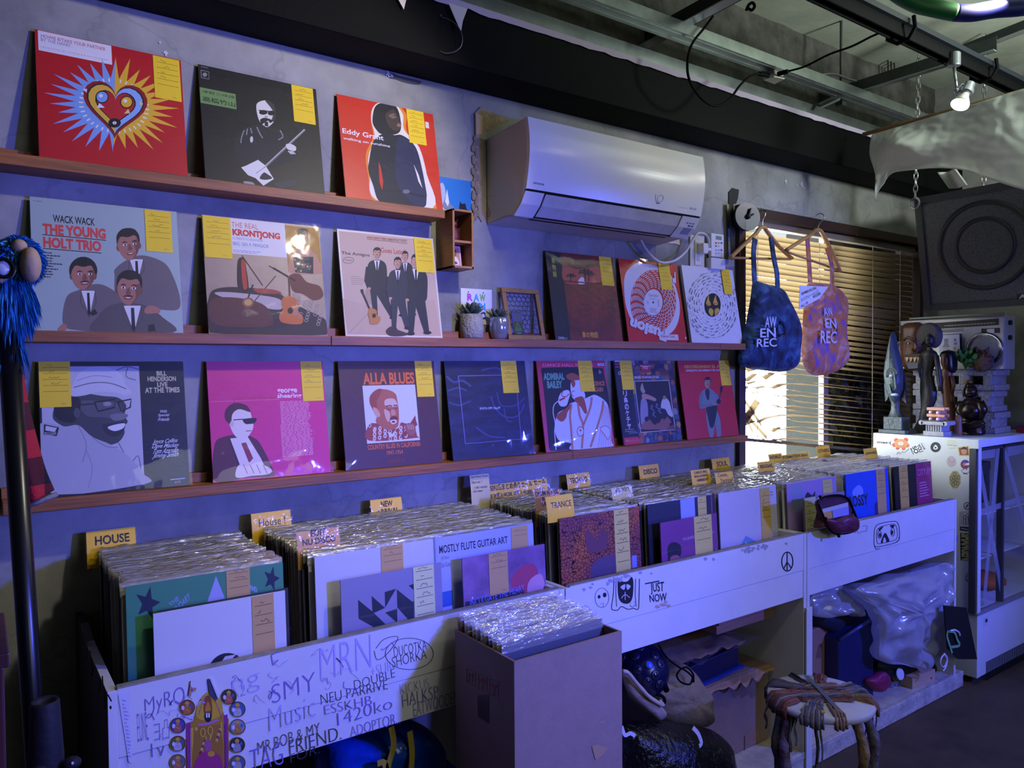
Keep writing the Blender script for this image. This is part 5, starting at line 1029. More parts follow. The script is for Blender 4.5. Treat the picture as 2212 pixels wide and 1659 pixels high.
# --- graffiti on the first bin
b = MB(); A = marker(b); rg = random.Random(21)
G = [('ラ', 292, 1530, 330, 1600), ('BRO', 348, 1490, 400, 1540)]
for s_, q, c_ in (('DOUBLE', [(764, 1470), (852, 1443), (854, 1462), (766, 1490)], BLK_), ('NEU PARRIVE', [(692, 1500), (836, 1468), (838, 1488), (694, 1522)], BLK_), ('DUCOTKA', [(850, 1398), (920, 1382), (922, 1402), (852, 1420)], BLK_), ('SHORKA', [(846, 1420), (920, 1402), (922, 1422), (848, 1442)], BLK_),
                  ('MR.BOB & MY', [(556, 1604), (690, 1560), (692, 1584), (558, 1630)], BLK_), ('FRIEND.', [(624, 1600), (736, 1568), (738, 1596), (626, 1630)], BLK_), ('FOR.', [(626, 1630), (690, 1606), (690, 1626), (628, 1648)], BLK_),
                  ('1420ko', [(728, 1540), (846, 1505), (848, 1530), (730, 1568)], PUR), ('ADOPTOR..', [(756, 1570), (862, 1538), (864, 1562), (758, 1592)], PUR), ('ESSKHB.', [(700, 1524), (808, 1500), (810, 1520), (702, 1544)], PUR), ('KICKUS', [(864, 1478), (926, 1464), (928, 1484), (866, 1500)], LPU), ('HALKSP', [(868, 1500), (946, 1480), (948, 1506), (870, 1528)], PUR), ('EATWOODEN', [(892, 1520), (990, 1490), (990, 1516), (894, 1548)], PUR),
                  ('Music', [(580, 1530), (680, 1500), (682, 1545), (582, 1580)], LPU), ('MRN', [(690, 1400), (800, 1370), (802, 1440), (692, 1470)], LPU), ('SMY', [(586, 1480), (680, 1450), (682, 1490), (588, 1520)], PUR), ('MyRQ', [(312, 1510), (398, 1480), (400, 1530), (314, 1545)], PUR), ('EUNE', [(296, 1542), (316, 1538), (322, 1598), (298, 1602)], PUR), ('ヨ凸', [(332, 1560), (366, 1552), (366, 1596), (334, 1604)], PUR), ('1v', [(326, 1606), (356, 1598), (356, 1632), (328, 1636)], PUR), ('TAG', [(540, 1620), (610, 1600), (612, 1650), (542, 1668)], PUR), ('nA2', [(480, 1490), (530, 1476), (532, 1500), (482, 1514)], LPU), ('ng', [(500, 1470), (560, 1452), (562, 1490), (502, 1508)], LPU), ('+SUR', [(800, 1440), (846, 1426), (848, 1448), (802, 1462)], LPU)):
    A.text(s_, 0, 0, 0, 0, c_, -.018, quad=q)
A.ring(884, 1412, 52, 34, 1.2, BLK_); A.line([(812, 1400), (830, 1380), (860, 1376), (838, 1410), (815, 1425), (808, 1405)], 1.2, BLK_, 4)
for i in range(26):
    x = rg.uniform(290, 960); y = 1478-(x-300)*.262+rg.uniform(20, 120); pts = [(x, y)]
    for k in range(rg.randrange(3, 6)): pts.append((pts[-1][0]+rg.uniform(-12, 18), pts[-1][1]+rg.uniform(-16, 14)))
    A.line(pts, rg.choice((1, 1.4, 2)), rg.choice((LPU, LPU, PUR)), 4)
b.build('graffiti_lettering', FPN[0])
# --- taped paper strip on its left corner
b = MB(); q = [onY(x, y, YP-.0012) for x, y in ((255, 1500), (279, 1493), (286, 1650), (278, 1646))]; b.add(q, [(0, 3, 2, 1)], mat('#cfcde0', .6)); A = marker(b, YP-.0014)
for k in range(16): A.line([(264+k*.9, 1512+k*8), (270+k*.9+rg.uniform(-3, 5), 1514+k*8)], 1.2, PUR)
b.build('taped_strip', FPN[0])
# --- drawings on the second bin
b = MB(); A = marker(b); K = '#15141c'
A.ring(1700.5, 1213, 12, 20.5, 2.4, K); A.line([(1700, 1193), (1700, 1234)], 2.4, K); A.line([(1700, 1214), (1692, 1230)], 2.4, K); A.line([(1700, 1214), (1709, 1227)], 2.4, K)
b.build('peace_sign_drawing', FPN[1]); b = MB(); A = marker(b)
A.ring(1300, 1291, 15, 21, 1, '#4a4870'); A.ell(1294, 1289, 3, 4, K); A.ell(1306, 1285, 4, 5, K); A.line([(1296, 1305), (1304, 1302), (1302, 1312)], 1, '#4a4870')
b.build('face_drawing', FPN[1]); b = MB(); A = marker(b)
A.line([(1326, 1250), (1325, 1280), (1321, 1310), (1323, 1317), (1334, 1318), (1342, 1310), (1356, 1316), (1368, 1314), (1378, 1316), (1380, 1300), (1381, 1250)], 1.6, K, 3)
A.blob([(1334, 1262), (1337, 1248), (1345, 1256), (1356, 1255), (1364, 1246), (1368, 1258), (1366, 1290), (1358, 1303), (1344, 1302), (1336, 1290)], K); A.blob([(1340, 1268), (1350, 1262), (1348, 1274)], '#c3c1dc'); A.blob([(1353, 1262), (1362, 1266), (1355, 1274)], '#c3c1dc'); A.line([(1350, 1278), (1350, 1296)], 1.4, '#c3c1dc'); A.line([(1342, 1292), (1350, 1284), (1360, 1291)], 1.4, '#c3c1dc', 3)
for x in (1331, 1373): A.line([(x, 1250), (x-1, 1280), (x+1, 1310)], 1.2, K, 3)
A.line([(1360, 1307), (1366, 1311), (1372, 1306)], 1, K, 3); A.ell(1362, 1303, .8, 1, K, 6); A.ell(1370, 1301, .8, 1, K, 6)
b.build('dog_drawing', FPN[1]); b = MB(); A = marker(b)
A.line([(1393, 1261), (1424, 1255)], 2.6, K); A.text('JUST', 0, 0, 0, 0, K, .012, quad=[(1404, 1260), (1434, 1256), (1434, 1284), (1406, 1284)]); A.text('NOW', 0, 0, 0, 0, K, .012, quad=[(1402, 1285), (1440, 1280), (1440, 1298), (1404, 1301)])
b.build('hand_lettering', FPN[1]); b = MB(); A = marker(b)
A.ring(1264, 1328, 12, 20, .8, '#77749c')
for x, y, s_ in ((1420, 1310, 6), (1432, 1306, 8), (1444, 1308, 5), (1438, 1300, 4)): A.blob([(x-s_, y), (x, y-3), (x+s_, y+1), (x, y+4)], '#b49c84')
rp = random.Random(4)
for i in range(40):
    x = rp.choice((rp.uniform(1315, 1360), rp.uniform(1600, 1660), rp.uniform(1240, 1700))); y = 1268-(x-1225)*.225+rp.uniform(2, 12); A.blob([(x-2-rp.random()*3, y), (x, y-2), (x+2+rp.random()*3, y+1), (x, y+rp.uniform(2, 7))], '#9d99a6')
b.build('paint_speck', FPN[1])
# --- drawings on the third bin
b = MB(); A = marker(b)
A.line([(1889, 1142), (1898, 1132), (1930, 1126), (1940, 1132), (1943, 1155), (1938, 1170), (1912, 1178), (1890, 1180), (1888, 1160), (1889, 1142)], 1.3, K, 4); A.line([(1894, 1146), (1902, 1138), (1928, 1132), (1936, 1138), (1938, 1158), (1932, 1167), (1910, 1172), (1896, 1174), (1893, 1160), (1894, 1146)], 1.1, K, 4)
A.blob([(1898, 1142), (1908, 1137), (1900, 1147)], K); A.blob([(1922, 1135), (1932, 1134), (1928, 1141)], K); A.ring(1900, 1155, 4, 8, 1.2, K); A.ell(1900.5, 1156, 2.2, 5, K); A.ring(1928, 1149, 4, 9, 1.2, K); A.ell(1927, 1150, 2.2, 5, K)
A.blob([(1903, 1173), (1907, 1158), (1912, 1151), (1918, 1160), (1920, 1170)], K); A.blob([(1907, 1172), (1910, 1160), (1914, 1170)], '#c3c1dc'); A.line([(1888, 1176), (1892, 1186), (1900, 1184)], 1.2, K, 3); A.line([(1936, 1170), (1942, 1166), (1941, 1160)], 1.2, K, 3)
b.build('robot_drawing', FPN[2]); b = MB(); A = marker(b)
A.line([(1846, 1152), (1850, 1145), (1854, 1152), (1862, 1148), (1871, 1147), (1872, 1136), (1862, 1137)], 1, '#5a5880', 3); A.rect(2062, 1158, 2068, 1170, '#5a55a0')
b.build('pen_scribble', FPN[2])
# --- ornate sticker and its round medallions
GO = '#b98a1e'
st = MB(); A = marker(st, YP-.0004)
A.poly([(404, 1658), (402, 1580), (406, 1562), (418, 1556), (424, 1530), (432, 1510), (446, 1496), (460, 1498), (474, 1510), (480, 1530), (484, 1545), (494, 1552), (494, 1658)], '#a87a1c')
A.blob([(424, 1545), (430, 1515), (446, 1496), (462, 1500), (478, 1516), (480, 1540), (466, 1552), (440, 1556)], '#c9a227'); A.rect(402, 1562, 414, 1700, '#8a2a78'); A.rect(483, 1545, 494, 1700, '#8a2a78'); A.rect(414, 1572, 419, 1700, '#d0b03a'); A.rect(477, 1560, 482, 1700, '#d0b03a')
A.blob([(440, 1540), (441, 1512), (448, 1502), (456, 1510), (458, 1540), (450, 1548)], '#8a4a1a'); A.blob([(443, 1535), (449, 1515), (455, 1533)], '#b8862a'); A.blob([(441, 1545), (449, 1538), (457, 1543), (455, 1556), (449, 1560), (443, 1556)], '#16141c'); A.poly([(445, 1541), (448, 1539), (448, 1550), (445, 1550)], '#e9e8f2'); A.poly([(450, 1539), (453, 1541), (453, 1549), (450, 1550)], '#e9e8f2')
A.line([(428, 1566), (440, 1564), (452, 1562), (472, 1554)], 5, '#b070a0', 4); A.blob([(420, 1580), (440, 1570), (466, 1566), (478, 1574), (478, 1690), (420, 1690)], '#9a6a20')
for k in range(26): A.ell(424+(k*17) % 52, 1574+(k*29) % 84, 3.2, 4.5, ('#c9a24a', '#6a3a1a', '#8a3a6a', '#d0b060')[k % 4], 8)
A.ring(438, 1582, 5, 9, 2, '#d0b03a'); A.ring(454, 1578, 5, 9, 2, '#d0b03a'); A.line([(444, 1590), (449, 1610), (456, 1588)], 3, '#d0b03a'); A.blob([(442, 1604), (449, 1596), (456, 1604), (454, 1622), (444, 1622)], '#a0507a'); A.blob([(420, 1650), (436, 1626), (460, 1624), (478, 1640), (478, 1690), (420, 1690)], '#9a2a6a'); A.ell(456, 1628, 8, 6, '#c9942a')
for k in range(9): A.line([(428+k*1.6, 1540-k*4.6), (431+k*1.6, 1541-k*4.6)], 2, '#a85aa0'); A.line([(464+k*1.7, 1514+k*4.2), (467+k*1.7, 1515+k*4.2)], 2, '#a85aa0')
for k in range(22): A.ell(412, 1575+k*4.2, 1, 1.3, '#e0d8c0', 6); A.ell(486, 1565+k*4.6, 1, 1.3, '#2a1a10', 6)
st.build('ornate_sticker', FPN[0], label='gold and magenta ornate sticker')
for i, (x, y, side, bg, fg_, row) in enumerate(((404, 1528, 'left', '#8a4a28', '#b0682c', 'topmost'), (384, 1567, 'left', '#4a3a8a', '#a05a5a', 'second'), (384, 1606, 'left', '#6a5a30', '#a8a8c8', 'third'), (384, 1646, 'left', '#7a6a50', '#a06a4a', 'lowest'),
                                                    (494, 1505, 'right', '#2a3a2a', '#b05a4a', 'topmost'), (513, 1532, 'right', '#4a5a8a', '#a8a8b8', 'second'), (513, 1570, 'right', '#8a8a9a', '#a8743a', 'third'), (512, 1609, 'right', '#2a2e34', '#8a8aa0', 'fourth'), (513, 1648, 'right', '#5a5a6a', '#9a9aa8', 'lowest'))):
    m_ = MB(); A = marker(m_, YP-.0006); A.ell(x, y, 18, 17.5, '#c9a24a', 24, -.5); A.ell(x, y, 17, 16.5, '#1a1618', 24, -.5); A.ell(x, y, 15.5, 15, bg, 24, -.5)
    A.blob([(x-8, y+13), (x-7, y), (x, y-4), (x+7, y), (x+8, y+12), (x, y+15)], fg_); A.ell(x, y-6, 4.2, 5.2, '#b07a50', 12); A.blob([(x-5, y-8), (x, y-14), (x+5, y-8)], '#c9a23a'); A.ell(x-9, y+1, 3.5, 5, '#c9ccd8', 8); A.line([(x-4, y+3), (x+4, y+8)], 1.6, '#c9a23a'); A.ell(x+9, y-3, 3, 4, '#3a5a9a', 8)
    m_.build('round_sticker', FPN[0])
m_ = MB(); q = [onY(x, y, YP-.001) for x, y in ((448, 1466), (455, 1470), (470, 1508), (466, 1513), (452, 1500))]; m_.prism(q, (0, -.0015, 0), mat('#46465e', .4)); q = [onY(x, y, YP-.004) for x, y in ((453, 1466), (470, 1508), (472, 1504), (457, 1465))]; m_.prism(q, (0, .003, 0), mat('#c9c6d4', .5))
m_.build('peeling_sticker', FPN[0])
m_ = MB(); A = marker(m_, YP-.0006); A.blob([(409, 1472), (414, 1484), (424, 1486), (422, 1492), (414, 1496), (412, 1505), (407, 1502), (408, 1486)], '#b0866a'); A.line([(411, 1471), (406, 1503)], 2, '#1a1a26'); A.ell(414, 1490, 2.4, 3, '#7a4aa0', 8); m_.build('torn_sticker', FPN[0])

# ---------------------------------------------------------------- records packed in the bins
JC = ['#1b1b1e', '#c8c4ba', '#8f8878', '#dedcd6', '#3a2c26', '#a49a88', '#27303a', '#b8ae9a', '#5a4a40', '#d2cfc8', '#74706a', '#6a2a24']
SLP = .3135
def jacket_mesh(i):
    b = MB(); rr = random.Random(i); b.box((0, -.002, 0), (SLP, .002, SLP), mat(JC[i % len(JC)], .5)); return b.data('record_album', (0, 0, 0))
def lip_mesh(i):
    b = MB(); n = 30; rr = random.Random(100+i); vs = []; sd = i*7.3
    for k in range(n+1):
        x = -.003+(SLP+.006)*k/n; h = .007+.005*noise.noise(Vector((x*20, sd, 0)))+.004*noise.noise(Vector((x*60, sd, 3)))
        w = .003*noise.noise(Vector((x*16, sd, 5)))+.0022*noise.noise(Vector((x*55, sd, 2)))
        vs += [(x, -.0028, SLP-.022), (x, -.0042+w*.4, SLP-.003), (x, -.0026+w, SLP+h*.7), (x, .002+w*1.6, SLP+h), (x, .0046+w, SLP+h*.35)]
    fs = [[5*k+j, 5*k+5+j, 5*k+6+j, 5*k+1+j] for k in range(n) for j in range(4)]
    b.add(vs, fs, LIP); return b.data('plastic_sleeve', (0, 0, 0), True)
JM = [jacket_mesh(i) for i in range(len(JC))]; LM = [lip_mesh(i) for i in range(8)]
def stack(n, x0, y0, y1, label, group, seed, pal=None):
    rr = random.Random(seed)
    for k in range(n):
        y = y0+(y1-y0)*k/max(n-1, 1)+rr.uniform(-.0012, .0012)
        o = bpy.data.objects.new('record_album', JM[rr.choice(pal) if pal else rr.randrange(len(JM))]); COL.objects.link(o)
        x = x0+rr.uniform(-.006, .006); lean = R(3.2+rr.uniform(-.5, .5)); o.location = (x, y, ZF+.0005); o.rotation_euler = (-lean, 0, R(rr.uniform(-.5, .5)))
        o['label'] = label; o['category'] = 'record'; o['group'] = group; WP[o.name] = Vector(o.location)
        c_ = bpy.data.objects.new('plastic_sleeve', LM[rr.randrange(8)]); COL.objects.link(c_); c_.parent = o; c_.location = (0, 0, rr.uniform(-.002, .003))
CX = (.236, .622, .930, 1.336, 1.685, 2.020, 2.375, 2.755, 3.115)
CN = ((40, 'behind the green star cover under the HOUSE card'), (40, 'behind the white sleeve with the EDIT NU DISCO card'), (38, 'behind the MOSTLY record under the NEW ARRIVAL card'), (34, 'behind the scaly cover under the TECHNO card'), (32, 'under the DISCO card'), (30, 'behind the cigarette packet cover'), (19, 'behind the lilac record above the purse'), (13, 'behind the blue ROSSY record'), (10, 'behind the black record in the far bin'))
for i, (n, d) in enumerate(CN): stack(n, CX[i], -.418 if i < 6 else -.435, -.062, 'record in a clear sleeve, packed ' + d, 'records packed ' + d, 40+i, (1, 3, 5, 7, 9, 2, 3, 9) if i > 5 else (0, 0, 2, 5, 8, 4, 6, 10, 1, 3))

# ---------------------------------------------------------------- the front record of each stack
LB = 3.4
def front(label, i, y, quad, base, S=SLP, x=None, z=None, group='front records of the bins', lean=LB):
    return Cover(label, CX[i] if x is None else x, y, ZF+.001 if z is None else z, lean, quad, base, S=S, group=group)
ZA = lambda ox, oy, k, x, y: (ox+x/k, oy+y/k)
# green cover with stars
c = front('green record cover with black stars at the front of the HOUSE stack', 0, -.437, [(385, 880), (1510, 690), (1600, 1500), (410, 1640)], '#3f8a66'); A = c.A
def star(x, y, r, col, rot=.2, sx=1):
    A.poly([(x+(r if k % 2 == 0 else r*.42)*math.sin(rot+math.pi*k/5)*sx, y-(r if k % 2 == 0 else r*.42)*math.cos(rot+math.pi*k/5)) for k in range(10)], col)
star(520, 950, 82, '#17203a'); star(1418, 785, 72, '#17203a'); star(480, 1450, 85, '#17203a', .5); A.poly([(430, 1550), (520, 1440), (540, 1530)], '#a5604e'); A.line([(430, 1550), (520, 1440), (545, 1532), (430, 1550)], 6, '#17203a')
A.text('THE', 0, 0, 0, 0, '#8a9ac8', .02, quad=[(655, 945), (715, 905), (725, 925), (665, 962)]); A.text('LEGENDARY', 0, 0, 0, 0, '#8a9ac8', .02, quad=[(640, 1000), (790, 885), (802, 915), (652, 1030)]); A.text('BAND', 0, 0, 0, 0, '#a9b4e0', .02, quad=[(1220, 820), (1300, 838), (1305, 865), (1228, 850)]); A.poly([(920, 930), (980, 795), (1050, 905)], '#a3a5d0')
c.card(1052, 745, 1258, 1000, CARDT, 3).done(crease=1.4)
# white ten-inch with a centre hole
c = front('small white record sleeve with a round centre hole, in front of the green cover', 0, -.474, [(570, 1085), (1515, 915), (1590, 1700), (580, 1850)], '#cfcfd6', S=.262, x=.278, group='small records in front of the stacks'); A = c.A
A.ell(1078, 1430, 148, 130, '#15131a', 36); A.poly([(960, 1440), (1060, 1320), (1140, 1310), (1000, 1450)], '#c9c6d2'); A.poly([(1040, 1450), (1150, 1310), (1220, 1400), (1200, 1450)], '#5a3a30'); A.poly([(950, 1450), (1000, 1430), (1040, 1470), (960, 1480)], '#2c4a5a'); A.text('No7', 1092, 1380, 1160, 1422, '#b9a08a', .01)
c.card(1250, 965, 1460, 1378, CARDT, 4).done(crease=1.0)
c2 = front('small dark record just behind the small white sleeve of the HOUSE stack', 0, -.4595, [(0, 0), (1, 0), (1, 1), (0, 1)], '#23222a', S=.262, x=.29, group='small records in front of the stacks').done(crease=1.2)
# white LP with tan card
c = front('plain white record sleeve with a tan price card at the front of the second stack', 1, -.437, [(38, 820), (905, 685), (940, 1380), (40, 1500)], '#c9c9d0'); c.card(485, 735, 657, 950, CARDT, 3).done(crease=.7)
c = front('small grey record with a navy triangle pattern', 1, -.474, [(190, 940), (912, 835), (940, 1450), (190, 1560)], '#8d87a6', S=.262, x=.667, group='small records in front of the stacks'); A = c.A; NV = '#1a2030'
for p in ([(303, 1040), (395, 1100), (488, 1172), (488, 1205), (410, 1190), (303, 1140)], [(397, 1020), (490, 1085), (400, 1115)], [(490, 1000), (572, 982), (490, 1085)], [(577, 985), (700, 1060), (702, 1190), (578, 1085)], [(490, 1110), (577, 1090), (577, 1170)], [(665, 965), (702, 955), (702, 990)], [(665, 1060), (702, 1050), (702, 1120)], [(712, 1190), (748, 1180), (748, 1245)], [(310, 1235), (330, 1240), (345, 1255), (370, 1220), (395, 1222), (385, 1260), (400, 1300), (470, 1300), (420, 1325), (360, 1345), (315, 1350)]): A.poly(p, NV)
for k in range(3): A.line([(470+k*26, 1250), (520+k*26, 1180)], 7, NV)
A.line([(610, 1270), (660, 1235), (640, 1190)], 13, NV); A.line([(495, 1305), (560, 1290), (580, 1275)], 9, NV); A.poly([(610, 1275), (748, 1240), (760, 1248), (640, 1275)], NV)
c.card(697, 842, 868, 1187, CARDG, 6).done(crease=.8)
# pale blue LP with lettering
c = front('pale blue record cover lettered MOSTLY at the front of the third stack', 2, -.437, [(930, 632), (1650, 515), (1715, 1030), (975, 1190)], '#a9b0d8'); A = c.A
A.text('MOSTLY FLUTE GUITAR ART', 0, 0, 0, 0, '#23242e', .02, quad=[(972, 660), (1465, 585), (1470, 615), (975, 695)]); A.text('Jef Gilson', 0, 0, 0, 0, '#3a3c50', .0, quad=[(985, 705), (1045, 697), (1047, 715), (988, 724)]); A.text('Dub Guitar', 0, 0, 0, 0, '#3a3c50', .0, quad=[(985, 735), (1060, 722), (1062, 742), (988, 754)]); A.rect(955, 870, 1080, 915, '#2c64b8')
c.card(1487, 545, 1628, 670, CARDT, 2).done(crease=1.8)
c = front('small lilac and red record lettered INCULGATE THE HEART', 2, -.474, [(1080, 750), (1690, 680), (1710, 1230), (1100, 1320)], mat('#a07ab0', .3, noise_amt=.5, noise_scale=7, col2='#6a4a6e'), S=.262, x=.99, group='small records in front of the stacks'); A = c.A
A.blob([(1440, 860), (1520, 800), (1600, 790), (1640, 850), (1600, 950), (1500, 960), (1440, 920)], '#a83a5c'); A.blob([(1560, 900), (1660, 850), (1690, 960), (1640, 1060), (1570, 1040)], '#c890a8')
A.rect(1098, 985, 1545, 1400, '#1c1a2c'); A.text('INCULGATE THE HEART', 0, 0, 0, 0, '#6a78c8', .01, quad=[(1130, 975), (1530, 905), (1535, 940), (1135, 1015)]); A.blob([(1290, 1060), (1370, 1010), (1430, 1050), (1470, 1120), (1440, 1180), (1300, 1190)], '#9a1a30'); A.blob([(1180, 1120), (1230, 1080), (1280, 1120), (1250, 1150)], '#3a2a3a')
for i, ch in enumerate('心かくめ'): A.text(ch, 1490, 955+i*34, 1525, 985+i*34, '#c9cce4', .02); A.text(ch, 1140, 1030+i*34, 1172, 1060+i*34, '#c9cce4', .02)
c.card(1268, 716, 1415, 940, CARDT, 3).done(crease=2.0)
# scaly orange cover
def scales():
    m = bpy.data.materials.new('scaly_print'); m.use_nodes = True; L = m.node_tree.links; p = m.node_tree.nodes['Principled BSDF']; tc = nd(m, 'ShaderNodeTexCoord'); v = nd(m, 'ShaderNodeTexVoronoi', feature='DISTANCE_TO_EDGE'); v.inputs['Scale'].default_value = 95; n = nd(m, 'ShaderNodeTexNoise'); n.inputs['Scale'].default_value = 9
    L.new(tc.outputs['Object'], v.inputs['Vector']); L.new(tc.outputs['Object'], n.inputs['Vector'])
    r = nd(m, 'ShaderNodeValToRGB'); r.color_ramp.elements[0].position = .03; r.color_ramp.elements[0].color = (*lin('#3a1418'), 1); r.color_ramp.elements[1].position = .09; r.color_ramp.elements[1].color = (1, 1, 1, 1); L.new(v.outputs[0], r.inputs[0])
    r2 = nd(m, 'ShaderNodeValToRGB'); r2.color_ramp.elements[0].position = .4; r2.color_ramp.elements[0].color = (*lin('#8a4a4c'), 1); r2.color_ramp.elements[1].position = .6; r2.color_ramp.elements[1].color = (*lin('#b5623c'), 1); L.new(n.outputs['Fac'], r2.inputs[0])
    x = nd(m, 'ShaderNodeMix', data_type='RGBA', blend_type='MULTIPLY'); x.inputs[0].default_value = 1; L.new(r.outputs[0], x.inputs[6]); L.new(r2.outputs[0], x.inputs[7]); L.new(x.outputs[2], p.inputs['Base Color']); p.inputs['Roughness'].default_value = .35; return m
c = front('orange scaly-patterned record cover at the front of the fourth stack', 3, -.437, [(225, 560), (795, 490), (840, 920), (275, 1040)], scales()); A = c.A
A.blob([(300, 900), (350, 840), (450, 820), (480, 740), (620, 700), (660, 740), (560, 830), (480, 900), (380, 960), (300, 980)], '#54405c'); A.blob([(480, 960), (540, 860), (600, 830), (640, 860), (560, 950)], '#4a3a64'); A.blob([(330, 1000), (420, 920), (470, 880), (430, 970)], '#8a7a70'); A.blob([(420, 620), (440, 600), (500, 640), (520, 600), (580, 610), (560, 680), (440, 690)], '#6a3844')
A.rect(752, 700, 790, 745, '#7a8ac8'); c.card(614, 492, 748, 778, mat('#d6c46a', .6), 6).done(crease=1.6)
# dark LP and small purple record in the disco stack
c = front('dark record with a pale blue corner at the front of the DISCO stack', 4, -.437, [(885, 490), (1345, 400), (1410, 780), (915, 910)], '#24263a'); A = c.A; A.rect(1112, 445, 1240, 640, '#9aa4d8'); A.rect(1320, 405, 1350, 520, '#8a3a4c'); c.card(1228, 418, 1318, 600, mat('#d6c46a', .6), 2).done(crease=1.2)
c = front('small purple record with a dark haired man and yellow script', 4, -.474, [(965, 600), (1370, 545), (1400, 890), (1000, 960)], '#7c3c78', S=.262, x=1.70, group='small records in front of the stacks'); A = c.A
A.blob([(1010, 900), (1020, 800), (1060, 770), (1110, 780), (1120, 850), (1090, 920)], '#8a4a5c'); A.blob([(1025, 760), (1020, 700), (1060, 678), (1110, 690), (1115, 730), (1080, 745), (1050, 740), (1040, 770)], '#1c1622'); A.blob([(1040, 745), (1100, 735), (1108, 780), (1085, 825), (1055, 815)], '#9a5a60')
A.text('Latin Escapade', 0, 0, 0, 0, '#d0a85a', .0, quad=[(1112, 745), (1392, 690), (1396, 740), (1116, 800)]); A.text('THE GEORGE SHEARING QUINTET', 0, 0, 0, 0, '#c8a8c0', .0, quad=[(1125, 660), (1352, 622), (1353, 634), (1126, 674)])
c.card(1198, 520, 1350, 780, mat('#d6c46a', .6), 4).done(crease=1.6)
# white cover with cigarette packet
c = front('white record cover with a blue cigarette packet, front of the SOUL stack', 5, -.437, [(1440, 385), (1850, 310), (1885, 690), (1480, 780)], '#c6c0d6'); A = c.A
A.poly([(1550, 660), (1600, 610), (1705, 620), (1690, 690), (1645, 742), (1552, 710)], '#4a86b8'); A.poly([(1552, 668), (1650, 700), (1645, 742), (1553, 712)], '#c3cfe0'); A.poly([(1592, 605), (1635, 548), (1720, 570), (1708, 625)], '#6a9ac8'); A.blob([(1580, 660), (1620, 640), (1680, 640), (1660, 670), (1610, 680)], '#b9cfe6'); A.text('RIZLA', 0, 0, 0, 0, '#dce6f4', .05, quad=[(1570, 650), (1660, 672), (1655, 698), (1562, 676)]); A.poly([(1625, 640), (1640, 612), (1660, 625), (1655, 645)], '#1a2436')
for k in range(5): A.line([(1628+k*15, 612), (1640+k*15, 575+k*3)], 9, '#dcd8e2')
for p in ([(1715, 700), (1745, 610), (1790, 590), (1780, 690), (1740, 712)], [(1760, 700), (1800, 600), (1840, 590), (1815, 690)], [(1720, 650), (1760, 660), (1750, 700)]): A.poly(p, '#a99ba4'); A.line(p, 4, '#5a4a50')
A.lines(1808, 345, 1835, 365, 2, '#7a7690', .2, .3); c.card(1732, 338, 1825, 562, mat('#d2ae4e', .6), 4).done(crease=.6)
# lilac LP and small grey record
c = front('lilac record cover with a small black bird at the front of the REGGAE stack', 6, -.452, [(490, 375), (945, 310), (960, 760), (510, 840)], '#a488c0'); A = c.A; A.rect(530, 380, 640, 500, '#8a94b0'); A.blob([(655, 440), (680, 410), (720, 425), (748, 402), (740, 440), (690, 455)], '#1a1622'); c.card(818, 338, 912, 480, mat('#d6c46a', .6), 2).done(crease=.8)
c = front('small grey-mauve record with a green price card, behind the purse', 6, -.488, [(580, 500), (950, 450), (960, 800), (595, 840)], '#8f7f9c', S=.262, x=2.42, group='small records in front of the stacks'); c.card(585, 500, 692, 765, CARDG, 6).done(crease=.8)
# blue cover
c = front('bright blue record cover lettered ROSSY', 7, -.452, [(1085, 310), (1478, 258), (1478, 660), (1088, 735)], '#1c4fd0'); A = c.A
A.blob([(1140, 400), (1200, 360), (1240, 380), (1230, 420), (1170, 430)], '#7a90e0'); A.blob([(1335, 470), (1370, 440), (1400, 460), (1415, 540), (1400, 570), (1440, 640), (1470, 690), (1280, 720), (1310, 620), (1345, 570)], '#2a2478'); A.text('ROSSY', 0, 0, 0, 0, '#0f1226', .03, quad=[(1103, 425), (1283, 400), (1283, 460), (1105, 485)])
A.lines(1105, 590, 1225, 725, 8, '#142a80', .5, .4); c.card(1366, 262, 1448, 512, CARDT, 4).done(crease=.7)
# black cover
c = front('black record cover with a white oval and magenta panel at the far right', 8, -.452, [(1530, 255), (1878, 215), (1872, 580), (1530, 640)], '#14141c'); A = c.A
A.rect(1735, 232, 1878, 455, '#9a2a5c'); A.poly([(1762, 455), (1874, 440), (1872, 580), (1762, 600)], '#4c4a54'); A.lines(1760, 330, 1845, 400, 6, '#c8a0b8', .3, .35); A.text('CITY EP', 1750, 262, 1870, 280, '#c87a9c', .01); A.ell(1705, 548, 53, 82, '#c9c9dc', 30); A.text('EI', 1712, 575, 1745, 606, '#15151c', .06); A.ell(1703, 572, 5, 8, '#15151c', 8)
c.card(1576, 243, 1655, 486, mat('#d2ae4e', .6), 5).done(crease=.6)

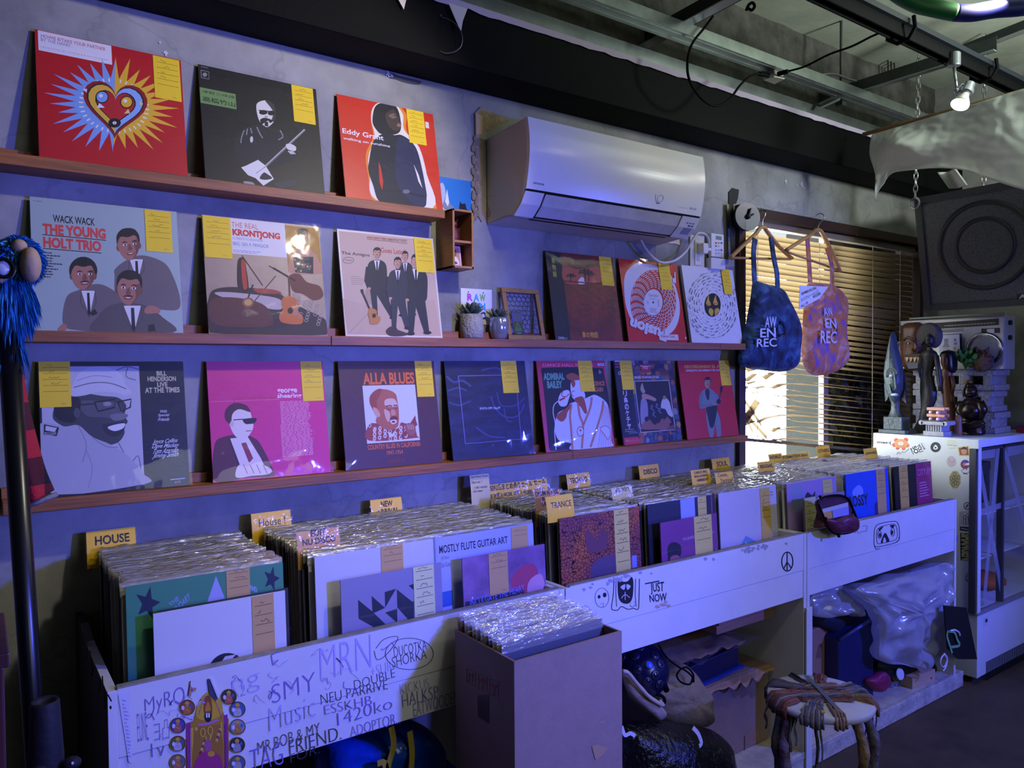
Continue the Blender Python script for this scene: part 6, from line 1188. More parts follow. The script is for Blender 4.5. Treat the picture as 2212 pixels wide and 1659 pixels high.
# ---------------------------------------------------------------- yellow divider cards
YEL = mat('#f7c21c', .5); CLR = film('card_sleeve', clear=.97, white=.02, rough=.1, bump=.4, bump_scale=30)
def divider(label, px, y, lines, col=YEL, hand=False, zb=-.47, ink='#15130e', curl=.1, name='divider_card'):
    """px: TL, TR, BR, BL in the photo; the card stands in the plane y"""
    P = [onY(a, b_, y) for a, b_ in px]; b = MB(); x0 = (P[0].x+P[3].x)/2; x1 = (P[1].x+P[2].x)/2; z1 = (P[0].z+P[1].z)/2
    n = 10; q = lambda u, v: Vector((x0+(x1-x0)*u, y+.012*(v**2)*curl*10, zb+(z1-zb)*v)); b.grid(q, 8, n, col)
    for i, (s_, u0, v0, u1, v1) in enumerate(lines):
        g, f = glyphs(s_, .0 if hand else .022); vs = []
        for a, c_ in g:
            u = u0+(u1-u0)*a; v = v0+(v1-v0)*c_; h = (z1-v*(P[0].z-P[3].z)*1.0-zb)
            vv = ((P[0].z-(P[0].z-P[3].z)*(1-v)) - zb)/(z1-zb); p = q(u, vv); vs.append(p+Vector((0, -.0006, 0)))
        b.add(vs, f, mat(ink, .6))
    o = b.build(name, smooth=True); tag(o, label, 'divider card', 'yellow genre divider cards')
    m_ = MB(); m_.grid(lambda u, v: q(-.03+1.06*u, v*1.05)+Vector((0, -.0022, 0)), 8, n, CLR); m_.build('clear_cover', o, smooth=True); return o
B1 = [.1, .3, .9, .75]
divider('yellow divider card lettered HOUSE in capitals', [(185, 1150), (293, 1141), (295, 1180), (190, 1195)], -.05, [('HOUSE', .17, .3, .87, .72)])
divider('yellow divider card with House! in handwriting', [(543, 1113), (628, 1101), (632, 1132), (547, 1143)], -.052, [('House !', .18, .08, .85, .62)], hand=True)
divider('yellow divider card lettered EDIT NU DISCO', [(644, 1150), (735, 1142), (737, 1172), (644, 1184)], -.36, [('EDIT', .33, .55, .68, .95), ('NU DISCO', .12, .06, .9, .45)], col=mat('#cf9438', .5))
divider('yellow divider card lettered NEW ARRIVAL', [(800, 1082), (868, 1074), (873, 1108), (806, 1118)], -.05, [('NEW', .33, .52, .7, .86), ('ARRIVAL', .18, .1, .88, .42)])
divider('yellow divider card lettered TECHNO', [(1225, 1027), (1276, 1020), (1278, 1052), (1230, 1057)], -.052, [('TECHNO', .12, .38, .88, .74)])
divider('yellow divider card lettered DISCO', [(1380, 1008), (1424, 1002), (1429, 1028), (1387, 1033)], -.052, [('DISCO', .22, .25, .9, .68)])
divider('yellow divider card lettered SOUL', [(1538, 993), (1577, 988), (1582, 1010), (1544, 1015)], -.055, [('SOUL', .25, .25, .85, .72)])
divider('yellow divider card lettered OBSCURE, BALEARIC, AMBIENT', [(1495, 1018), (1537, 1012), (1539, 1040), (1499, 1045)], -.27, [('OBSCURE,', .16, .68, .86, .9), ('BALEARIC,', .16, .4, .9, .62), ('AMBIENT', .24, .1, .88, .32)])
divider('yellow divider card with Cosmic Torminal handwritten', [(1546, 1023), (1585, 1019), (1590, 1041), (1552, 1046)], -.30, [('Cosmic,', .15, .55, .7, .9), ('Terminal!', .25, .08, .95, .42)], hand=True)
divider('yellow divider card lettered REGGAE', [(1637, 1000), (1673, 995), (1678, 1018), (1643, 1022)], -.21, [('REGGAE,', .15, .35, .92, .72)])
divider('yellow divider card lettered WORLD', [(1663, 983), (1692, 978), (1694, 993), (1664, 996)], -.055, [('WORLD', .08, .25, .9, .75)])
divider('yellow divider strip lettered INFORMATION behind the WORLD card', [(1680, 985), (1750, 977), (1751, 988), (1680, 996)], -.05, [('INFORMATION disco', .12, .2, .95, .75)])
divider('yellow divider card lettered OTHERS', [(1765, 966), (1793, 962), (1798, 982), (1769, 985)], -.06, [('OTHERS', .1, .3, .95, .68)])
divider('yellow divider card lettered JAPANESE', [(1868, 970), (1897, 968), (1899, 990), (1872, 991)], -.25, [('JAPANESE', .1, .3, .95, .62)])
divider('yellow divider card lettered DRUM BASS JUNGLE behind the TRANCE card', [(1156, 1062), (1212, 1059), (1215, 1092), (1160, 1098)], -.32, [('DRUM N BASS', .06, .66, .95, .93), ('JUNGLE', .28, .36, .8, .6), ('DUB', .28, .06, .6, .3)], col=mat('#c98f2c', .5))
divider('yellow divider card with TRANCE in thin hand lettering', [(1180, 1076), (1238, 1067), (1244, 1098), (1186, 1107)], -.412, [('TRANCE', .16, .22, .92, .62)], hand=True, zb=-.44)
divider('pale yellow strip reading 500 on top of the fifth stack', [(1323, 1056), (1367, 1049), (1371, 1062), (1327, 1067)], -.31, [('¥500!!', .15, .1, .85, .9)], col=mat('#d0bd5c', .5), hand=True)
divider('long yellow sale notice written in black Japanese lettering', [(1030, 1050), (1184, 1036), (1186, 1064), (1036, 1092)], -.055, [('SEKI氏まとめ売りセール', .18, .62, .78, .95), ('通常¥600 2枚購入=¥2,500, 3枚購入=¥3,000になります!', .05, .24, .95, .52), ('セール', .8, .68, .98, .96)])
divider('pale handwritten note standing at the left end of the sale notice', [(1016, 1026), (1058, 1026), (1062, 1064), (1022, 1066)], -.07, [('Sub House, House', .06, .78, .95, .9), ('Disco etc. ?', .06, .5, .6, .64), ('/1枚=¥500', .15, .2, .85, .34), ('2枚=¥800', .1, .02, .6, .14)], col=mat('#d8c88a', .5), hand=True)
# ================================================================ helpers for soft and carved shapes
def pillow(b, P, n, df, db, m, wr=0, ws=14, seed=0, rings=((1, 0), (.97, .35), (.88, .68), (.7, .9), (.45, .99), (.2, 1.02)), sub=4):
    """soft swelling solid inside the closed outline P; df in front along n, db behind"""
    P = crm(P, sub) if sub > 1 else [Vector(p) for p in P]; n = Vector(n).normalized(); K = len(P); c = sum(P, Vector())/K
    for sg, d in ((1, df), (-1, db)):
        vs = []; fs = []
        for k, (s_, h) in enumerate(rings):
            for p in P:
                q = c+(p-c)*s_; w = wr*(noise.noise(q*ws+Vector((seed, 0, sg)))+.5*noise.noise(q*ws*2.7+Vector((0, seed, sg)))-(.5*abs(noise.noise(q*ws*1.6+Vector((seed, 5, sg)))) if len(rings) > 9 else 0)) if k or wr < 0 else wr*.4*noise.noise(q*ws+Vector((seed, 3, 0)))
                vs.append(q+n*(sg*d*h)+n*w*(1 if k else 0)+(q-c)*(w*2 if not k else 0))
        vs.append(c+n*sg*d*rings[-1][1]*1.02); L = len(rings)
        for k in range(L-1):
            for i in range(K):
                q = [k*K+i, k*K+(i+1) % K, (k+1)*K+(i+1) % K, (k+1)*K+i]; fs.append(q)
        for i in range(K): fs.append([(L-1)*K+i, (L-1)*K+(i+1) % K, L*K])
        b.add(vs, fs, m)
    return b
def pxX(pts, X): return [onX(x, y, X) for x, y in pts]
def pxY(pts, y): return [onY(a, c, y) for a, c in pts]
def loft(b, rows, X, ratio, m, n=14, front=None):
    """stacked elliptical sections seen face-on along +X: rows of (centre px, py, half width px[, ratio])"""
    vs = []; fs = []
    for r in rows:
        c = onX(r[0], r[1], X); w = abs(onX(r[0]+r[2], r[1], X).y-c.y); k = r[3] if len(r) > 3 else ratio
        for j in range(n):
            a = 2*math.pi*j/n; vs.append((c.x+w*k*math.sin(a), c.y+w*math.cos(a), c.z))
    K = len(rows)
    for i in range(K-1):
        for j in range(n): fs.append([i*n+j, i*n+(j+1) % n, (i+1)*n+(j+1) % n, (i+1)*n+j])
    fs += [list(range(n)), [(K-1)*n+j for j in range(n)][::-1]]
    return b.add(vs, fs, m)

# ================================================================ glass-fronted showcase
FX0, FX1, FY0, FY1, FZT = 3.575, 4.27, -.567, -.09, -.336
ENAM = mat('#d3d6dc', .35, noise_amt=.08, noise_scale=5); ALU = mat('#55565c', .4, .6); GASK = mat('#2a2a30', .6)
fr_ = thing('display_fridge', 'white glass-fronted display fridge covered in stickers, crossed tape on its door', 'fridge', ((FX0+FX1)/2, (FY0+FY1)/2, FLOOR))
gz1, gz0 = -.375, onY(2121, 1322, FY0).z; gx0 = onY(2110, 1100, FY0).x; gx1 = FX1-.03; gm = onY(2170, 1100, FY0).x
b = MB(); t = .03
b.box((FX0, FY0, FLOOR+.03), (FX0+t, FY1, FZT), ENAM); b.box((FX1-t, FY0, FLOOR+.03), (FX1, FY1, FZT), ENAM); b.box((FX0+t, FY1-t, FLOOR+.03), (FX1-t, FY1-.0005, FZT-.035), ENAM); b.box((FX0+t, FY0+.0005, FZT-.035), (FX1-t, FY1-.0005, FZT-.0005), ENAM)
b.box((FX0+t, FY0+.0005, FLOOR+.0305), (FX1-t, FY0+.03, gz0), ENAM); b.box((FX0+t, FY0+.03, gz0-.03), (FX1-t, FY1-t, gz0), ENAM); b.box((FX0+.02, FY0+.03, FLOOR), (FX1-.02, FY1-.02, FLOOR+.03), GASK); FRC = b.build('cabinet', fr_, bevel=.002)
b = MB()
for x in (gx0-.006, gm-.012): b.box((x, FY0+.002, gz0), (x+.016, FY0+.03, gz1), ALU)
b.box((gx1-.012, FY0+.002, gz0), (gx1, FY0+.03, gz1), ALU); b.box((gx0, FY0+.002, gz1-.012), (gx1, FY0+.03, gz1), GASK); b.box((gx0, FY0-.006, gz0-.008), (gx1, FY0+.02, gz0+.004), mat('#9a9aa2', .4, .4)); b.build('door_frame', fr_, bevel=.001)
for xa, xb, yo in ((gx0+.01, gm, .012), (gm, gx1-.012, .02)):
    b = MB(); b.box((xa, FY0+yo, gz0+.004), (xb, FY0+yo+.003, gz1-.012), GLASS); GD = b.build('glass_door', fr_)
TAPE = film('translucent_tape', clear=.75, white=.62, rough=.3, bump=.1, tint='#c9cbe0')
b = MB(); yt = FY0+.0105
for p, q, w in (((2113, 985), (2166, 1290), .034), ((2157, 962), (2126, 1300), .034), ((2113, 1108), (2240, 1066), .026), ((2171, 975), (2240, 1230), .034)): b.ribbon([onY(*p, yt), onY(*q, yt)], w, TAPE)
for q in (((2112, 970), (2152, 965), (2148, 988), (2114, 993)), ((2176, 962), (2212, 953), (2212, 978), (2178, 986)), ((2126, 1282), (2150, 1275), (2150, 1300), (2127, 1308))): b.add([onY(x, y, yt+.0005) for x, y in q], [(0, 3, 2, 1)], TAPE)
b.build('crossed_tape', GD)
b = MB(); z = onY(2125, 1110, FY0+.05).z; b.box((FX0+t, FY0+.05, z-.006), (FX1-t, FY1-t, z), ENAM); z2 = z-.2; b.box((FX0+t, FY0+.05, z2-.006), (FX1-t, FY1-t, z2), ENAM); b.build('inner_shelf', fr_)
b = MB(); zz0, zz1 = onY(2140, 1470, FY0).z, onY(2140, 1425, FY0).z
x = onY(2130, 1450, FY0).x
while x < FX1-.03: b.box((x, FY0-.0012, zz0+.005), (x+.004, FY0+.001, zz1), mat('#101014', .8)); x += .0105
b.build('vent_slots', FRC)
b = MB(); A = Art(b, (0, FY0-.0006, 0), (1, 0, 0), (0, 0, 1), (0, -1, 0), lambda px, py: (lambda p: (p.x, p.z))(onY(px, py, FY0))); A.free = True; A.rect(2125, 1334, 2133, 1350, '#c3c3d6'); A.rect(2128, 1338, 2133, 1343, '#2a2a3a'); b.build('rating_label', FRC)
# what stands in the showcase
IN = [('paper_stack', 'pale pile of papers on the bottom of the fridge behind the taped door', 'papers', (3.68, -.42, gz0), (.10, .14, .09), '#b9b9c8'), ('shoe_box', 'brown box on the lower fridge shelf behind the crossed tape', 'box', (3.72, -.36, z2), (.16, .2, .10), '#5a3a2c'), ('storage_tin', 'red-brown tin on the upper fridge shelf', 'tin', (3.70, -.40, z), (.17, .18, .12), '#6a3c30'), ('cloth_bundle', 'orange cloth bundle low behind the right fridge door', 'cloth', (4.02, -.40, gz0), (.22, .2, .09), '#a85a2c'), ('speaker_box', 'dark box with a round hole high behind the right fridge door', 'box', (4.03, -.3, z), (.18, .18, .2), '#3a3c46')]
for nm, lab, cat_, (x, y, zz), (w, d, h), c_ in IN:
    b = MB()
    if nm == 'cloth_bundle': b.ball((x, y, zz+h*.42), (w/2, d/2, h*.45), mat(c_, .8), 16, 10, lambda v: 1+.15*noise.noise(v*3))
    elif nm == 'paper_stack':
        for k in range(9): b.box((x-w/2+.006*math.sin(k*2.3), y-d/2+.004*math.cos(k*3.1), zz+.0006+k*.0095), (x+w/2+.006*math.sin(k*2.3), y+d/2, zz+.0096+k*.0095), mat(c_, .7))
    else:
        b.box((x-w/2, y-d/2, zz+.0006), (x+w/2, y+d/2, zz+h*.82), mat(c_, .6)); b.box((x-w/2-.003, y-d/2-.003, zz+h*.8), (x+w/2+.003, y+d/2+.003, zz+h), mat(c_, .5))
        if nm == 'speaker_box': b.lathe([(.04, 0), (.036, .004), (0, .004)], (x, y-d/2-.0005, zz+.11), mat('#0c0c10', .7), 24, (0, -1, 0))
    tag(b.build(nm, smooth=nm == 'cloth_bundle', bevel=0 if nm == 'cloth_bundle' else .003), lab, cat_)
# stickers on its left side
def side(b): A = Art(b, (FX0-.0006, 0, 0), (0, 1, 0), (0, 0, 1), (-1, 0, 0), lambda px, py: (lambda p: (p.y, p.z))(onX(px, py, FX0))); A.free = True; A.rough = .5; return A
def sticker(nm, fn, lab=None): b = MB(); fn(side(b)); b.build(nm, FRC, label=lab)
Kk = '#1c1d22'
sticker('lettering_sticker', lambda A: A.text('mes:(', 0, 0, 0, 0, '#3a3f4e', .03, .0, quad=[(1895, 952), (1926, 953), (1926, 961), (1894, 959)]))
def bear(A):
    for x, y, r in ((1936, 951, 5), (1957, 950, 5), (1932, 961, 5), (1959, 962, 5), (1939, 968, 4), (1952, 969, 4)): A.ell(x, y, r, r*.9, '#c9583c', 12)
    A.blob([(1933, 955), (1945, 948), (1958, 953), (1961, 962), (1950, 967), (1936, 966)], '#d08a5a'); A.ell(1946, 958, 6, 4, '#d9cfc8', 12); A.ell(1946, 958, 2, 1.5, '#b9a090', 8)
sticker('orange_blob_sticker', bear)
def ty(A):
    A.poly([(1992, 955), (2001, 972), (1976, 982), (1965, 967)], '#d9dbe0')
    for s_, q in (('THANK', [(1991, 956), (2000, 971), (1996, 973), (1988, 957)]), ('YOU', [(1987, 958), (1995, 974), (1986, 978), (1979, 962)]), ('SO', [(1978, 962), (1986, 978), (1976, 981), (1970, 966)]), ('MUCH', [(1969, 967), (1975, 981), (1972, 982), (1966, 969)])): A.text(s_, 0, 0, 0, 0, Kk, .04, quad=q)
sticker('thank_you_sticker', ty); sticker('scribble', lambda A: A.line([(1937, 981), (1942, 976), (1944, 981), (1950, 975), (1953, 978), (1964, 969)], 1, '#5a6070', 3))
def rec(A): A.ell(2021, 966, 11, 11, '#22242a', 28); A.blob([(2016, 968), (2020, 961), (2024, 963), (2026, 968), (2023, 971), (2019, 971)], '#d3d6dc'); A.ell(2021, 967, 2, 2, '#22242a', 10)
sticker('round_black_sticker', rec)
def pal(A): A.rect(2045, 950, 2069, 971, '#cfd4cc'); A.ring(2056, 955, 8, 3, 1, '#b9b06a'); A.text('TROPIC DISCO', 2046, 960, 2068, 964, '#2a3a4a', .02); A.line([(2050, 968), (2065, 968)], 1, '#7ab0a0')
sticker('tropical_sticker', pal)
def pho(A): A.poly([(2069, 966), (2092, 963), (2095, 985), (2072, 985)], '#c9b06a'); A.poly([(2071, 968), (2091, 965), (2093, 983), (2074, 983)], '#8a4a30'); A.blob([(2076, 972), (2082, 967), (2088, 972), (2087, 980), (2079, 981)], '#b98a70'); A.blob([(2076, 971), (2082, 965), (2089, 971), (2082, 970)], '#1c1416')
sticker('photo_sticker', pho)
def pur(A): A.ell(2085, 1003, 10, 10, '#7a2a6a', 24); A.ell(2085, 1003, 8, 8, '#2c3c9a', 24, 0, 180, 360); A.ell(2084, 1003, 4, 3.6, '#c98a3c', 14); A.poly([(2086, 1001), (2095, 999), (2095, 1005), (2086, 1005)], '#cfd0dc')
sticker('round_purple_sticker', pur)
def octo(A):
    P8 = [(2063+13*math.cos(R(22+45*k)), 1036+20*math.sin(R(22+45*k))) for k in range(8)]; A.poly(P8, '#a79c78')
    for k in range(10): A.ring(2063+8*math.cos(k*.63+.2)*(.5+.5*(k % 2)), 1036+12*math.sin(k*.63+.2)*(.5+.5*(k % 2)), 3, 4, 1, '#4a4634', 8)
sticker('octagon_sticker', octo); sticker('faded_sticker', lambda A: (A.ell(2055, 997, 10, 12, '#b9aab8', 16), A.line([(2048, 990), (2056, 1000), (2062, 994)], 1, '#9a7a9a', 3)))
sticker('face_sticker', lambda A: (A.ring(2086, 1016, 9, 6, 1, Kk, 18, 0, 200), A.ell(2081, 1014, 1.5, 1.2, Kk, 8), A.ell(2088, 1014, 1.5, 1.2, Kk, 8), A.line([(2081, 1023), (2090, 1024)], 1.6, Kk)))
def fea(A): A.ell(2089, 1093, 7.5, 8.5, '#6a3f5c', 22); A.ell(2089, 1093, 5.6, 6.6, '#c9c9d6', 22); A.blob([(2086, 1098), (2087, 1092), (2092, 1088), (2091, 1094)], '#6a3f5c')
sticker('feather_sticker', fea)
def grp(A):
    A.poly([(2074, 1106), (2101, 1106), (2104, 1149), (2074, 1146)], '#cfcfd8')
    for i in range(5): A.ring(2079+i*5, 1113+(i % 2)*4, 2.6, 4, 1, Kk, 10); A.line([(2077+i*5, 1118), (2078+i*5, 1134)], 1, Kk); A.line([(2081+i*5, 1118), (2081+i*5, 1136)], 1, Kk)
    A.line([(2074, 1106), (2101, 1106), (2104, 1149), (2074, 1146), (2074, 1106)], 1, Kk); A.poly([(2074, 1137), (2103, 1139), (2104, 1149), (2074, 1146)], Kk); A.text('TOOLS PECH', 2076, 1140, 2102, 1147, '#cfcfd8', .03)
sticker('group_drawing_sticker', grp)
def sha(A): A.poly([(2074, 1151), (2105, 1152), (2108, 1213), (2075, 1210)], '#17181a'); A.text('SHANGEN', 0, 0, 0, 0, '#b9b46a', .05, quad=[(2102, 1153), (2104, 1212), (2077, 1209), (2076, 1152)])
sticker('shangen_sticker', sha)
def ptz(A):
    A.line([(2086, 1246), (2090, 1239), (2094, 1236), (2098, 1242), (2104, 1243), (2108, 1236)], 1.2, Kk, 3); A.ring(2093, 1249, 5, 6, 1.2, Kk, 14); A.ring(2103, 1251, 4, 6, 1.2, Kk, 14); A.line([(2086, 1246), (2087, 1254), (2096, 1258), (2108, 1258)], 1.2, Kk, 3)
sticker('hand_drawing', ptz)

# ================================================================ concrete blocks and the boombox
CB = mat('#a3a1a0', .9, noise_amt=.35, noise_scale=60, bump=.9, bump_scale=140)
zt_ = -.031; h = (zt_-FZT)/3
for k, lab in enumerate(('bottom concrete block of the three stacked on the fridge', 'middle concrete block of the three stacked on the fridge', 'top concrete block of the three, under the boombox')):
    z0 = FZT+.0005+k*h; z1 = z0+h-.0012; y0, y1 = -.485+.01*(k == 1)-.006*(k == 0), -.10; b = MB()
    b.box((3.93, y0, z0), (4.10, y1, z0+.03), CB); b.box((3.93, y0, z1-.03), (4.10, y1, z1), CB)
    for a, c_ in ((.04, .14), (.30, .42), (.60, .72), (.88, .96)): b.box((3.93, y0+(y1-y0)*a, z0+.02), (4.10, y0+(y1-y0)*c_, z1-.02), CB)
    tag(b.build('concrete_block', bevel=.006), lab, 'concrete block', 'concrete blocks on the fridge')
bb = thing('boombox', 'silver boombox radio on the stack of concrete blocks', 'boombox', (3.99, -.27, zt_)); SIL = mat('#b5b6ba', .32, .45); BK = mat('#141418', .45)
BX, by0, by1, bz0, bz1 = 3.93, -.525, -.035, zt_+.0005, .222
b = MB(); b.box((BX, by0, bz0), (BX+.12, by1, bz1), SIL); b.build('body', bb, bevel=.006)
b = MB(); A = Art(b, (BX-.0006, 0, 0), (0, 1, 0), (0, 0, 1), (-1, 0, 0), lambda px, py: (lambda p: (p.y, p.z))(onX(px, py, BX))); A.free = True
A.rect(1950, 706, 2160, 697, '#17171a') if False else A.poly([(1944, 703), (2158, 688), (2158, 702), (1944, 716)], '#17171a'); A.line([(2040, 704), (2150, 697)], 1, '#b9b9a8')
for k in range(14): A.line([(2050+k*7, 702-k*.45), (2050+k*7, 706-k*.45)], .8, '#9a9a90')
A.poly([(2030, 712), (2082, 708), (2082, 716), (2030, 720)], '#8a8a90'); A.poly([(2120, 710), (2160, 708), (2160, 719), (2120, 721)], '#1b1b20'); A.poly([(2132, 711), (2148, 710), (2148, 719), (2132, 720)], '#c9c9cf')
A.poly([(1942, 720), (1952, 719), (1952, 730), (1942, 731)], '#1b1b20'); A.rect(2036, 722, 2078, 755, '#2a2a2e'); b.build('tuner_panel', bb)
for (px, py, nm) in ((2127, 755, 'speaker'), (1962, 765, 'speaker')):
    c_ = onX(px, py, BX); b = MB(); b.lathe([(.079, 0), (.082, .004), (.076, .006), (.07, .002)], (BX-.0002, c_.y, c_.z), mat('#8f9096', .2, .9), 36, (-1, 0, 0)); b.lathe([(.07, 0), (.06, .003), (0, .005)], (BX-.0002, c_.y, c_.z), mat('#8a8a8e', .6, .3, bump=.6, bump_scale=220), 36, (-1, 0, 0)); b.build(nm, bb, smooth=True)
b = MB(); b.tube([(BX+.06, by0+.02, bz1), (BX+.06, by0+.02, bz1+.012), (BX+.06, by1-.02, bz1+.012), (BX+.06, by1-.02, bz1)], .006, SIL, 8); b.build('handle', bb)
b = MB()
for zz in (.19, .12): b.lathe([(.012, 0), (.012, .01), (0, .01)], (BX+.05, by0, zz), BK, 16, (0, -1, 0))
b.build('side_knob', bb)
# ================================================================ figures on the fridge
DK = mat('#2a2624', .45, noise_amt=.3, noise_scale=20, bump=.3, bump_scale=50); TEAL = mat('#48565c', .42, noise_amt=.35, noise_scale=30, bump=.4, bump_scale=60); RED = mat('#7c4a34', .42, noise_amt=.3, noise_scale=14, stretch=(3, 3, .4))
FZ = FZT+.0006
# carved tall mask
mk = thing('carved_mask_statue', 'dark carved mask statue with a tall pointed headdress at the left end of the fridge', 'statue', (3.64, -.19, FZ))
X = 3.64; c0 = onX(1937, 938, X); b = MB()
b.box((X-.055, c0.y-.07, FZ), (X+.055, c0.y+.062, FZ+.018), TEAL); zb = FZ+.018; zt2 = onX(1935, 900, X).z
b.box((X-.04, c0.y-.045, zb), (X+.04, c0.y+.045, zt2), TEAL); A = Art(b, (X-.0406, 0, 0), (0, 1, 0), (0, 0, 1), (-1, 0, 0), lambda px, py: (lambda p: (p.y, p.z))(onX(px, py, X-.04))); A.free = True
A.line([(1918, 906), (1923, 928), (1929, 908), (1935, 928), (1941, 906)], 1.6, '#1a2226'); A.line([(1917, 905), (1942, 905)], 1, '#1a2226'); b.build('pedestal', mk, bevel=.003)
b = MB(); loft(b, [(1934, 901, 15, .8), (1934, 885, 9, .8), (1933, 870, 8, .8), (1932, 858, 12, .7)], X, .8, TEAL); b.build('neck', mk, smooth=True)
b = MB(); pillow(b, pxX([(1930, 715), (1937, 745), (1945, 775), (1949, 800), (1950, 835), (1944, 855), (1936, 872), (1926, 862), (1918, 845), (1914, 810), (1917, 780), (1923, 745)], X), (-1, 0, 0), .045, .03, TEAL, .003, 30, 2); b.build('mask', mk, smooth=True)
b = MB(); A = Art(b, (X-.047, 0, 0), (0, 1, 0), (0, 0, 1), (-1, 0, 0), lambda px, py: (lambda p: (p.y, p.z))(onX(px, py, X-.046))); A.free = True
P_ = lambda x, y: onX(x, y, X-.046)
b.ball(P_(1926, 812), (.01, .012, .008), mat('#8fa3a8', .35), 12, 8)
for k in range(3): b.tube([P_(1926+7*math.cos(a)*(1+k*.35), 808+9*math.sin(a)*(1+k*.3)) for a in [R(150+20*i) for i in range(12)]], .003, TEAL, 6)
b.tube([P_(1931, 800), P_(1934, 820), P_(1937, 838), P_(1932, 842)], [.004, .007, .009, .004], TEAL, 8); b.ball(P_(1933, 853), (.012, .019, .008), mat('#8fa3a8', .35), 12, 8); b.tube([P_(1921, 830), P_(1926, 850), P_(1934, 868)], .004, TEAL, 6); b.build('carved_face', mk, smooth=True)
b = MB(); b.prism(pxX([(1948, 790), (1955, 830), (1956, 862), (1958, 872), (1947, 862), (1942, 850)], X+.01), (.012, 0, 0), mat('#2c2a3c', .4)); b.prism(pxX([(1915, 800), (1910, 830), (1912, 868), (1917, 862), (1920, 850)], X+.01), (.012, 0, 0), TEAL); b.build('side_fins', mk)
# tall woman
X = 3.74; w_ = thing('carved_woman_statue', 'tall dark carved woman statue with fan-shaped hair on the fridge', 'statue', (X, onX(2000, 930, X).y, FZ))
b = MB(); loft(b, [(1989, 937.5, 18), (1990, 930, 18), (1988, 925, 13), (1996, 905, 11), (2003, 880, 13), (2006, 862, 17), (2006, 845, 18), (2003, 825, 15), (2001, 808, 12), (2003, 795, 14), (2006, 780, 17), (2007, 768, 19), (2007, 760, 15), (2008, 755, 6), (2008, 748, 5)], X, .75, DK); b.build('body', w_, smooth=True)
b = MB(); b.ball(onX(2008, 736, X), (.024, .021, .034), DK, 14, 12); q = onX(2008, 738, X-.024); b.tube([q+Vector((0, 0, .012)), q+Vector((-.006, 0, -.002)), q+Vector((.002, 0, -.004))], [.002, .005, .002], DK, 6); b.ball(q+Vector((.004, 0, -.014)), (.004, .008, .003), DK, 8, 6); b.build('head', w_, smooth=True)
b = MB(); pillow(b, pxX([(1982, 735), (1981, 718), (1990, 703), (2005, 697), (2022, 700), (2034, 713), (2036, 730), (2030, 746), (2018, 752), (2013, 742), (2000, 740), (1990, 746)], X+.018), (-1, 0, 0), .02, .016, mat('#4a4648', .5, bump=.5, bump_scale=70, stretch=(1, 3, 1)), .003, 40, 4); b.build('fan_hair', w_, smooth=True)
for pts in ([(1992, 768), (1988, 790), (1990, 812), (2000, 832), (2010, 838)], [(2022, 768), (2027, 800), (2030, 830), (2031, 845)]):
    b = MB(); b.tube([onX(x, y, X-.014) for x, y in pts], [.013, .012, .01, .009, .008][:len(pts)], DK, 10); b.build('arm', w_, smooth=True)
# red-brown figure
X = 3.84; v_ = thing('carved_wood_figure', 'red-brown carved wooden figure with black hair behind the small pedestal', 'statue', (X, onX(2047, 930, X).y, FZ))
b = MB(); zz = [(2050, 931.5, 11), (2051, 915, 12), (2051, 890, 13), (2050, 865, 13), (2047, 845, 12), (2045, 830, 10), (2045, 820, 9), (2045, 810, 12), (2045, 800, 11), (2046, 795, 8)]; loft(b, zz, X, .8, RED); b.build('body', v_, smooth=True)
b = MB(); b.ball(onX(2047, 780, X), (.036, .029, .046), RED, 14, 12); q = onX(2044, 780, X-.036); b.tube([q+Vector((0, 0, .02)), q+Vector((-.006, 0, -.01))], [.003, .006], RED, 6); b.build('head', v_, smooth=True)
b = MB(); pillow(b, pxX([(2033, 770), (2036, 760), (2048, 756), (2060, 760), (2064, 775), (2064, 800), (2058, 805), (2058, 778), (2048, 766), (2040, 768)], X+.006), (-1, 0, 0), .036, .04, mat('#151214', .35), 0); b.build('hair', v_, smooth=True)
for pts in ([(2034, 812), (2032, 835), (2038, 850)], [(2057, 812), (2060, 835), (2056, 850)]):
    b = MB(); b.tube([onX(x, y, X-.012) for x, y in pts], .009, RED, 8); b.build('arm', v_, smooth=True)
# pedestal and little log lattice
X = 3.655; pd = thing('stone_pedestal', 'small grey fluted column pedestal on the fridge top', 'pedestal', (X, onX(2026, 938, X).y, FZ)); GRY = mat('#a3a3ad', .7, noise_amt=.2, noise_scale=60, bump=.3, bump_scale=90)
c0 = onX(2026, 925, X); k_ = abs(onX(2027, 925, X).y-c0.y); zc = lambda py: onX(2026, py, X).z; b = MB()
b.box((X-.045, c0.y-22*k_, FZ), (X+.045, c0.y+22*k_, zc(931)), GRY); b.box((X-.037, c0.y-18*k_, zc(931)), (X+.037, c0.y+18*k_, zc(917)), GRY)
for i in range(7): b.tube([(X-.037, c0.y+(i-3)*5.2*k_, zc(931)), (X-.037, c0.y+(i-3)*5.2*k_, zc(918))], .0045, GRY, 8)
b.box((X-.05, c0.y-26*k_, zc(917)), (X+.05, c0.y+26*k_, zc(910)), GRY)
for s_ in (-1, 1): b.tube([(X-.05, c0.y+s_*26*k_, zc(913)), (X+.05, c0.y+s_*26*k_, zc(913))], .011, GRY, 12)
b.build('pedestal_body', pd, bevel=.002); lc = thing('log_lattice', 'little pink stick lattice house on the grey pedestal', 'ornament', (X, c0.y, zc(910))); PK = mat('#cf9a86', .5); zz = zc(908); b = MB(); hh = (zc(880)-zz)/4
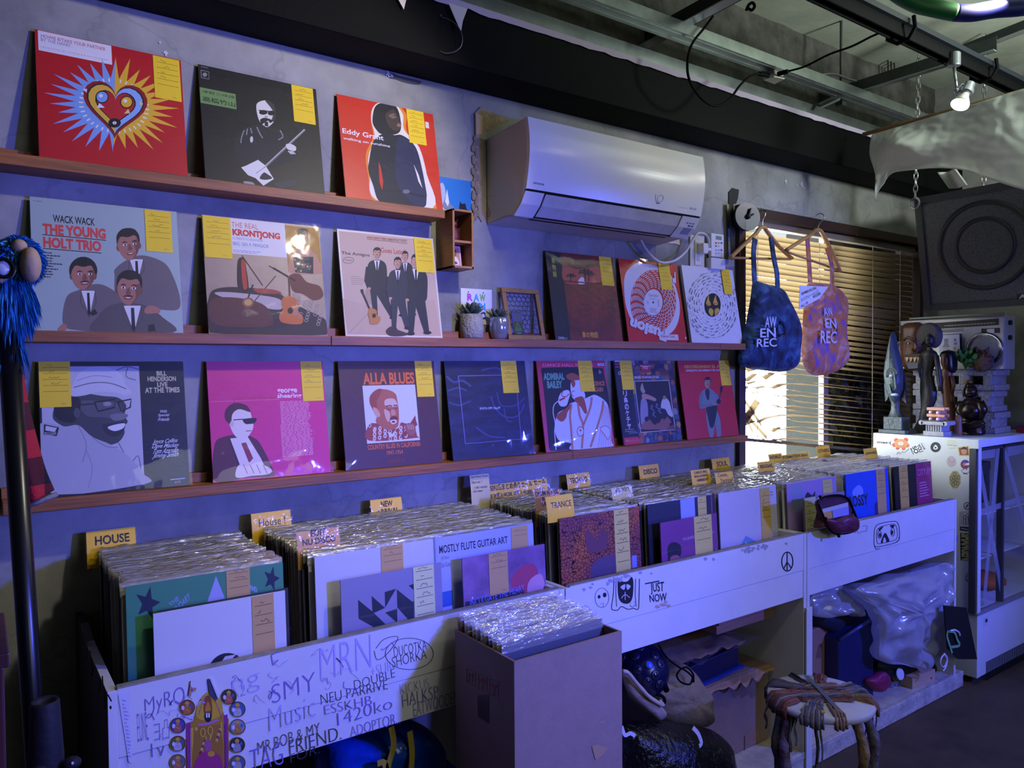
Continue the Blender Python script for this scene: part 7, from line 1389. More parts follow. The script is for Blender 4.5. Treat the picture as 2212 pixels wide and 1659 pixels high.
for j in range(4):
    for i in (-1, 1):
        if j % 2: b.tube([(X+i*.018, c0.y-19*k_, zz+hh*(j+.5)), (X+i*.018, c0.y+19*k_, zz+hh*(j+.5))], hh*.5, PK, 10)
        else: b.tube([(X-.034, c0.y+i*8*k_, zz+hh*(j+.5)), (X+.034, c0.y+i*8*k_, zz+hh*(j+.5))], hh*.5, PK, 10)
for i in (-1, 1):
    for j in (0, 2): b.ball((X-.036, c0.y+i*8*k_, zz+hh*(j+.5)), hh*.5, mat('#e6d9cc', .4), 10, 8)
b.build('sticks', lc)
# wooden nub
X = 3.70; b = MB(); loft(b, [(2069, 938.5, 9), (2069, 925, 9), (2069, 915, 8.5), (2070, 905, 8), (2070, 899, 6), (2070, 896, 2)], X, .9, mat('#8a5e4c', .5, noise_amt=.35, noise_scale=12)); tag(b.build('wooden_peg', smooth=True), 'short rounded wooden peg beside the bronze seated figure', 'ornament')
# bronze seated figure
X = 3.82; hb = thing('bronze_statue', 'dark bronze seated fat monk statue in front of the concrete blocks', 'statue', (X, onX(2098, 934, X).y, FZ)); BZ = mat('#3c302c', .28, .75, noise_amt=.3, noise_scale=20)
b = MB(); loft(b, [(2099, 937, 28, .8), (2099, 931, 30, .8), (2099, 925, 27, .8), (2099, 920, 29, .8), (2099, 914, 26, .8)], X, .8, BZ, 24); b.build('lotus_base', hb, smooth=True)
b = MB(); loft(b, [(2098, 916, 27, .75), (2097, 908, 26, .75), (2097, 895, 23, .8), (2097, 882, 24, .8), (2098, 870, 22, .75), (2098, 862, 14, .7), (2098, 858, 7, .8)], X, .75, BZ, 20); b.ball(onX(2095, 888, X-.03), (.035, .045, .043), BZ, 16, 12); b.build('body', hb, smooth=True)
b = MB(); b.ball(onX(2096, 846, X), (.032, .03, .036), BZ, 16, 12); b.ball(onX(2095, 834, X), (.022, .02, .016), BZ, 12, 8); q = onX(2095, 848, X-.03); b.ball(q, (.006, .006, .007), BZ, 8, 6); b.ball(q+Vector((.004, 0, -.012)), (.005, .012, .004), BZ, 10, 6)
for s_ in (-1, 1): b.ball(onX(2096, 850, X)+Vector((0, s_*.03, 0)), (.006, .005, .018), BZ, 8, 6); b.ball(q+Vector((.005, s_*.012, .009)), (.004, .006, .003), BZ, 8, 6)
b.build('head', hb, smooth=True)
for s_, pts in ((1, [(2080, 868), (2074, 885), (2080, 900), (2092, 906)]), (-1, [(2116, 868), (2123, 885), (2118, 902), (2104, 908)])):
    b = MB(); b.tube([onX(x, y, X-.02) for x, y in pts], [.02, .022, .016, .012], BZ, 10); b.build('arm', hb, smooth=True)
b = MB(); pillow(b, pxX([(2070, 915), (2084, 908), (2100, 912), (2115, 906), (2128, 914), (2120, 924), (2100, 926), (2080, 924)], X-.045), (-1, 0, 0), .02, .03, BZ, 0); b.build('crossed_legs', hb, smooth=True)
b = MB(); pillow(b, pxX([(2082, 825), (2090, 820), (2098, 822), (2100, 829), (2090, 831)], 3.925), (-1, 0, 0), .012, .004, mat('#8a6a34', .4), .002, 60, 1)
tag(b.build('gold_knot', smooth=True), 'small golden knot ornament sitting in the hollow of the top concrete block', 'ornament')
# tiki mask in front of the boombox
X = 3.90; tk = thing('tiki_mask', 'brown carved mask with bared teeth leaning on the boombox', 'mask', (X, onX(1970, 797, X).y, zt_)); BRN = mat('#6a3e26', .4, noise_amt=.4, noise_scale=16, bump=.2, bump_scale=40)
b = MB(); pillow(b, pxX([(1953, 702), (1970, 697), (1990, 698), (1996, 720), (1994, 760), (1990, 790), (1975, 800), (1957, 798), (1951, 775), (1950, 735)], X), (-1, 0, 0), .05, .01, BRN, .003, 20, 3); b.build('face', tk, smooth=True)
b = MB(); Q = lambda x, y, o=-.05: onX(x, y, X+o)
b.tube([Q(1952, 735), Q(1960, 728), Q(1970, 732), Q(1978, 738)], .007, BRN, 8); b.ball(Q(1962, 742, -.044), (.01, .016, .009), mat('#1a1210', .4), 12, 8); b.ball(Q(1962, 742, -.053), (.004, .007, .005), mat('#8a8f94', .3), 8, 6); b.tube([Q(1976, 738), Q(1980, 752), Q(1972, 757)], [.008, .014, .01], BRN, 8); b.build('brow_and_eye', tk, smooth=True)
b = MB(); b.prism(pxX([(1953, 766), (1990, 764), (1988, 772), (1954, 774)], X-.052), (.02, 0, 0), mat('#140e0c', .6)); b.prism(pxX([(1954, 775), (1988, 773), (1984, 795), (1962, 797)], X-.05), (.02, 0, 0), mat('#2a2a40', .5)); b.build('mouth', tk)
b = MB()
for k in range(4): b.prism(pxX([(1955+k*8.5, 772), (1963+k*8.5, 771.5), (1959+k*8.5, 783)], X-.057), (.008, 0, 0), mat('#b98a5a', .5))
b.build('teeth', tk)
# white card
X = 3.905; b = MB(); q = pxX([(2024, 724), (2072, 722), (2074, 768), (2030, 772)], X); b.prism(q, (.002, 0, 0), mat('#c9c6d4', .6)); A = Art(b, (X-.0006, 0, 0), (0, 1, 0), (0, 0, 1), (-1, 0, 0), lambda px, py: (lambda p: (p.y, p.z))(onX(px, py, X))); A.free = True
A.poly([(2039, 732), (2049, 731), (2048, 742), (2052, 750), (2036, 751), (2040, 742)], '#8a8896'); A.ring(2044, 757, 6, 4, 1.5, '#8a8896', 14)
for s_, x, y in (('本', 2060, 731), ('杯', 2061, 739), ('全', 2059, 749), ('勝', 2060, 758), ('大', 2061, 767)): A.text(s_, x, y, x+7, y+6.5, '#4a4858', .02)
q0 = min(p.z for p in q); b.box((X+.0022, q[3].y-.02, zt_+.0005), (X+.02, q[3].y-.03, zt_+.03), mat('#8a8890', .5)) if False else None
tag(b.build('greeting_card'), 'white card with grey emblem and brush characters in front of the boombox', 'card')
# artificial plant and brown cone
X = 3.885; gp = thing('plastic_plant', 'small bright green plastic plant in front of the boombox', 'plant', (X, onX(2088, 795, X).y, zt_)); LF = mat('#3f8f3c', .45); b = MB(); rr = random.Random(6); c0 = onX(2086, 795, X); c0.z = zt_+.0005
for i in range(46):
    a = rr.uniform(0, 6.28); el = rr.uniform(.25, 1.4); L_ = rr.uniform(.05, .105); d = Vector((math.cos(a)*math.cos(el)*.6, math.sin(a)*math.cos(el)*.8, math.sin(el))); o = c0+d*L_; s1 = d.cross(Vector((rr.random(), rr.random(), .3))).normalized()*.012
    b.add([o-d*.012, o+s1, o+d*.022, o-s1], [(0, 1, 2, 3)], LF)
b.build('leaves', gp); b = MB()
for i in range(9):
    a = i*.7; b.tube([c0, c0+Vector((math.cos(a)*.025, math.sin(a)*.03, .07))], .0018, LF, 5)
b.build('stems', gp)
X = 3.89; b = MB(); c0 = onX(2120, 775, X); rr = random.Random(8)
b.ball(onX(2122, 780, X), (.03, .05, .05), mat('#5a4038', .7, noise_amt=.4, noise_scale=40), 16, 12, lambda v: 1+.25*noise.noise(v*4))
for i in range(26):
    a = rr.uniform(0, 6.28); e_ = rr.uniform(-.5, 1.2); d = Vector((-abs(math.cos(a))*.5, math.sin(a)*math.cos(e_), math.sin(e_))); o = onX(2122, 780, X)+Vector((d.x*.03, d.y*.05, d.z*.05)); s1 = Vector((.2, .6, -.5)).cross(d).normalized()*.018
    b.add([o-s1, o+d*.02+s1*.2, o+s1, o+d*.028], [(0, 1, 3), (1, 2, 3), (0, 3, 2)], mat('#6a4c44', .7))
tag(b.build('wood_flower'), 'brown wooden flower beside the green plant, before the right boombox speaker', 'ornament')
X = 4.12; b = MB(); q = pxX([(2172, 932), (2240, 925), (2240, 905), (2172, 913)], X); b.box((X-.03, q[1].y, FZ), (X+.1, -.545+.03, FZ+.03), mat('#8a1c24', .5)); b.box((X-.02, q[1].y+.01, FZ+.03), (X+.09, -.53, FZ+.05), mat('#5c5a66', .5))
tag(b.build('red_tray', bevel=.004), 'red tray with a grey lid at the back right of the fridge top', 'tray')

# ================================================================ hanging loudspeaker, chains, cloth
TX = lambda z: 3.60-.20*(z-.24)      # the leaning front face
sp = thing('loudspeaker', 'large black loudspeaker hanging from chains above the fridge', 'loudspeaker', (3.75, -.60, .24)); ya, yb = -.325, -.87; z0, z1 = .243, .752; nS = Vector((-1, 0, -.2)).normalized(); up = Vector((-.2, 0, 1)).normalized()
fb = lambda y, z, o=0: Vector((TX(z), y, z))+nS*o
b = MB(); SPB = mat('#17191c', .6, bump=.2, bump_scale=120)
b.prism([fb(ya, z0), fb(yb, z0), fb(yb, z1), fb(ya, z1)], -nS*.36, SPB); b.build('cabinet', sp, bevel=.006, fixn=True)
b = MB(); f = .028
for q in (((ya, z0), (yb, z0), (yb-f*-1, z0+f), (ya-f, z0+f)), ((ya, z1), (yb, z1), (yb+f, z1-f), (ya-f, z1-f)), ((ya, z0), (ya, z1), (ya-f, z1-f), (ya-f, z0+f)), ((yb, z0), (yb, z1), (yb+f, z1-f), (yb+f, z0+f))): b.prism([fb(y, z, .001) for y, z in q], nS*.012, mat('#22252a', .45))
b.build('front_frame', sp)
def grille():
    m = bpy.data.materials.new('speaker_grille'); m.use_nodes = True; L = m.node_tree.links; p = m.node_tree.nodes['Principled BSDF']; tc = nd(m, 'ShaderNodeTexCoord'); v = nd(m, 'ShaderNodeTexVoronoi'); v.inputs['Scale'].default_value = 240; L.new(tc.outputs['Object'], v.inputs['Vector'])
    r = nd(m, 'ShaderNodeValToRGB'); r.color_ramp.elements[0].position = .25; r.color_ramp.elements[0].color = (.004, .004, .005, 1); r.color_ramp.elements[1].position = .45; r.color_ramp.elements[1].color = (.06, .068, .08, 1); L.new(v.outputs['Distance'], r.inputs[0]); L.new(r.outputs[0], p.inputs['Base Color']); p.inputs['Roughness'].default_value = .5; return m
b = MB(); b.prism([fb(ya-f, z0+f, .002), fb(yb+f, z0+f, .002), fb(yb+f, z1-f, .002), fb(ya-f, z1-f, .002)], nS*.003, grille()); GRL = b.build('grille', sp)
wc = onX(2128, 530, 3.55); b = MB(); wc = Vector((TX(wc.z), wc.y, wc.z))+nS*.0055; b.lathe([(.19, 0), (.192, .003), (.18, .004), (.172, .001)], wc, mat('#101216', .6), 40, nS, caps=False); b.lathe([(.12, 0), (.122, .003), (.11, .004), (.104, .001)], wc, mat('#101216', .6), 40, nS, caps=False); b.build('woofer_ring', GRL, smooth=True)
b = MB(); p0 = onX(2182, 633, 3.52); A = Art(b, fb(p0.y, p0.z, .0065), Vector((0, -1, 0))*.14, -up*.05, nS); A.rect(-.0, 0, 1, 1, '#0a0a0c'); A.text('ALTEC', .04, .06, .98, .42, '#b9bcc4', .02); A.text('LANSING', .04, .5, .98, .92, '#b9bcc4', .02); b.build('name_badge', sp)
CH = mat('#b9bcbe', .3, .9)
def chain(label, p, q, step=.028, r=.0035, name='hanging_chain', ring=False):
    p, q = Vector(p), Vector(q); n = int((q-p).length/step); d = (q-p)/n; b = MB()
    for i in range(n):
        c_ = p+d*(i+.5); s_ = Vector((1, .2, 0)).normalized() if i % 2 else Vector((.2, -1, 0)).normalized(); dn = d.normalized(); L_ = step*.72
        b.tube([c_+dn*L_*math.cos(a)+s_*.0085*math.sin(a) for a in [2*math.pi*k/10 for k in range(11)]], r*.75, CH, 6, caps=False)
    if ring:
        c_ = q+(q-p).normalized()*.022; b.tube([c_+Vector((.0, .018*math.cos(a), .024*math.sin(a))) for a in [2*math.pi*k/16 for k in range(17)]], .0045, CH, 8, caps=False)
    return tag(b.build(name, smooth=True), label, 'chain', 'speaker chains')
ct = onX(1986, 150, 3.47); cb = onX(1977, 428, 3.47); chain('left chain dropping behind the white cloth to a ring at the speaker corner', (ct.x, ct.y, 1.48), cb, ring=True)
ct = onX(2127, 150, 3.75); chain('short chain above the cloth at the right, near the lit spotlight', (ct.x, ct.y, 1.48), (ct.x, ct.y, z1-.02))
b = MB(); b.tube([onX(1874, 288, 3.2)+Vector((0, .02, 0)), onX(2212, 195, 3.2)+Vector((0, -.5, 0))], .009, mat('#b08c5c', .5, noise_amt=.2, noise_scale=10), 10)
rod = tag(b.build('wooden_rod', smooth=True), 'thin wooden rod holding up the white cloth', 'rod')
Z = lambda x, y: (1500+x/3.107, y/3.107)
top = [Z(1205, 905), Z(1300, 878), Z(1420, 842), Z(1560, 800), Z(1720, 752), Z(1900, 697), Z(2060, 648), Z(2212, 602), Z(2400, 545), Z(2700, 455)]
bot = [Z(1185, 1345), Z(1275, 1245), Z(1335, 1165), Z(1480, 1142), Z(1640, 1132), Z(1810, 1145), Z(1950, 1192), Z(2212, 1275), Z(2400, 1310), Z(2700, 1330)]
TP = crm([onX(x, y, 3.2) for x, y in top], 6, False); BP = crm([onX(x, y, 3.2) for x, y in bot], 6, False); b = MB(); K = len(TP)
def cl(u, v):
    i = min(int(u*(K-1)), K-2); f_ = u*(K-1)-i; t_ = TP[i].lerp(TP[i+1], f_); e = BP[i].lerp(BP[i+1], f_); p = t_.lerp(e, v)
    fold = .05*math.sin(math.pi*min(1, v*1.1))*math.exp(-((u-.10-.30*v)/.12)**2) + .02*noise.noise(Vector((u*5, v*3, 1))) + .006*noise.noise(Vector((u*26, v*12, 4)))
    sw = -.02*math.exp(-(u/.05)**2)*v
    return p + Vector((-.012-fold*(v > 0), sw, 0)) + Vector((0, .012*math.exp(-(u/.03)**2)*math.sin(v*6), 0))
b.grid(cl, 90, 30, mat('#d5d8d2', .8, bump=.12, bump_scale=60)); tag(b.build('hanging_cloth', smooth=True, solid=.002), 'white cloth sheet hung from the wooden rod in front of the loudspeaker', 'cloth')
b = MB(); b.grid(lambda u, v: onX(2025+45*u+25*v, 372-6*u+35*v, 3.42)+Vector((.02*math.sin(u*5), 0, 0)), 8, 6, mat('#c9ccc4', .8)); tag(b.build('cloth_corner', smooth=True, solid=.002), 'back fold of white cloth glimpsed under the sheet over the speaker', 'cloth')

# ================================================================ spotlight
sl = thing('spotlight', 'silver track spotlight with a lit reflector bulb', 'spotlight', (2.93, -.735, 1.1)); CHM = mat('#b5b8c0', .25, .8)
P3 = lambda px, py, d: CAM+sight(px, py)*d
dm = (onZ(2062, 137, 1.1)-CAM).dot(AX_F); b = MB(); m0 = P3(2061, 128, dm); b.lathe([(.021, 0), (.022, .004), (.022, .045), (.018, .05)], (m0.x, m0.y, m0.z-.026), CHM, 20); b.build('track_adapter', sl, bevel=.001)
b = MB(); b.tube([P3(2061, 145, dm), P3(2064, 172, dm), P3(2066, 196, dm)], .006, CHM, 10); b.ball(P3(2066, 196, dm), .011, CHM, 12, 8); b.tube([P3(2066, 196, dm), P3(2078, 182, dm), P3(2090, 188, dm)], .004, CHM, 8); b.build('stem', sl, smooth=True)
s0, s1 = P3(2096, 180, dm), P3(2086, 203, dm); ax = (s1-s0).normalized(); ax = (ax+Vector((-.25, -.1, 0))).normalized(); b = MB(); b.lathe([(.014, 0), (.018, .004), (.018, .03), (.024, .032), (.024, .048), (.018, .052)], s0, CHM, 20, ax); SKT = b.build('socket', sl, smooth=False)
b = MB(); e0 = s0+ax*.05; b.lathe([(.014, 0), (.016, .012), (.026, .034), (.031, .046), (.031, .052)], e0, mat('#e6e2da', .2), 24, ax); b.lathe([(.0305, 0), (.02, .006), (0, .008)], e0+ax*.0522, mat('#fff3d8', .3, emit=26), 24, ax); b.build('bulb', SKT, smooth=True)

# ================================================================ junction box, cables, foam tube
jc = onZ(1670, 165, 1.14); jb = thing('junction_box', 'white junction box with plugs hanging on the bright ceiling channel', 'junction box', jc); IV = mat('#d3cfc0', .5)
b = MB(); b.box((jc.x-.035, jc.y-.03, jc.z-.005), (jc.x+.025, jc.y+.03, jc.z+.03), mat('#a7a598', .5)); b.box((jc.x-.005, jc.y-.035, jc.z+.005), (jc.x+.02, jc.y-.03, jc.z+.045), IV); b.build('box_body', jb, bevel=.002)
b = MB(); q = [onZ(x, y, 1.125) for x, y in ((1649, 173), (1672, 166), (1695, 171), (1673, 182))]; b.prism(q, (0, 0, .004), IV); b.build('cover_plate', jb)
for pa, pb in (((1640, 159), (1660, 163)), ((1680, 160), (1702, 154))):
    b = MB(); b.tube([onZ(*pa, 1.13), onZ(*pb, 1.13)], .009, BLACKP, 8); b.build('plug', jb)
dj = (jc-CAM).dot(AX_F); b = MB(); b.tube(crm([onY(x, y, -.29) for x, y in ((1540, 35), (1520, 62), (1495, 95), (1485, 135), (1490, 175), (1515, 212), (1545, 229), (1575, 215), (1598, 185), (1620, 165), (1640, 159))], 6, False), .0045, BLACKP, 8)
tag(b.build('black_cable', smooth=True), 'black cable looping down from the ceiling to the left of the junction box', 'cable')
b = MB(); b.tube(crm([onY(x, y, yy) for x, y, yy in ((1702, 154, -.29), (1740, 143, -.36), (1790, 118, -.46), (1840, 100, -.55), (1880, 80, -.63), (1912, 66, -.69))], 6, False), .004, BLACKP, 8); tag(b.build('black_cable', smooth=True), 'black cable rising from the junction box to the lighting track', 'cable')
b = MB(); b.tube(crm([onY(x, y, -.20) for x, y in ((1679, 140), (1678, 128), (1690, 134), (1720, 150), (1760, 162), (1800, 160), (1830, 170), (1858, 178))], 6, False), .005, mat('#8f949c', .5), 8); tag(b.build('grey_cable', smooth=True), 'grey cable lying along the back of the bright channel', 'cable')
dw = (onY(970, 60, -.17)-CAM).dot(AX_F); b = MB(); b.tube(crm([P3(x, y, dw-.01) for x, y in ((954, 31), (952, 36), (975, 45), (992, 62), (999, 82), (994, 103), (975, 114), (955, 113), (943, 101))], 6, False), .0016, mat('#6a6a70', .4, .6), 6); tag(b.build('curled_wire', smooth=True), 'thin curled wire dangling in front of the black duct', 'wire')
b = MB(); b.tube(crm([P3(x, y, 2.0) for x, y in ((1612, 22), (1618, 10), (1626, 6), (1630, 14), (1624, 22), (1616, 18))], 5), .004, BLACKP, 7); tag(b.build('cable_ring', smooth=True), 'small black cable loop hooked at the top of the black crossbar', 'cable')
ft_ = thing('foam_tube', 'thick foam tube, green then blue, hanging at the top right corner', 'tube', P3(2060, 20, 2.0)); b = MB(); b.tube(crm([P3(x, y, 2.0) for x, y in ((1890, -70), (1930, -22), (1975, 6), (2020, 18), (2062, 27))], 6, False), [.0225]*25, mat('#0f6a2e', .5), 20); b.build('green_section', ft_, smooth=True)
b = MB(); b.tube(crm([P3(x, y, 2.0) for x, y in ((2062, 27), (2100, 28), (2150, 20), (2212, 15), (2300, 0))], 6, False), [.0225]*25, mat('#1c1f7a', .5), 20); b.build('blue_section', ft_, smooth=True)
b = MB()
for x, y in ((1905, -52), (2285, 2)):
    p = P3(x, y, 2.0); b.tube([p, (p.x, p.y, 1.5)], .0015, CH, 5)
b.build('hanging_cord', ft_)
# ================================================================ low platform under the bins
PLW = mat('#c9c2b6', .75, noise_amt=.45, noise_scale=28, bump=.4, bump_scale=60); PLT = mat('#cfc4ae', .8, noise_amt=.35, noise_scale=18)
pt = thing('low_platform', 'low rough white platform the record bins stand on', 'platform', (1.85, -.27, FLOOR))
for (x0, x1) in ((.19, 1.262), (1.266, 2.350), (2.354, 3.52)):
    b = MB(); b.box((x0, YP+.004, PLZ-.012), (x1, -.004, PLZ), PLT); b.build('deck', pt)
    b = MB(); b.box((x0, YP-.004, FLOOR+.001), (x1, YP+.014, PLZ-.018), PLW); b.build('front_board', pt, bevel=.003)
    b = MB(); b.box((x0, YP-.006, PLZ-.02), (x1, YP+.012, PLZ+.003), PLW); b.build('edge_batten', pt, bevel=.003)
for k, x in enumerate((1.264, 2.352)):
    b = MB(); b.box((x-.017, YP-.012, FLOOR+.001), (x+.017, YP-.0065, ZF-.1), WPAINT); b.build('post_strip', units[k+1])
PZ = PLZ+.001
CARD = mat('#957c6a', .75, noise_amt=.12, noise_scale=30, bump=.08, bump_scale=120); CARDI = mat('#a98660', .8); PKT = film('packing_tape', clear=.8, white=.25, rough=.25, bump=.1, tint='#b99a72')
N_ = (0, -1, 0)
# ---------------------------------------------------------------- tall cardboard box of records
bx0, bx1, byf, byb = .905, 1.212, -.80, -.562; bzt = -.615; bzb = -1.0; t = .006
cb_ = thing('cardboard_box', 'tall brown cardboard box of records in front of the graffitied bin', 'box', ((bx0+bx1)/2, (byf+byb)/2, bzb))
b = MB(); b.box((bx0, byf, bzb), (bx1, byf+t, bzt), CARD); b.build('front_wall', cb_)
b = MB(); b.box((bx0, byb-t, bzb), (bx1, byb, bzt), CARD); b.build('back_wall', cb_)
for xa in (bx0, bx1-t): b = MB(); b.box((xa, byf+t, bzb), (xa+t, byb-t, bzt), CARD); b.build('side_wall', cb_)
b = MB(); b.box((bx0, byf, bzb), (bx1, byb, bzb+t), CARD); b.build('base', cb_)
b = MB(); A = Art(b, (bx0-.0007, 0, 0), (0, 1, 0), (0, 0, 1), (-1, 0, 0), lambda px, py: (lambda p: (p.y, p.z))(onX(px, py, bx0))); A.free = True; RDI = '#8a2a2c'
for x, y, x1_, y1_ in ((1009, 1444, 1027, 1481), (1034, 1455, 1052, 1494), (1058, 1466, 1077, 1506)): A.line([(x, y), (x1_, y+7), (x1_, y1_), (x, y1_-7), (x, y)], 1.2, RDI)
for x in (1014, 1021): A.line([(x, 1474), (x, 1458)], 1.4, RDI); A.poly([(x-3, 1460), (x, 1452), (x+3, 1462)], RDI)
A.blob([(1036, 1472), (1043, 1463), (1050, 1475), (1043, 1473)], RDI); A.line([(1043, 1465), (1043, 1487)], 1.2, RDI); A.blob([(1061, 1476), (1068, 1478), (1074, 1480), (1068, 1490)], RDI); A.line([(1068, 1488), (1068, 1500)], 1.2, RDI); A.line([(1063, 1498), (1073, 1502)], 1.2, RDI)
A.poly([(1032, 1502), (1056, 1500), (1057, 1563), (1033, 1548)], mat('#5a4636', .3)); b.build('handling_marks', cb_)
b = MB(); A = Art(b, (0, byf-.0007, 0), (1, 0, 0), (0, 0, 1), (0, -1, 0), lambda px, py: (lambda p: (p.x, p.z))(onY(px, py, byf))); A.free = True; A.poly([(1278, 1612), (1290, 1608), (1314, 1615), (1300, 1632), (1286, 1642)], CARDI); A.line([(1278, 1612), (1282, 1630), (1286, 1642)], 1, '#3a2a20'); A.poly([(1290, 1562), (1308, 1555), (1302, 1562)], CARDI); b.build('torn_patch', cb_)
b = MB(); rs = random.Random(3); b.box((.93, -.79, FLOOR+.001), (1.19, -.575, bzb-.001), mat('#4a3c30', .7)); tag(b.build('wooden_crate'), 'wooden crate under the tall box of records', 'crate')
BJ = ['#b9b6b0', '#8a2a3a', '#c9c6c0', '#3a3a48', '#b98a4a', '#5a6a9a', '#d0cdc8', '#7a6a5a', '#2a2a30', '#a9a49a', '#c9b23a', '#4a4a52']
rr = random.Random(17); BS = .294
for i in range(12):
    b = MB(); y = byb-.026-i*.0165; dz = -.012*(i/11)+rr.uniform(-.004, .004); zb_ = bzt+.028-BS+dz; a = R(6); x0 = bx0+.0085+rr.uniform(-.001, .002)
    rt = Matrix.Rotation(-a, 3, 'X'); b.box((x0, y-.002, zb_), (x0+BS-.006, y+.002, zb_+BS), mat(BJ[i], .5), rt, (x0, y, zb_)); o = b.build('record_album'); tag(o, 'record in a loose plastic sleeve inside the tall cardboard box', 'record', 'records in the cardboard box')
    b = MB(); n = 24; vs = []; HH = .055 if i == 0 else .018
    for k in range(n+1):
        x = x0-.003+(BS)*k/n; h = HH*(.75+.5*noise.noise(Vector((x*18, i*3.1, 0)))); w = .004*noise.noise(Vector((x*30, i, 2)))
        for v, dy in ((-.02, -.003), (0, -.004+w), (h*.5, -.002+w*1.5), (h, .002+w*2)): vs.append(Vector((x0, y, zb_))+rt @ Vector((x-x0, dy, BS+v)))
    b.add(vs, [[4*k+j, 4*k+4+j, 4*k+5+j, 4*k+1+j] for k in range(n) for j in range(3)], LIP if i else SLEEVE); b.build('plastic_sleeve', o, smooth=True)
    if i in (2, 5, 7, 10):
        b = MB(); xa = x0+rr.uniform(.12, .2); q = [Vector((x0, y, zb_))+rt @ Vector((xa-x0+dx, -.003, BS+dz_)) for dx, dz_ in ((0, -.06), (.055, -.06), (.055, .004), (0, .004))]; b.add(q, [(0, 1, 2, 3)], CARDY if i == 10 else CARDT); b.build('price_card', o)
# ---------------------------------------------------------------- heap under the middle bin
b = MB(); WOV = mat('#0f1012', .22, noise_amt=.3, noise_scale=60, bump=.9, bump_scale=55)
pillow(b, [Vector(p) for p in [tuple(q) for q in pxY([(1330, 1580), (1350, 1560), (1420, 1556), (1500, 1570), (1545, 1580), (1565, 1625), (1572, 1700), (1560, 1780), (1440, 1800), (1330, 1780), (1322, 1680)], -.50)]], N_, .12, .09, WOV, .03, 9, 5)
bag = thing('black_sack', 'shiny black woven plastic sack with a white strap, under the beige bag', 'sack', onY(1450, 1780, -.46)); b.build('sack_body', bag, smooth=True, subsurf=1)
b = MB(); b.ribbon(crm([onY(x, y, -.615) for x, y in ((1497, 1572), (1508, 1585), (1515, 1605), (1510, 1612))], 4, False), .012, mat('#c9c6cc', .5)); b.build('white_strap', bag, solid=.002); b = MB(); b.ribbon(crm([onY(x, y, -.60) for x, y in ((1343, 1570), (1350, 1588), (1362, 1584), (1372, 1590))], 4, False), .01, mat('#c9c6cc', .5)); b.build('white_strap', bag, solid=.002)
b = MB(); b.box((1.42, -.56, PZ), (1.85, -.3, onY(1450, 1780, -.46).z), mat('#0f1012', .5)); b.build('sack_bottom', bag, bevel=.04)
CAN = mat('#8d7b5a', .85, noise_amt=.2, noise_scale=12, bump=.35, bump_scale=70)
cv = thing('canvas_bag', 'beige canvas bag slumped on the black sack', 'bag', onY(1450, 1570, -.42))
b = MB(); pillow(b, pxY([(1350, 1480), (1420, 1450), (1460, 1425), (1500, 1470), (1522, 1500), (1520, 1530), (1525, 1555), (1500, 1572), (1425, 1562), (1380, 1530)], -.38), (-.2, -1, .25), .10, .06, CAN, .022, 11, 9); b.build('bag_body', cv, smooth=True, subsurf=1)
b = MB(); pillow(b, pxY([(1345, 1452), (1352, 1447), (1372, 1470), (1400, 1500), (1432, 1522), (1428, 1528), (1440, 1545), (1420, 1556), (1378, 1520), (1352, 1490)], -.50), (-.3, -1, .3), .03, .02, mat('#a28f7c', .85, bump=.3, bump_scale=60), .014, 14, 3); b.build('open_flap', cv, smooth=True, subsurf=1)
b = MB(); b.tube(crm([onY(x, y, -.535) for x, y in ((1346, 1450), (1358, 1455), (1380, 1482), (1405, 1508), (1432, 1524), (1425, 1515))], 5, False), .006, mat('#b3a08c', .8), 8); b.build('piping', cv, smooth=True)
bp = thing('ball_lamp', 'dark blue ball lamp dotted with round glass lenses, nested in the beige bag', 'lamp', onY(1392, 1500, -.43)); cB = onY(1388, 1448, -.43); rB = .082; b = MB(); NVB = mat('#0c1030', .25); b.ball(cB, rB, NVB, 32, 20); SHL = b.build('shell', bp, smooth=True)
LENS = mat('#12162e', .08, spec=.8); RIM = mat('#3a3c58', .35, .6); rr = random.Random(2)
for i, (px, py) in enumerate(((1402, 1436), (1372, 1418), (1415, 1416), (1377, 1446), (1416, 1458), (1427, 1434), (1345, 1420), (1382, 1400), (1424, 1478), (1352, 1455), (1398, 1472))):
    d = sight(px, py).normalized(); oc = CAM-cB; bq = oc.dot(d); disc = bq*bq-(oc.dot(oc)-rB*rB)
    if disc <= 0: continue
    p = CAM+d*(-bq-math.sqrt(disc)); n = (p-cB).normalized(); b = MB(); b.lathe([(.0125, -.002), (.0135, .002), (.0105, .003)], p, RIM, 20, n); b.lathe([(.0105, .001), (.0085, .0035), (.0045, .005), (0, .0055)], p, LENS if i else mat('#4a62e0', .06, spec=1), 20, n); b.build('lens', SHL, smooth=True)
b = MB(); b.tube(crm([onY(x, y, -.50) for x, y in ((1422, 1392), (1440, 1420), (1465, 1440), (1480, 1448), (1495, 1462), (1490, 1478), (1472, 1474), (1462, 1460), (1470, 1446), (1484, 1442), (1497, 1456), (1498, 1474))], 5, False), .003, BLACKP, 7); b.tube([onY(1432, 1470, -.5), onY(1440, 1492, -.5)], .009, BLACKP, 8); b.tube(crm([onY(x, y, -.49) for x, y in ((1420, 1500), (1432, 1505), (1436, 1516), (1430, 1520))], 4, False), .005, BLACKP, 7); b.build('cord', bp, smooth=True)
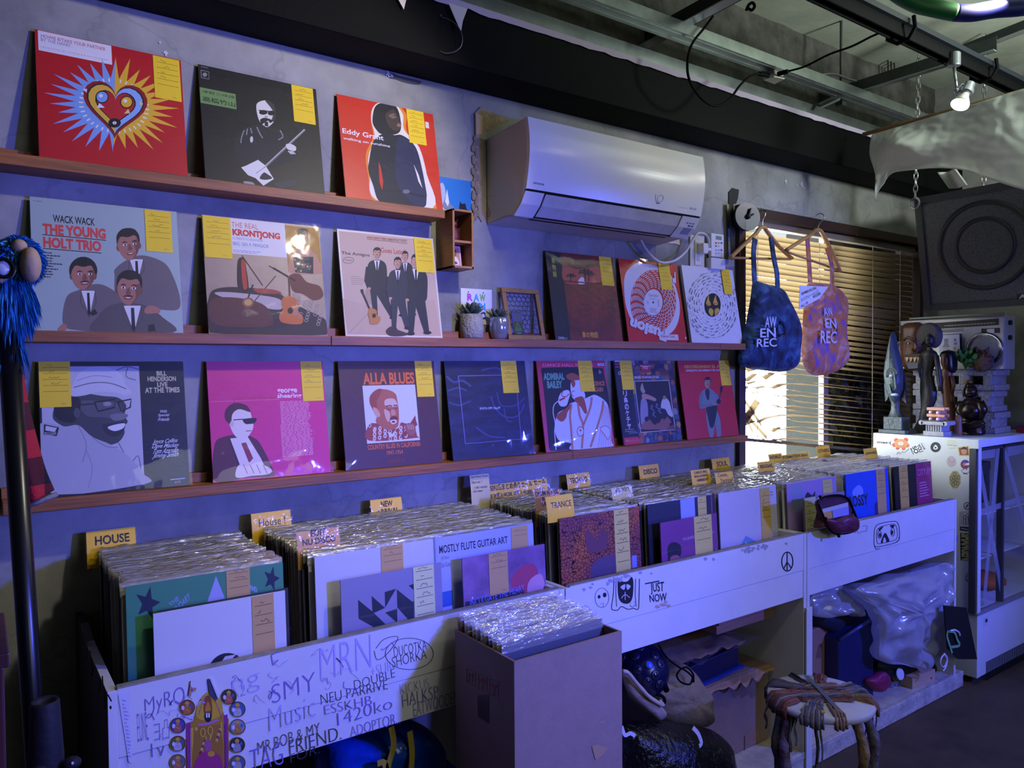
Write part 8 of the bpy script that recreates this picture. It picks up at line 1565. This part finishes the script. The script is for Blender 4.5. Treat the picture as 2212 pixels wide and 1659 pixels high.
# big carton with torn flaps
cx0, cx1 = 1.865, 2.32; cyf, cyb = -.40, -.05; czt = onY(1560, 1470, cyf).z; ct = thing('cardboard_carton', 'big taped cardboard carton with torn flaps under the middle bin', 'box', ((cx0+cx1)/2, (cyf+cyb)/2, PZ))
b = MB(); b.box((cx0, cyf, PZ), (cx1, cyb, czt), CARD); b.build('carton_body', ct, bevel=.004)
b = MB(); b.grid(lambda u, v: Vector((cx0+(cx1-cx0)*u, cyf-.004-.022*v+.006*noise.noise(Vector((u*6, v*2, 0))), czt-.005+(.004-.05*v*(.15+abs(noise.noise(Vector((u*7, 0, 3)))))*1.3))), 40, 5, CARDI); b.build('torn_flap', ct, smooth=True, solid=.003)
b = MB(); b.grid(lambda u, v: Vector((cx0-.006-.02*v, cyf+(cyb-cyf)*u, czt+.002-.05*v)), 8, 4, CARDI); b.build('side_flap', ct, solid=.003)
b = MB()
for px0, px1 in ((1582, 1596), (1598, 1616), (1619, 1632)): q = [onY(px0, 1450, cyf-.034), onY(px1, 1446, cyf-.034), onY(px1+2, 1500, cyf-.0012), onY(px0+4, 1508, cyf-.0012)]; b.add([Vector((p.x, cyf-.0355 if i < 2 else cyf-.0014, p.z)) for i, p in enumerate(q)], [(0, 3, 2, 1)], PKT)
b.build('packing_tape', ct); b = MB(); A = Art(b, (0, cyf-.0006, 0), (1, 0, 0), (0, 0, 1), (0, -1, 0), lambda px, py: (lambda p: (p.x, p.z))(onY(px, py, cyf))); A.free = True; A.line([(1608, 1590), (1608, 1620), (1612, 1640), (1614, 1652)], 1.6, '#3a2a22'); A.rect(1609, 1586, 1640, 1600, '#9a7860'); b.build('torn_edge', ct)
# dark tray, kraft sheets, plastic, boards
b = MB(); zz = czt+.008; TRY = mat('#14173a', .35); b.box((1.80, -.385, zz), (2.18, -.10, zz+.072), TRY, Matrix.Rotation(R(5), 3, 'Z')); b.box((1.78, -.40, zz-.004), (2.20, -.09, zz+.003), mat('#1c3a8c', .3), Matrix.Rotation(R(5), 3, 'Z')); o = b.build('storage_tray', bevel=.003); tag(o, 'dark navy storage tray on top of the big carton', 'tray')
zt2 = zz+.0745; b = MB(); b.grid(lambda u, v: Vector((1.74+.50*u, -.37+.27*v, zt2+.012+.016*noise.noise(Vector((u*5, v*4, 2)))+.006*noise.noise(Vector((u*16, v*12, 2)))-.018*(1-v)**4*abs(noise.noise(Vector((u*7, 5, 1)))))), 30, 20, mat('#a07a58', .8)); tag(b.build('kraft_paper', smooth=True, solid=.002), 'crumpled brown kraft paper on the navy tray', 'paper')
b = MB(); b.grid(lambda u, v: Vector((1.80+.52*u, -.42+.32*v, zt2+.034+.018*noise.noise(Vector((u*5, v*4, 6)))-.05*max(0, u-.8)*5*.2-.05*(1-v)**4*abs(noise.noise(Vector((u*6, 1, 7)))))), 34, 24, film('loose_plastic_sheet', clear=.6, white=.16, rough=.15, bump=.8, bump_scale=14, tint='#d0cce0')); tag(b.build('plastic_sheet', smooth=True), 'clear plastic sheeting spread over the brown paper', 'plastic sheet')
p0 = onY(1548, 1376, -.42); WB = mat('#9d7562', .6, noise_amt=.3, noise_scale=12, stretch=(.4, 4, 4)); zq = p0.z+.006
for k, (h_, lab) in enumerate(((.028, 'lower wooden board of the two under the blue folder'), (.026, 'upper wooden board of the two under the blue folder'))): b = MB(); b.box((p0.x+.012*k, -.42, zq+.0285*k), (2.345-.02, -.12, zq+.0285*k+h_), WB); tag(b.build('wooden_board', bevel=.002), lab, 'board')
b = MB(); zf_ = zq+.0562; BFm = mat('#3a2ab0', .35); b.box((2.03, -.43, zf_), (2.328, -.14, zf_+.004), BFm); b.box((2.05, -.425, zf_+.0045), (2.325, -.145, zf_+.024), mat('#cfcde2', .6)); b.box((2.325, -.43, zf_), (2.331, -.14, zf_+.028), BFm); tag(b.build('ring_folder'), 'violet folder with white pages lying on the wooden boards', 'folder')
# blue tarpaulin bag under the first bin
tb = thing('tarpaulin_bag', 'crumpled blue tarpaulin bag with yellow straps under the graffitied bin', 'bag', onY(790, 1659, -.35)); b = MB(); TAR = mat('#0f3fae', .2, bump=.5, bump_scale=26)
pillow(b, pxY([(690, 1620), (720, 1590), (770, 1575), (820, 1560), (880, 1555), (930, 1580), (940, 1640), (900, 1720), (760, 1740), (690, 1700)], -.36), (0, -1, .2), .12, .1, TAR, .035, 10, 7); b.build('bag_body', tb, smooth=True, subsurf=1)
b = MB(); YS = mat('#a08a2c', .5)
for pts in ([(845, 1570), (850, 1610), (838, 1659), (840, 1700)], [(885, 1580), (890, 1630), (885, 1690)], [(815, 1650), (830, 1648), (838, 1680)]): b.ribbon(crm([onY(x, y, -.50) for x, y in pts], 4, False), .014, YS)
b.build('strap', tb, solid=.002)
b = MB(); zt_b = onY(800, 1740, -.36).z; b.box((.62, -.42, PZ), (1.02, -.22, max(zt_b+.03, PZ+.05)), mat('#101e44', .6)); tag(b.build('dark_crate', bevel=.01), 'dark crate beneath the blue tarpaulin bag', 'crate')
# ---------------------------------------------------------------- heap under the far bin
kx0 = 2.375; kz = onY(1780, 1352, -.36).z; b = MB(); b.box((kx0, -.36, PZ), (onY(1797, 1400, -.36).x, -.10, kz), mat('#94705c', .7, bump=.15, bump_scale=25)); A = Art(b, (0, -.3606, 0), (1, 0, 0), (0, 0, 1), (0, -1, 0), lambda px, py: (lambda p: (p.x, p.z))(onY(px, py, -.36))); A.free = True; A.poly([(1768, 1392), (1776, 1390), (1774, 1420), (1762, 1422)], '#7a5c4c')
tag(b.build('kraft_box', bevel=.006), 'narrow brown taped box left of the navy bin', 'box')
nb = thing('storage_bin', 'dark navy plastic storage bin with a slanted rim, under the far record bin', 'bin', (2.62, -.25, PZ)); NVY = mat('#1c2050', .4); q = pxY([(1800, 1382), (1893, 1333), (1896, 1478), (1870, 1482), (1800, 1462)], -.44); zr = .0
P4 = [onY(1801, 1378, -.40), onY(1894, 1332, -.47)]; x0, x1 = P4[0].x, P4[1].x
b = MB(); b.prism([(x0, -.42, PZ), (x1, -.46, PZ), (x1, -.46, P4[1].z), (x0, -.42, P4[0].z)], (0, .24, 0), NVY); b.build('bin_body', nb, bevel=.008, fixn=True)
b = MB(); b.tube([(x0, -.425, P4[0].z), (x1, -.465, P4[1].z)], .008, mat('#3a3f7a', .35), 8); b.build('rim', nb, smooth=True)
DC = mat('#12132c', .8, bump=.3, bump_scale=40); b = MB(); pillow(b, pxY([(1756, 1322), (1800, 1318), (1850, 1318), (1890, 1322), (1885, 1345), (1840, 1362), (1790, 1365), (1755, 1350)], -.34), N_, .06, .08, DC, .012, 14, 2); tag(b.build('dark_fabric', smooth=True), 'dark navy fabric bundle stuffed above the bin, below the white plastic', 'fabric')
FROST = film('frosted_plastic', clear=.7, white=.8, rough=.2, bump=1.0, bump_scale=9, tint='#dcdce4')
CRUMP = [(math.cos(R(90*i/15)), math.sin(R(90*i/15))) for i in range(15)]; CRUMP[0] = (1, 0)
b = MB(); pillow(b, pxY([(1752, 1290), (1775, 1275), (1800, 1268), (1815, 1262), (1840, 1290), (1862, 1305), (1864, 1318), (1850, 1332), (1830, 1328), (1815, 1318), (1790, 1332), (1755, 1328)], -.42), N_, .05, .05, FROST, .035, 18, 4, CRUMP); tag(b.build('crumpled_bag', smooth=True, subsurf=1), 'small crumpled white plastic bag above the navy bin', 'bag')
b = MB(); pillow(b, pxY([(1848, 1272), (1900, 1254), (1960, 1238), (2015, 1224), (2046, 1216), (2052, 1240), (2045, 1290), (2030, 1350), (2015, 1400), (2000, 1440), (1960, 1438), (1905, 1428), (1900, 1380), (1895, 1330), (1870, 1300)], -.505), N_, .055, .12, FROST, .05, 13, 8, CRUMP); tag(b.build('plastic_bag', smooth=True, subsurf=1), 'big frosted white plastic bag bulging out under the far bin', 'bag')
b = MB(); DKB = mat('#0e0f1c', .6, bump=.2, bump_scale=40); pillow(b, pxY([(1900, 1428), (1960, 1436), (1990, 1440), (2005, 1425), (2014, 1440), (2010, 1458), (1995, 1464), (1960, 1464), (1905, 1458)], -.42), N_, .05, .09, DKB, .01, 14, 3); bd = b.build('black_bag', smooth=True); tag(bd, 'black bag with a white round patch under the frosted plastic bag', 'bag')
b = MB(); cW = onY(1944, 1456, -.477); b.lathe([(.0, .0), (.024, .0005), (.023, .003), (0, .004)], cW, mat('#d0d0dc', .5), 24, (-.1, -1, .25)); b.build('round_patch', bd)
b = MB(); pillow(b, pxY([(1870, 1470), (1885, 1460), (1902, 1450), (1915, 1470), (1905, 1494), (1885, 1490)], -.46), (0, -1, .3), .03, .03, mat('#8a1c4c', .5, bump=.3, bump_scale=40), .012, 18, 5); tag(b.build('magenta_pouch', smooth=True), 'magenta cloth pouch at the foot of the navy bin', 'pouch')
b = MB(); p0, p1 = onZ(1971, 1489, PZ), onZ(2020, 1470, PZ); d = (p1-p0).normalized(); n = Vector((-d.y, d.x, 0)); L_ = (p1-p0).length; hgt = onY(1971, 1464, p0.y).z-PZ
b.prism([p0, p1, p1+n*.09, p0+n*.09], (0, 0, hgt), mat('#c9a98a', .6, noise_amt=.2, noise_scale=20, stretch=(.5, 3, 3))); b.ball(p0+d*L_*.82+Vector((0, -.001, hgt*.35)), (.004, .002, .004), mat('#4a3020', .7), 8, 6); tag(b.build('wood_block', fixn=True, bevel=.002), 'short wooden block lying on the platform near its right end', 'block')
b = MB(); rr = random.Random(9)
for i in range(7):
    p = onZ(1910+i*7, 1478+rr.uniform(-8, 8), PZ+.001); p2 = p+Vector((rr.uniform(.03, .07), rr.uniform(-.03, .03), .0)); b.ribbon([p, (p+p2)/2+Vector((0, 0, .014)), p2], .02, mat(('#b9bcc9', '#5a6a84', '#8f97ac')[i % 3], .4), (0, 0, 1))
tag(b.build('plastic_scraps', solid=.001), 'torn plastic scraps between the magenta pouch and the wood block', 'plastic scraps', kind='stuff')
q = [onY(x, y, -.59) for x, y in ((2040, 1308), (2088, 1313), (2111, 1424), (2070, 1424), (2048, 1402))]; b = MB(); b.prism(q, (0, .006, 0), mat('#0b0a0e', .6)); tag(b.build('black_board', fixn=True), 'black cut-out board leaning between the far bin and the fridge', 'board')
GRN = mat('#6fae74', .5); rb = thing('green_ribbon', 'pale green ribbon loop hanging in front of the black board', 'ribbon', onY(2060, 1400, -.6)); b = MB()
for pts in ([(2048, 1362), (2046, 1375), (2052, 1395), (2057, 1411)], [(2050, 1364), (2062, 1366), (2068, 1382), (2073, 1394), (2054, 1398)]): b.ribbon(crm([onY(x, y, -.598) for x, y in pts], 4, False), .011, GRN)
b.build('ribbon_loop', rb, solid=.001); b = MB(); b.tube(crm([onY(x, y, -.6) for x, y in ((2053, 1363), (2062, 1361), (2071, 1366), (2073, 1373))], 4, False), .004, mat('#d0d0dc', .4), 8); b.build('white_ring', rb, smooth=True)
b = MB(); b.tube(crm([onY(x, y, -.60) for x, y in ((2041, 1412), (2033, 1422), (2032, 1436), (2040, 1440), (2045, 1424), (2038, 1412), (2046, 1420), (2044, 1438), (2037, 1450))], 5, False), .003, mat('#c9c9d6', .5), 7); tag(b.build('white_cord', smooth=True), 'looped white cord beside the black bag', 'cord')
# coin purse hooked on the far bin's edge
pu = thing('coin_purse', 'open maroon coin purse with a black metal clasp hanging on the far bin', 'purse', onY(1808, 1152, -.56)); MARO = mat('#5a1a34', .45, bump=.25, bump_scale=50); PF = mat('#0d0b0e', .25, .6)
yp = -.575; pxp = lambda *a: [onY(x, y, yp) for x, y in a]
b = MB(); pillow(b, pxp((1768, 1085), (1790, 1074), (1815, 1071), (1833, 1080), (1840, 1100), (1842, 1120), (1815, 1124), (1782, 1122)), N_, -.004, .035, mat('#45142a', .6), .003, 20, 2); b.build('upper_pocket', pu, smooth=True)
b = MB(); pillow(b, pxp((1781, 1121), (1800, 1122), (1830, 1112), (1848, 1118), (1853, 1132), (1850, 1144), (1830, 1151), (1805, 1152), (1790, 1142)), N_, .02, .03, MARO, .004, 22, 3); b.build('lower_pocket', pu, smooth=True)
b = MB(); b.tube(crm(pxp((1767, 1086), (1775, 1076), (1795, 1071), (1818, 1071), (1834, 1080), (1843, 1102), (1850, 1118), (1854, 1132), (1851, 1143), (1832, 1151), (1806, 1153), (1792, 1146), (1784, 1128), (1775, 1108)), 5), .0045, PF, 8, caps=False)
for x, y in ((1772, 1073), (1812, 1158), (1845, 1106), (1784, 1120)): b.ball(onY(x, y, yp-.004), .006, PF, 8, 6)
b.build('metal_clasp', pu, smooth=True); b = MB(); pillow(b, [onY(x, y, -.54) for x, y in ((1768, 1100), (1776, 1110), (1784, 1135), (1772, 1138), (1758, 1139), (1762, 1120))], N_, .03, .005, mat('#7a3a26', .6, noise_amt=.5, noise_scale=60, col2='#3a1a24'), .002, 30, 1); b.build('patterned_side', pu, smooth=True)
for k, (c_, q) in enumerate((('#b9b4c4', ((1776, 1100), (1832, 1085), (1834, 1110), (1782, 1120))), ('#c99a4a', ((1779, 1108), (1797, 1103), (1799, 1119), (1783, 1121))), ('#8f8ed0', ((1798, 1103), (1833, 1094), (1834, 1112), (1800, 1119))))):
    b = MB(); b.prism([onY(x, y, yp-.001-.002*k) for x, y in q], (0, .0012, 0), mat(c_, .5)); tag(b.build('paper_slip'), ('pale paper slip at the back inside the open purse', 'tan paper slip at the left inside the open purse', 'lilac paper slip at the right inside the open purse')[k], 'paper')
# ---------------------------------------------------------------- wrapped stool
SZt = -.985; sc_ = onZ(1772, 1500, SZt); sc_.z = SZt; SR = .152
st_ = thing('stool', 'round stool wrapped in torn brown and grey rags', 'stool', (sc_.x, sc_.y, FLOOR)); SW = mat('#c6c4c4', .5, noise_amt=.12, noise_scale=12)
b = MB(); b.lathe([(SR*.9, -.028), (SR*.985, -.022), (SR, -.010), (SR*.97, -.002), (SR*.5, .002), (0, .003)], sc_, SW, 48); b.build('seat', st_, smooth=True)
RG = ['#5a3326', '#7a4a38', '#6b6a70', '#3a2a26', '#8a7a6a', '#4a4a54', '#6e3c30', '#8c6a54']; rr = random.Random(12)
def over(a, r): return Vector((sc_.x+math.cos(a)*r, sc_.y+math.sin(a)*r, sc_.z+(.0045 if r < SR*.9 else .0045-.02*((r-SR*.9)/(SR*.12))**1.5)))
for gi, (a0, wd, n, cols) in enumerate(((2.75, .38, 13, (0, 1, 6, 2)), (1.95, .22, 8, (3, 0, 5)), (.55, .16, 6, (1, 0)), (-.35, .30, 10, (2, 5, 4, 3)), (-.95, .24, 9, (7, 1, 4)), (3.55, .25, 9, (2, 4, 5)), (4.05, .12, 5, (7, 4)), (1.2, .05, 3, (3, 5)))):
    n = int(n*1.5); wd *= 1.5
    for k in range(n):
        a = a0+wd*(k/(max(n-1, 1))-.5)*2*.5+rr.uniform(-.02, .02); b = MB(); rs_ = [SR*(1.02-.1*i) for i in range(int(rr.uniform(7, 10)))]
        pts = [over(a, SR*1.02)+Vector((0, 0, -.012-rr.uniform(0, .012)))]+[over(a+rr.uniform(-.012, .012)*i, r)+Vector((0, 0, .0016*(k % 3))) for i, r in enumerate(rs_)]
        b.tube(pts, [.006]+[.0062*rr.uniform(.7, 1.25)]*(len(pts)-2)+[.003], mat(RG[cols[k % len(cols)]], .7, bump=.4, bump_scale=90), 6, flat=.4); b.build('rag_strip', st_, smooth=True)
for k in range(17):
    y = -.055+.007*k; h = math.sqrt(max(.001, (SR*.62)**2-y*y)); b = MB(); d1 = Vector((AX_R.x, AX_R.y, 0)).normalized(); d2 = Vector((-d1.y, d1.x, 0)); n = 9
    b.tube([sc_+d1*(-h+2*h*i/n)+d2*(y+.004*math.sin(i*1.3+k))+Vector((0, 0, .0055+.002*(k % 3))) for i in range(n+1)], [.003]+[.0055*rr.uniform(.7, 1.2) for _ in range(n-1)]+[.003], mat(RG[(k*5+1) % 8], .7, bump=.4, bump_scale=90), 6, flat=.45); b.build('rag_strip', st_, smooth=True)
b = MB(); b.ribbon([sc_+Vector((AX_F.x, AX_F.y, 0))*.11+Vector((0, 0, .011)), sc_+Vector((0, 0, .014)), sc_-Vector((AX_F.x, AX_F.y, 0))*.11+Vector((0, 0, .011)), sc_-Vector((AX_F.x, AX_F.y, 0))*.135+Vector((0, 0, .008))], .014, mat('#55605c', .5), (0, 0, 1)); b.build('tape_strip', st_, solid=.001)
b = MB(); e = onZ(1772, 1536, SZt+.006); b.box(e-Vector((.006, .014, 0)), e+Vector((.006, .014, .003)), mat('#c98f2a', .5), Matrix.Rotation(R(-20), 3, 'Z')); b.build('yellow_tag', st_)
wrapm = [mat(c_, .6, noise_amt=.45, noise_scale=26, bump=.5, bump_scale=70, col2=c2_) for c_, c2_ in (('#8a8070', '#3a3a48'), ('#8d84a4', '#5a2a28'), ('#b08a62', '#5a5038'), ('#7d7688', '#3a2a34'))]
for k, (px, py, qx, qy) in enumerate(((1668, 1528, 1640, 1662), (1703, 1535, 1692, 1664), (1838, 1545, 1852, 1664), (1872, 1536, 1884, 1664))):
    p = onZ(px, py, SZt-.02); p = sc_+(Vector((p.x, p.y, 0))-Vector((sc_.x, sc_.y, 0))).normalized()*SR*.78+Vector((0, 0, -.026)); dirs = Vector((p.x-sc_.x, p.y-sc_.y, 0)).normalized(); fo = Vector((p.x, p.y, FLOOR+.001))+dirs*.045; b = MB(); n = 14
    b.tube([p.lerp(fo, i/n)+dirs*(.02*math.sin(math.pi*min(1, i/n*2.5))*(1 if i < 6 else .4)) for i in range(n+1)], [.0145+.0022*math.sin(i*2.1+k) for i in range(n+1)], wrapm[k], 12); b.build('leg', st_, smooth=True)
for k, (px, L_, c_) in enumerate(((1705, .12, '#5a5a66'), (1716, .10, '#6a6a74'), (1764, .15, '#4a4a50'), (1772, .19, '#5a5a44'), (1760, .21, '#2c2c34'), (1868, .12, '#2a2226'), (1880, .14, '#7a3a34'), (1888, .2, '#3a2a34'), (1652, .07, '#1c1a20'))):
    a = onZ(px, 1535 if 1690 < px < 1860 else 1520, SZt-.012); b = MB(); n = 8; b.ribbon([a+Vector((.006*math.sin(i*1.1+k), -.004+.003*math.cos(i+k), -L_*i/n)) for i in range(n+1)], .016, mat(c_, .75), (0.4, -1, 0)); b.build('hanging_rag', st_, smooth=True, solid=.002)

# ================================================================ at the left edge
pl_t, pl_b = onY(14, 706, -.52), onY(78, 1659, -.52); d = (pl_b-pl_t); d = d/d.z; foot = pl_b+d*(FLOOR+.014-pl_b.z); b = MB(); b.tube([pl_t-d*.0+Vector((0, 0, .04)), foot], .0165, mat('#08090d', .3), 20); b.lathe([(.07, 0), (.07, .010), (.02, .014)], Vector((foot.x, foot.y, FLOOR+.0005)), mat('#0c0d14', .4), 32)
tag(b.build('black_pole', smooth=True), 'glossy black pole stand at the left edge holding up the blue puppet', 'pole')
pp = thing('puppet', 'furry blue puppet with a tan nose and glasses, wearing a red plaid robe', 'puppet', onY(60, 1090, -.50)); rr = random.Random(33); FUR = [mat(c_, .8) for c_ in ('#1f74ba', '#2f94da', '#155c9c', '#56b0e6')]
def fur(c, r, n, L, name, lower=0, drop=0):
    b = MB(); b.ball(c, r, FUR[2], 18, 12)
    for i in range(n):
        v = Vector((rr.gauss(0, 1), rr.gauss(0, 1), rr.gauss(0, 1))).normalized()
        o = c+Vector((v.x*r[0], v.y*r[1], v.z*r[2])); dd = (v+Vector((0, 0, -drop))).normalized(); l_ = L*rr.uniform(.6, 1.3); s_ = dd.cross(Vector((rr.random(), rr.random(), rr.random()))).normalized()*.0022
        m1 = o+dd*l_*.5+Vector((0, 0, -drop*l_*.15)); e = o+dd*l_+Vector((0, 0, -drop*l_*.7)); b.add([o-s_, o+s_, m1+s_*.7, m1-s_*.7, e], [(0, 1, 2, 3), (3, 2, 4)], FUR[rr.randrange(4)])
    return b.build(name, pp)
yP = -.52
HF = fur(onY(40, 563, yP), (.034, .032, .038), 1500, .010, 'head_fur', drop=.5); fur(onY(22, 650, yP), (.033, .028, .05), 1500, .018, 'beard', drop=1.3); fur(onY(22, 745, yP+.01), (.012, .012, .03), 200, .026, 'beard_tip', drop=1.4)
TAN = mat('#a88d6c', .7, bump=.15, bump_scale=60); b = MB(); nC = onY(66, 572, yP-.038); b.ball(nC, (.016, .022, .030), TAN, 16, 12); b.build('snout', HF, smooth=True); b = MB(); b.ball(onY(42, 532, yP-.03), (.012, .012, .012), TAN, 12, 8); b.build('ear', HF, smooth=True)
b = MB(); b.tube(crm([onY(x, y, yP-.034) for x, y in ((-5, 605), (5, 598), (12, 592), (25, 588), (33, 590))], 4, False), .008, TAN, 8); b.build('lip', HF, smooth=True)
b = MB(); gcc = onY(8, 579, yP-.05); b.tube([gcc+Vector((.013*math.cos(a), 0, .015*math.sin(a))) for a in [2*math.pi*k/20 for k in range(21)]], .003, BLACKP, 8, caps=False); b.tube([gcc+Vector((-.013, 0, 0)), gcc+Vector((-.05, 0, .003))], .003, BLACKP, 8); b.ball(gcc+Vector((0, .004, 0)), (.011, .004, .012), mat('#b9bcc9', .2), 12, 8); b.build('glasses', HF, smooth=True)
def plaid():
    m = bpy.data.materials.new('red_plaid'); m.use_nodes = True; L = m.node_tree.links; p = m.node_tree.nodes['Principled BSDF']; tc = nd(m, 'ShaderNodeTexCoord'); sx = nd(m, 'ShaderNodeSeparateXYZ'); L.new(tc.outputs['Object'], sx.inputs[0]); outs = []
    for ax, fq, ph in (('X', 95, .6), ('Z', 64, 1.1)):
        a = nd(m, 'ShaderNodeMath', operation='MULTIPLY_ADD'); a.inputs[1].default_value = fq; a.inputs[2].default_value = ph; s_ = nd(m, 'ShaderNodeMath', operation='SINE'); g_ = nd(m, 'ShaderNodeMath', operation='GREATER_THAN'); g_.inputs[1].default_value = 0
        L.new(sx.outputs[ax], a.inputs[0]); L.new(a.outputs[0], s_.inputs[0]); L.new(s_.outputs[0], g_.inputs[0]); outs.append(g_)
    ad = nd(m, 'ShaderNodeMath', operation='ADD'); L.new(outs[0].outputs[0], ad.inputs[0]); L.new(outs[1].outputs[0], ad.inputs[1]); dv = nd(m, 'ShaderNodeMath', operation='DIVIDE'); dv.inputs[1].default_value = 2; L.new(ad.outputs[0], dv.inputs[0])
    r = nd(m, 'ShaderNodeValToRGB'); r.color_ramp.interpolation = 'CONSTANT'; e = r.color_ramp.elements; e[0].position = 0; e[0].color = (*lin('#0c1210'), 1); e[1].position = .75; e[1].color = (*lin('#a81c24'), 1); x = e.new(.3); x.color = (*lin('#4c1016'), 1); L.new(dv.outputs[0], r.inputs[0]); L.new(r.outputs[0], p.inputs['Base Color']); p.inputs['Roughness'].default_value = .95
    n = nd(m, 'ShaderNodeTexNoise'); n.inputs['Scale'].default_value = 260; L.new(tc.outputs['Object'], n.inputs['Vector']); bp_ = nd(m, 'ShaderNodeBump'); bp_.inputs['Strength'].default_value = .6; bp_.inputs['Distance'].default_value = .004; L.new(n.outputs['Fac'], bp_.inputs['Height']); L.new(bp_.outputs[0], p.inputs['Normal']); return m
PLD = plaid(); lft = [(22, 755), (24, 830), (27, 900), (30, 980), (34, 1050), (38, 1092)]; rgt = [(33, 752), (50, 815), (62, 880), (78, 945), (96, 1010), (116, 1058)]
LP_, RP_ = crm([onY(x, y, -.47) for x, y in lft], 5, False), crm([onY(x, y, -.47) for x, y in rgt], 5, False); b = MB()
def rob(u, v): i = min(int(v*(len(LP_)-1)), len(LP_)-2); f_ = v*(len(LP_)-1)-i; a, c_ = LP_[i].lerp(LP_[i+1], f_), RP_[i].lerp(RP_[i+1], f_); return a.lerp(c_, u)+Vector((0, -.028*math.sin(math.pi*u)+.004*math.sin(u*11)*v, 0))
b.grid(rob, 16, 26, PLD); b.build('plaid_robe', pp, smooth=True, solid=.003)
b = MB(); q0, q1 = onY(40, 1098, -.475), onY(122, 1068, -.475); b.tube([q0, (q0+q1)/2+Vector((0, -.012, 0)), q1], .008, mat('#8a8888', .9, noise_amt=.5, noise_scale=160), 8, flat=.6); b.build('hem', pp, smooth=True)
# dark carved drum and cabinet at the lower left
dc = onY(97, 1512, -.70); dr = abs(onY(130, 1512, -.7).x-dc.x); DRM = mat('#16141c', .7, noise_amt=.4, noise_scale=12, bump=.4, bump_scale=24); dm_ = thing('carved_stump', 'dark carved wooden stump with a hollow top at the lower left', 'carving', (dc.x, dc.y, FLOOR)); b = MB(); H_ = dc.z-FLOOR
b.lathe([(dr*1.15, .001), (dr*1.3, .1), (dr*1.22, H_*.5), (dr*1.28, H_*.72), (dr*1.12, H_*.8), (dr*1.2, H_*.9), (dr*.98, H_-.004), (dr*.9, H_), (dr*.7, H_-.004), (dr*.3, H_-.02), (0, H_-.022)], (dc.x, dc.y, FLOOR), DRM, 32); b.build('trunk', dm_, smooth=True)
b = MB(); q = Vector((dc.x+.02, dc.y-dr*1.1, dc.z-.1))
for s_ in (-1, 1): b.ball(q+Vector((s_*.022-.01, 0, 0)), (.014, .012, .01), DRM, 12, 8)
b.ball(q+Vector((-.012, -.008, -.03)), (.012, .014, .02), DRM, 12, 8); b.tube([q+Vector((-.045, 0, -.07)), q+Vector((-.01, -.012, -.065)), q+Vector((.025, 0, -.07))], .009, DRM, 8); b.ball(q+Vector((.012, -.012, .005)), .0025, mat('#c9ccd8', .2), 6, 5); b.build('carved_face', dm_, smooth=True)
lc_ = onY(8, 1400, -.85); MAH = mat('#5a2c2c', .4, noise_amt=.4, noise_scale=10, stretch=(3, 3, .4)); wd_ = thing('wooden_cabinet', 'reddish wooden cabinet corner cut off by the left edge', 'cabinet', (lc_.x-.2, -.85, FLOOR)); b = MB(); b.box((lc_.x-.4, -.85, FLOOR+.001), (lc_.x, -.66, onY(5, 1440, -.85).z), MAH); b.build('cabinet_body', wd_, bevel=.003)
b = MB(); zc_ = onY(5, 1440, -.85).z; b.box((lc_.x-.4, -.86, zc_+.0002), (lc_.x+.006, -.65, zc_+.02), MAH); b.box((lc_.x-.38, -.84, zc_+.02), (lc_.x-.004, -.66, onY(5, 1360, -.85).z), mat('#2a1c24', .5)); b.build('cabinet_top', wd_, bevel=.002)
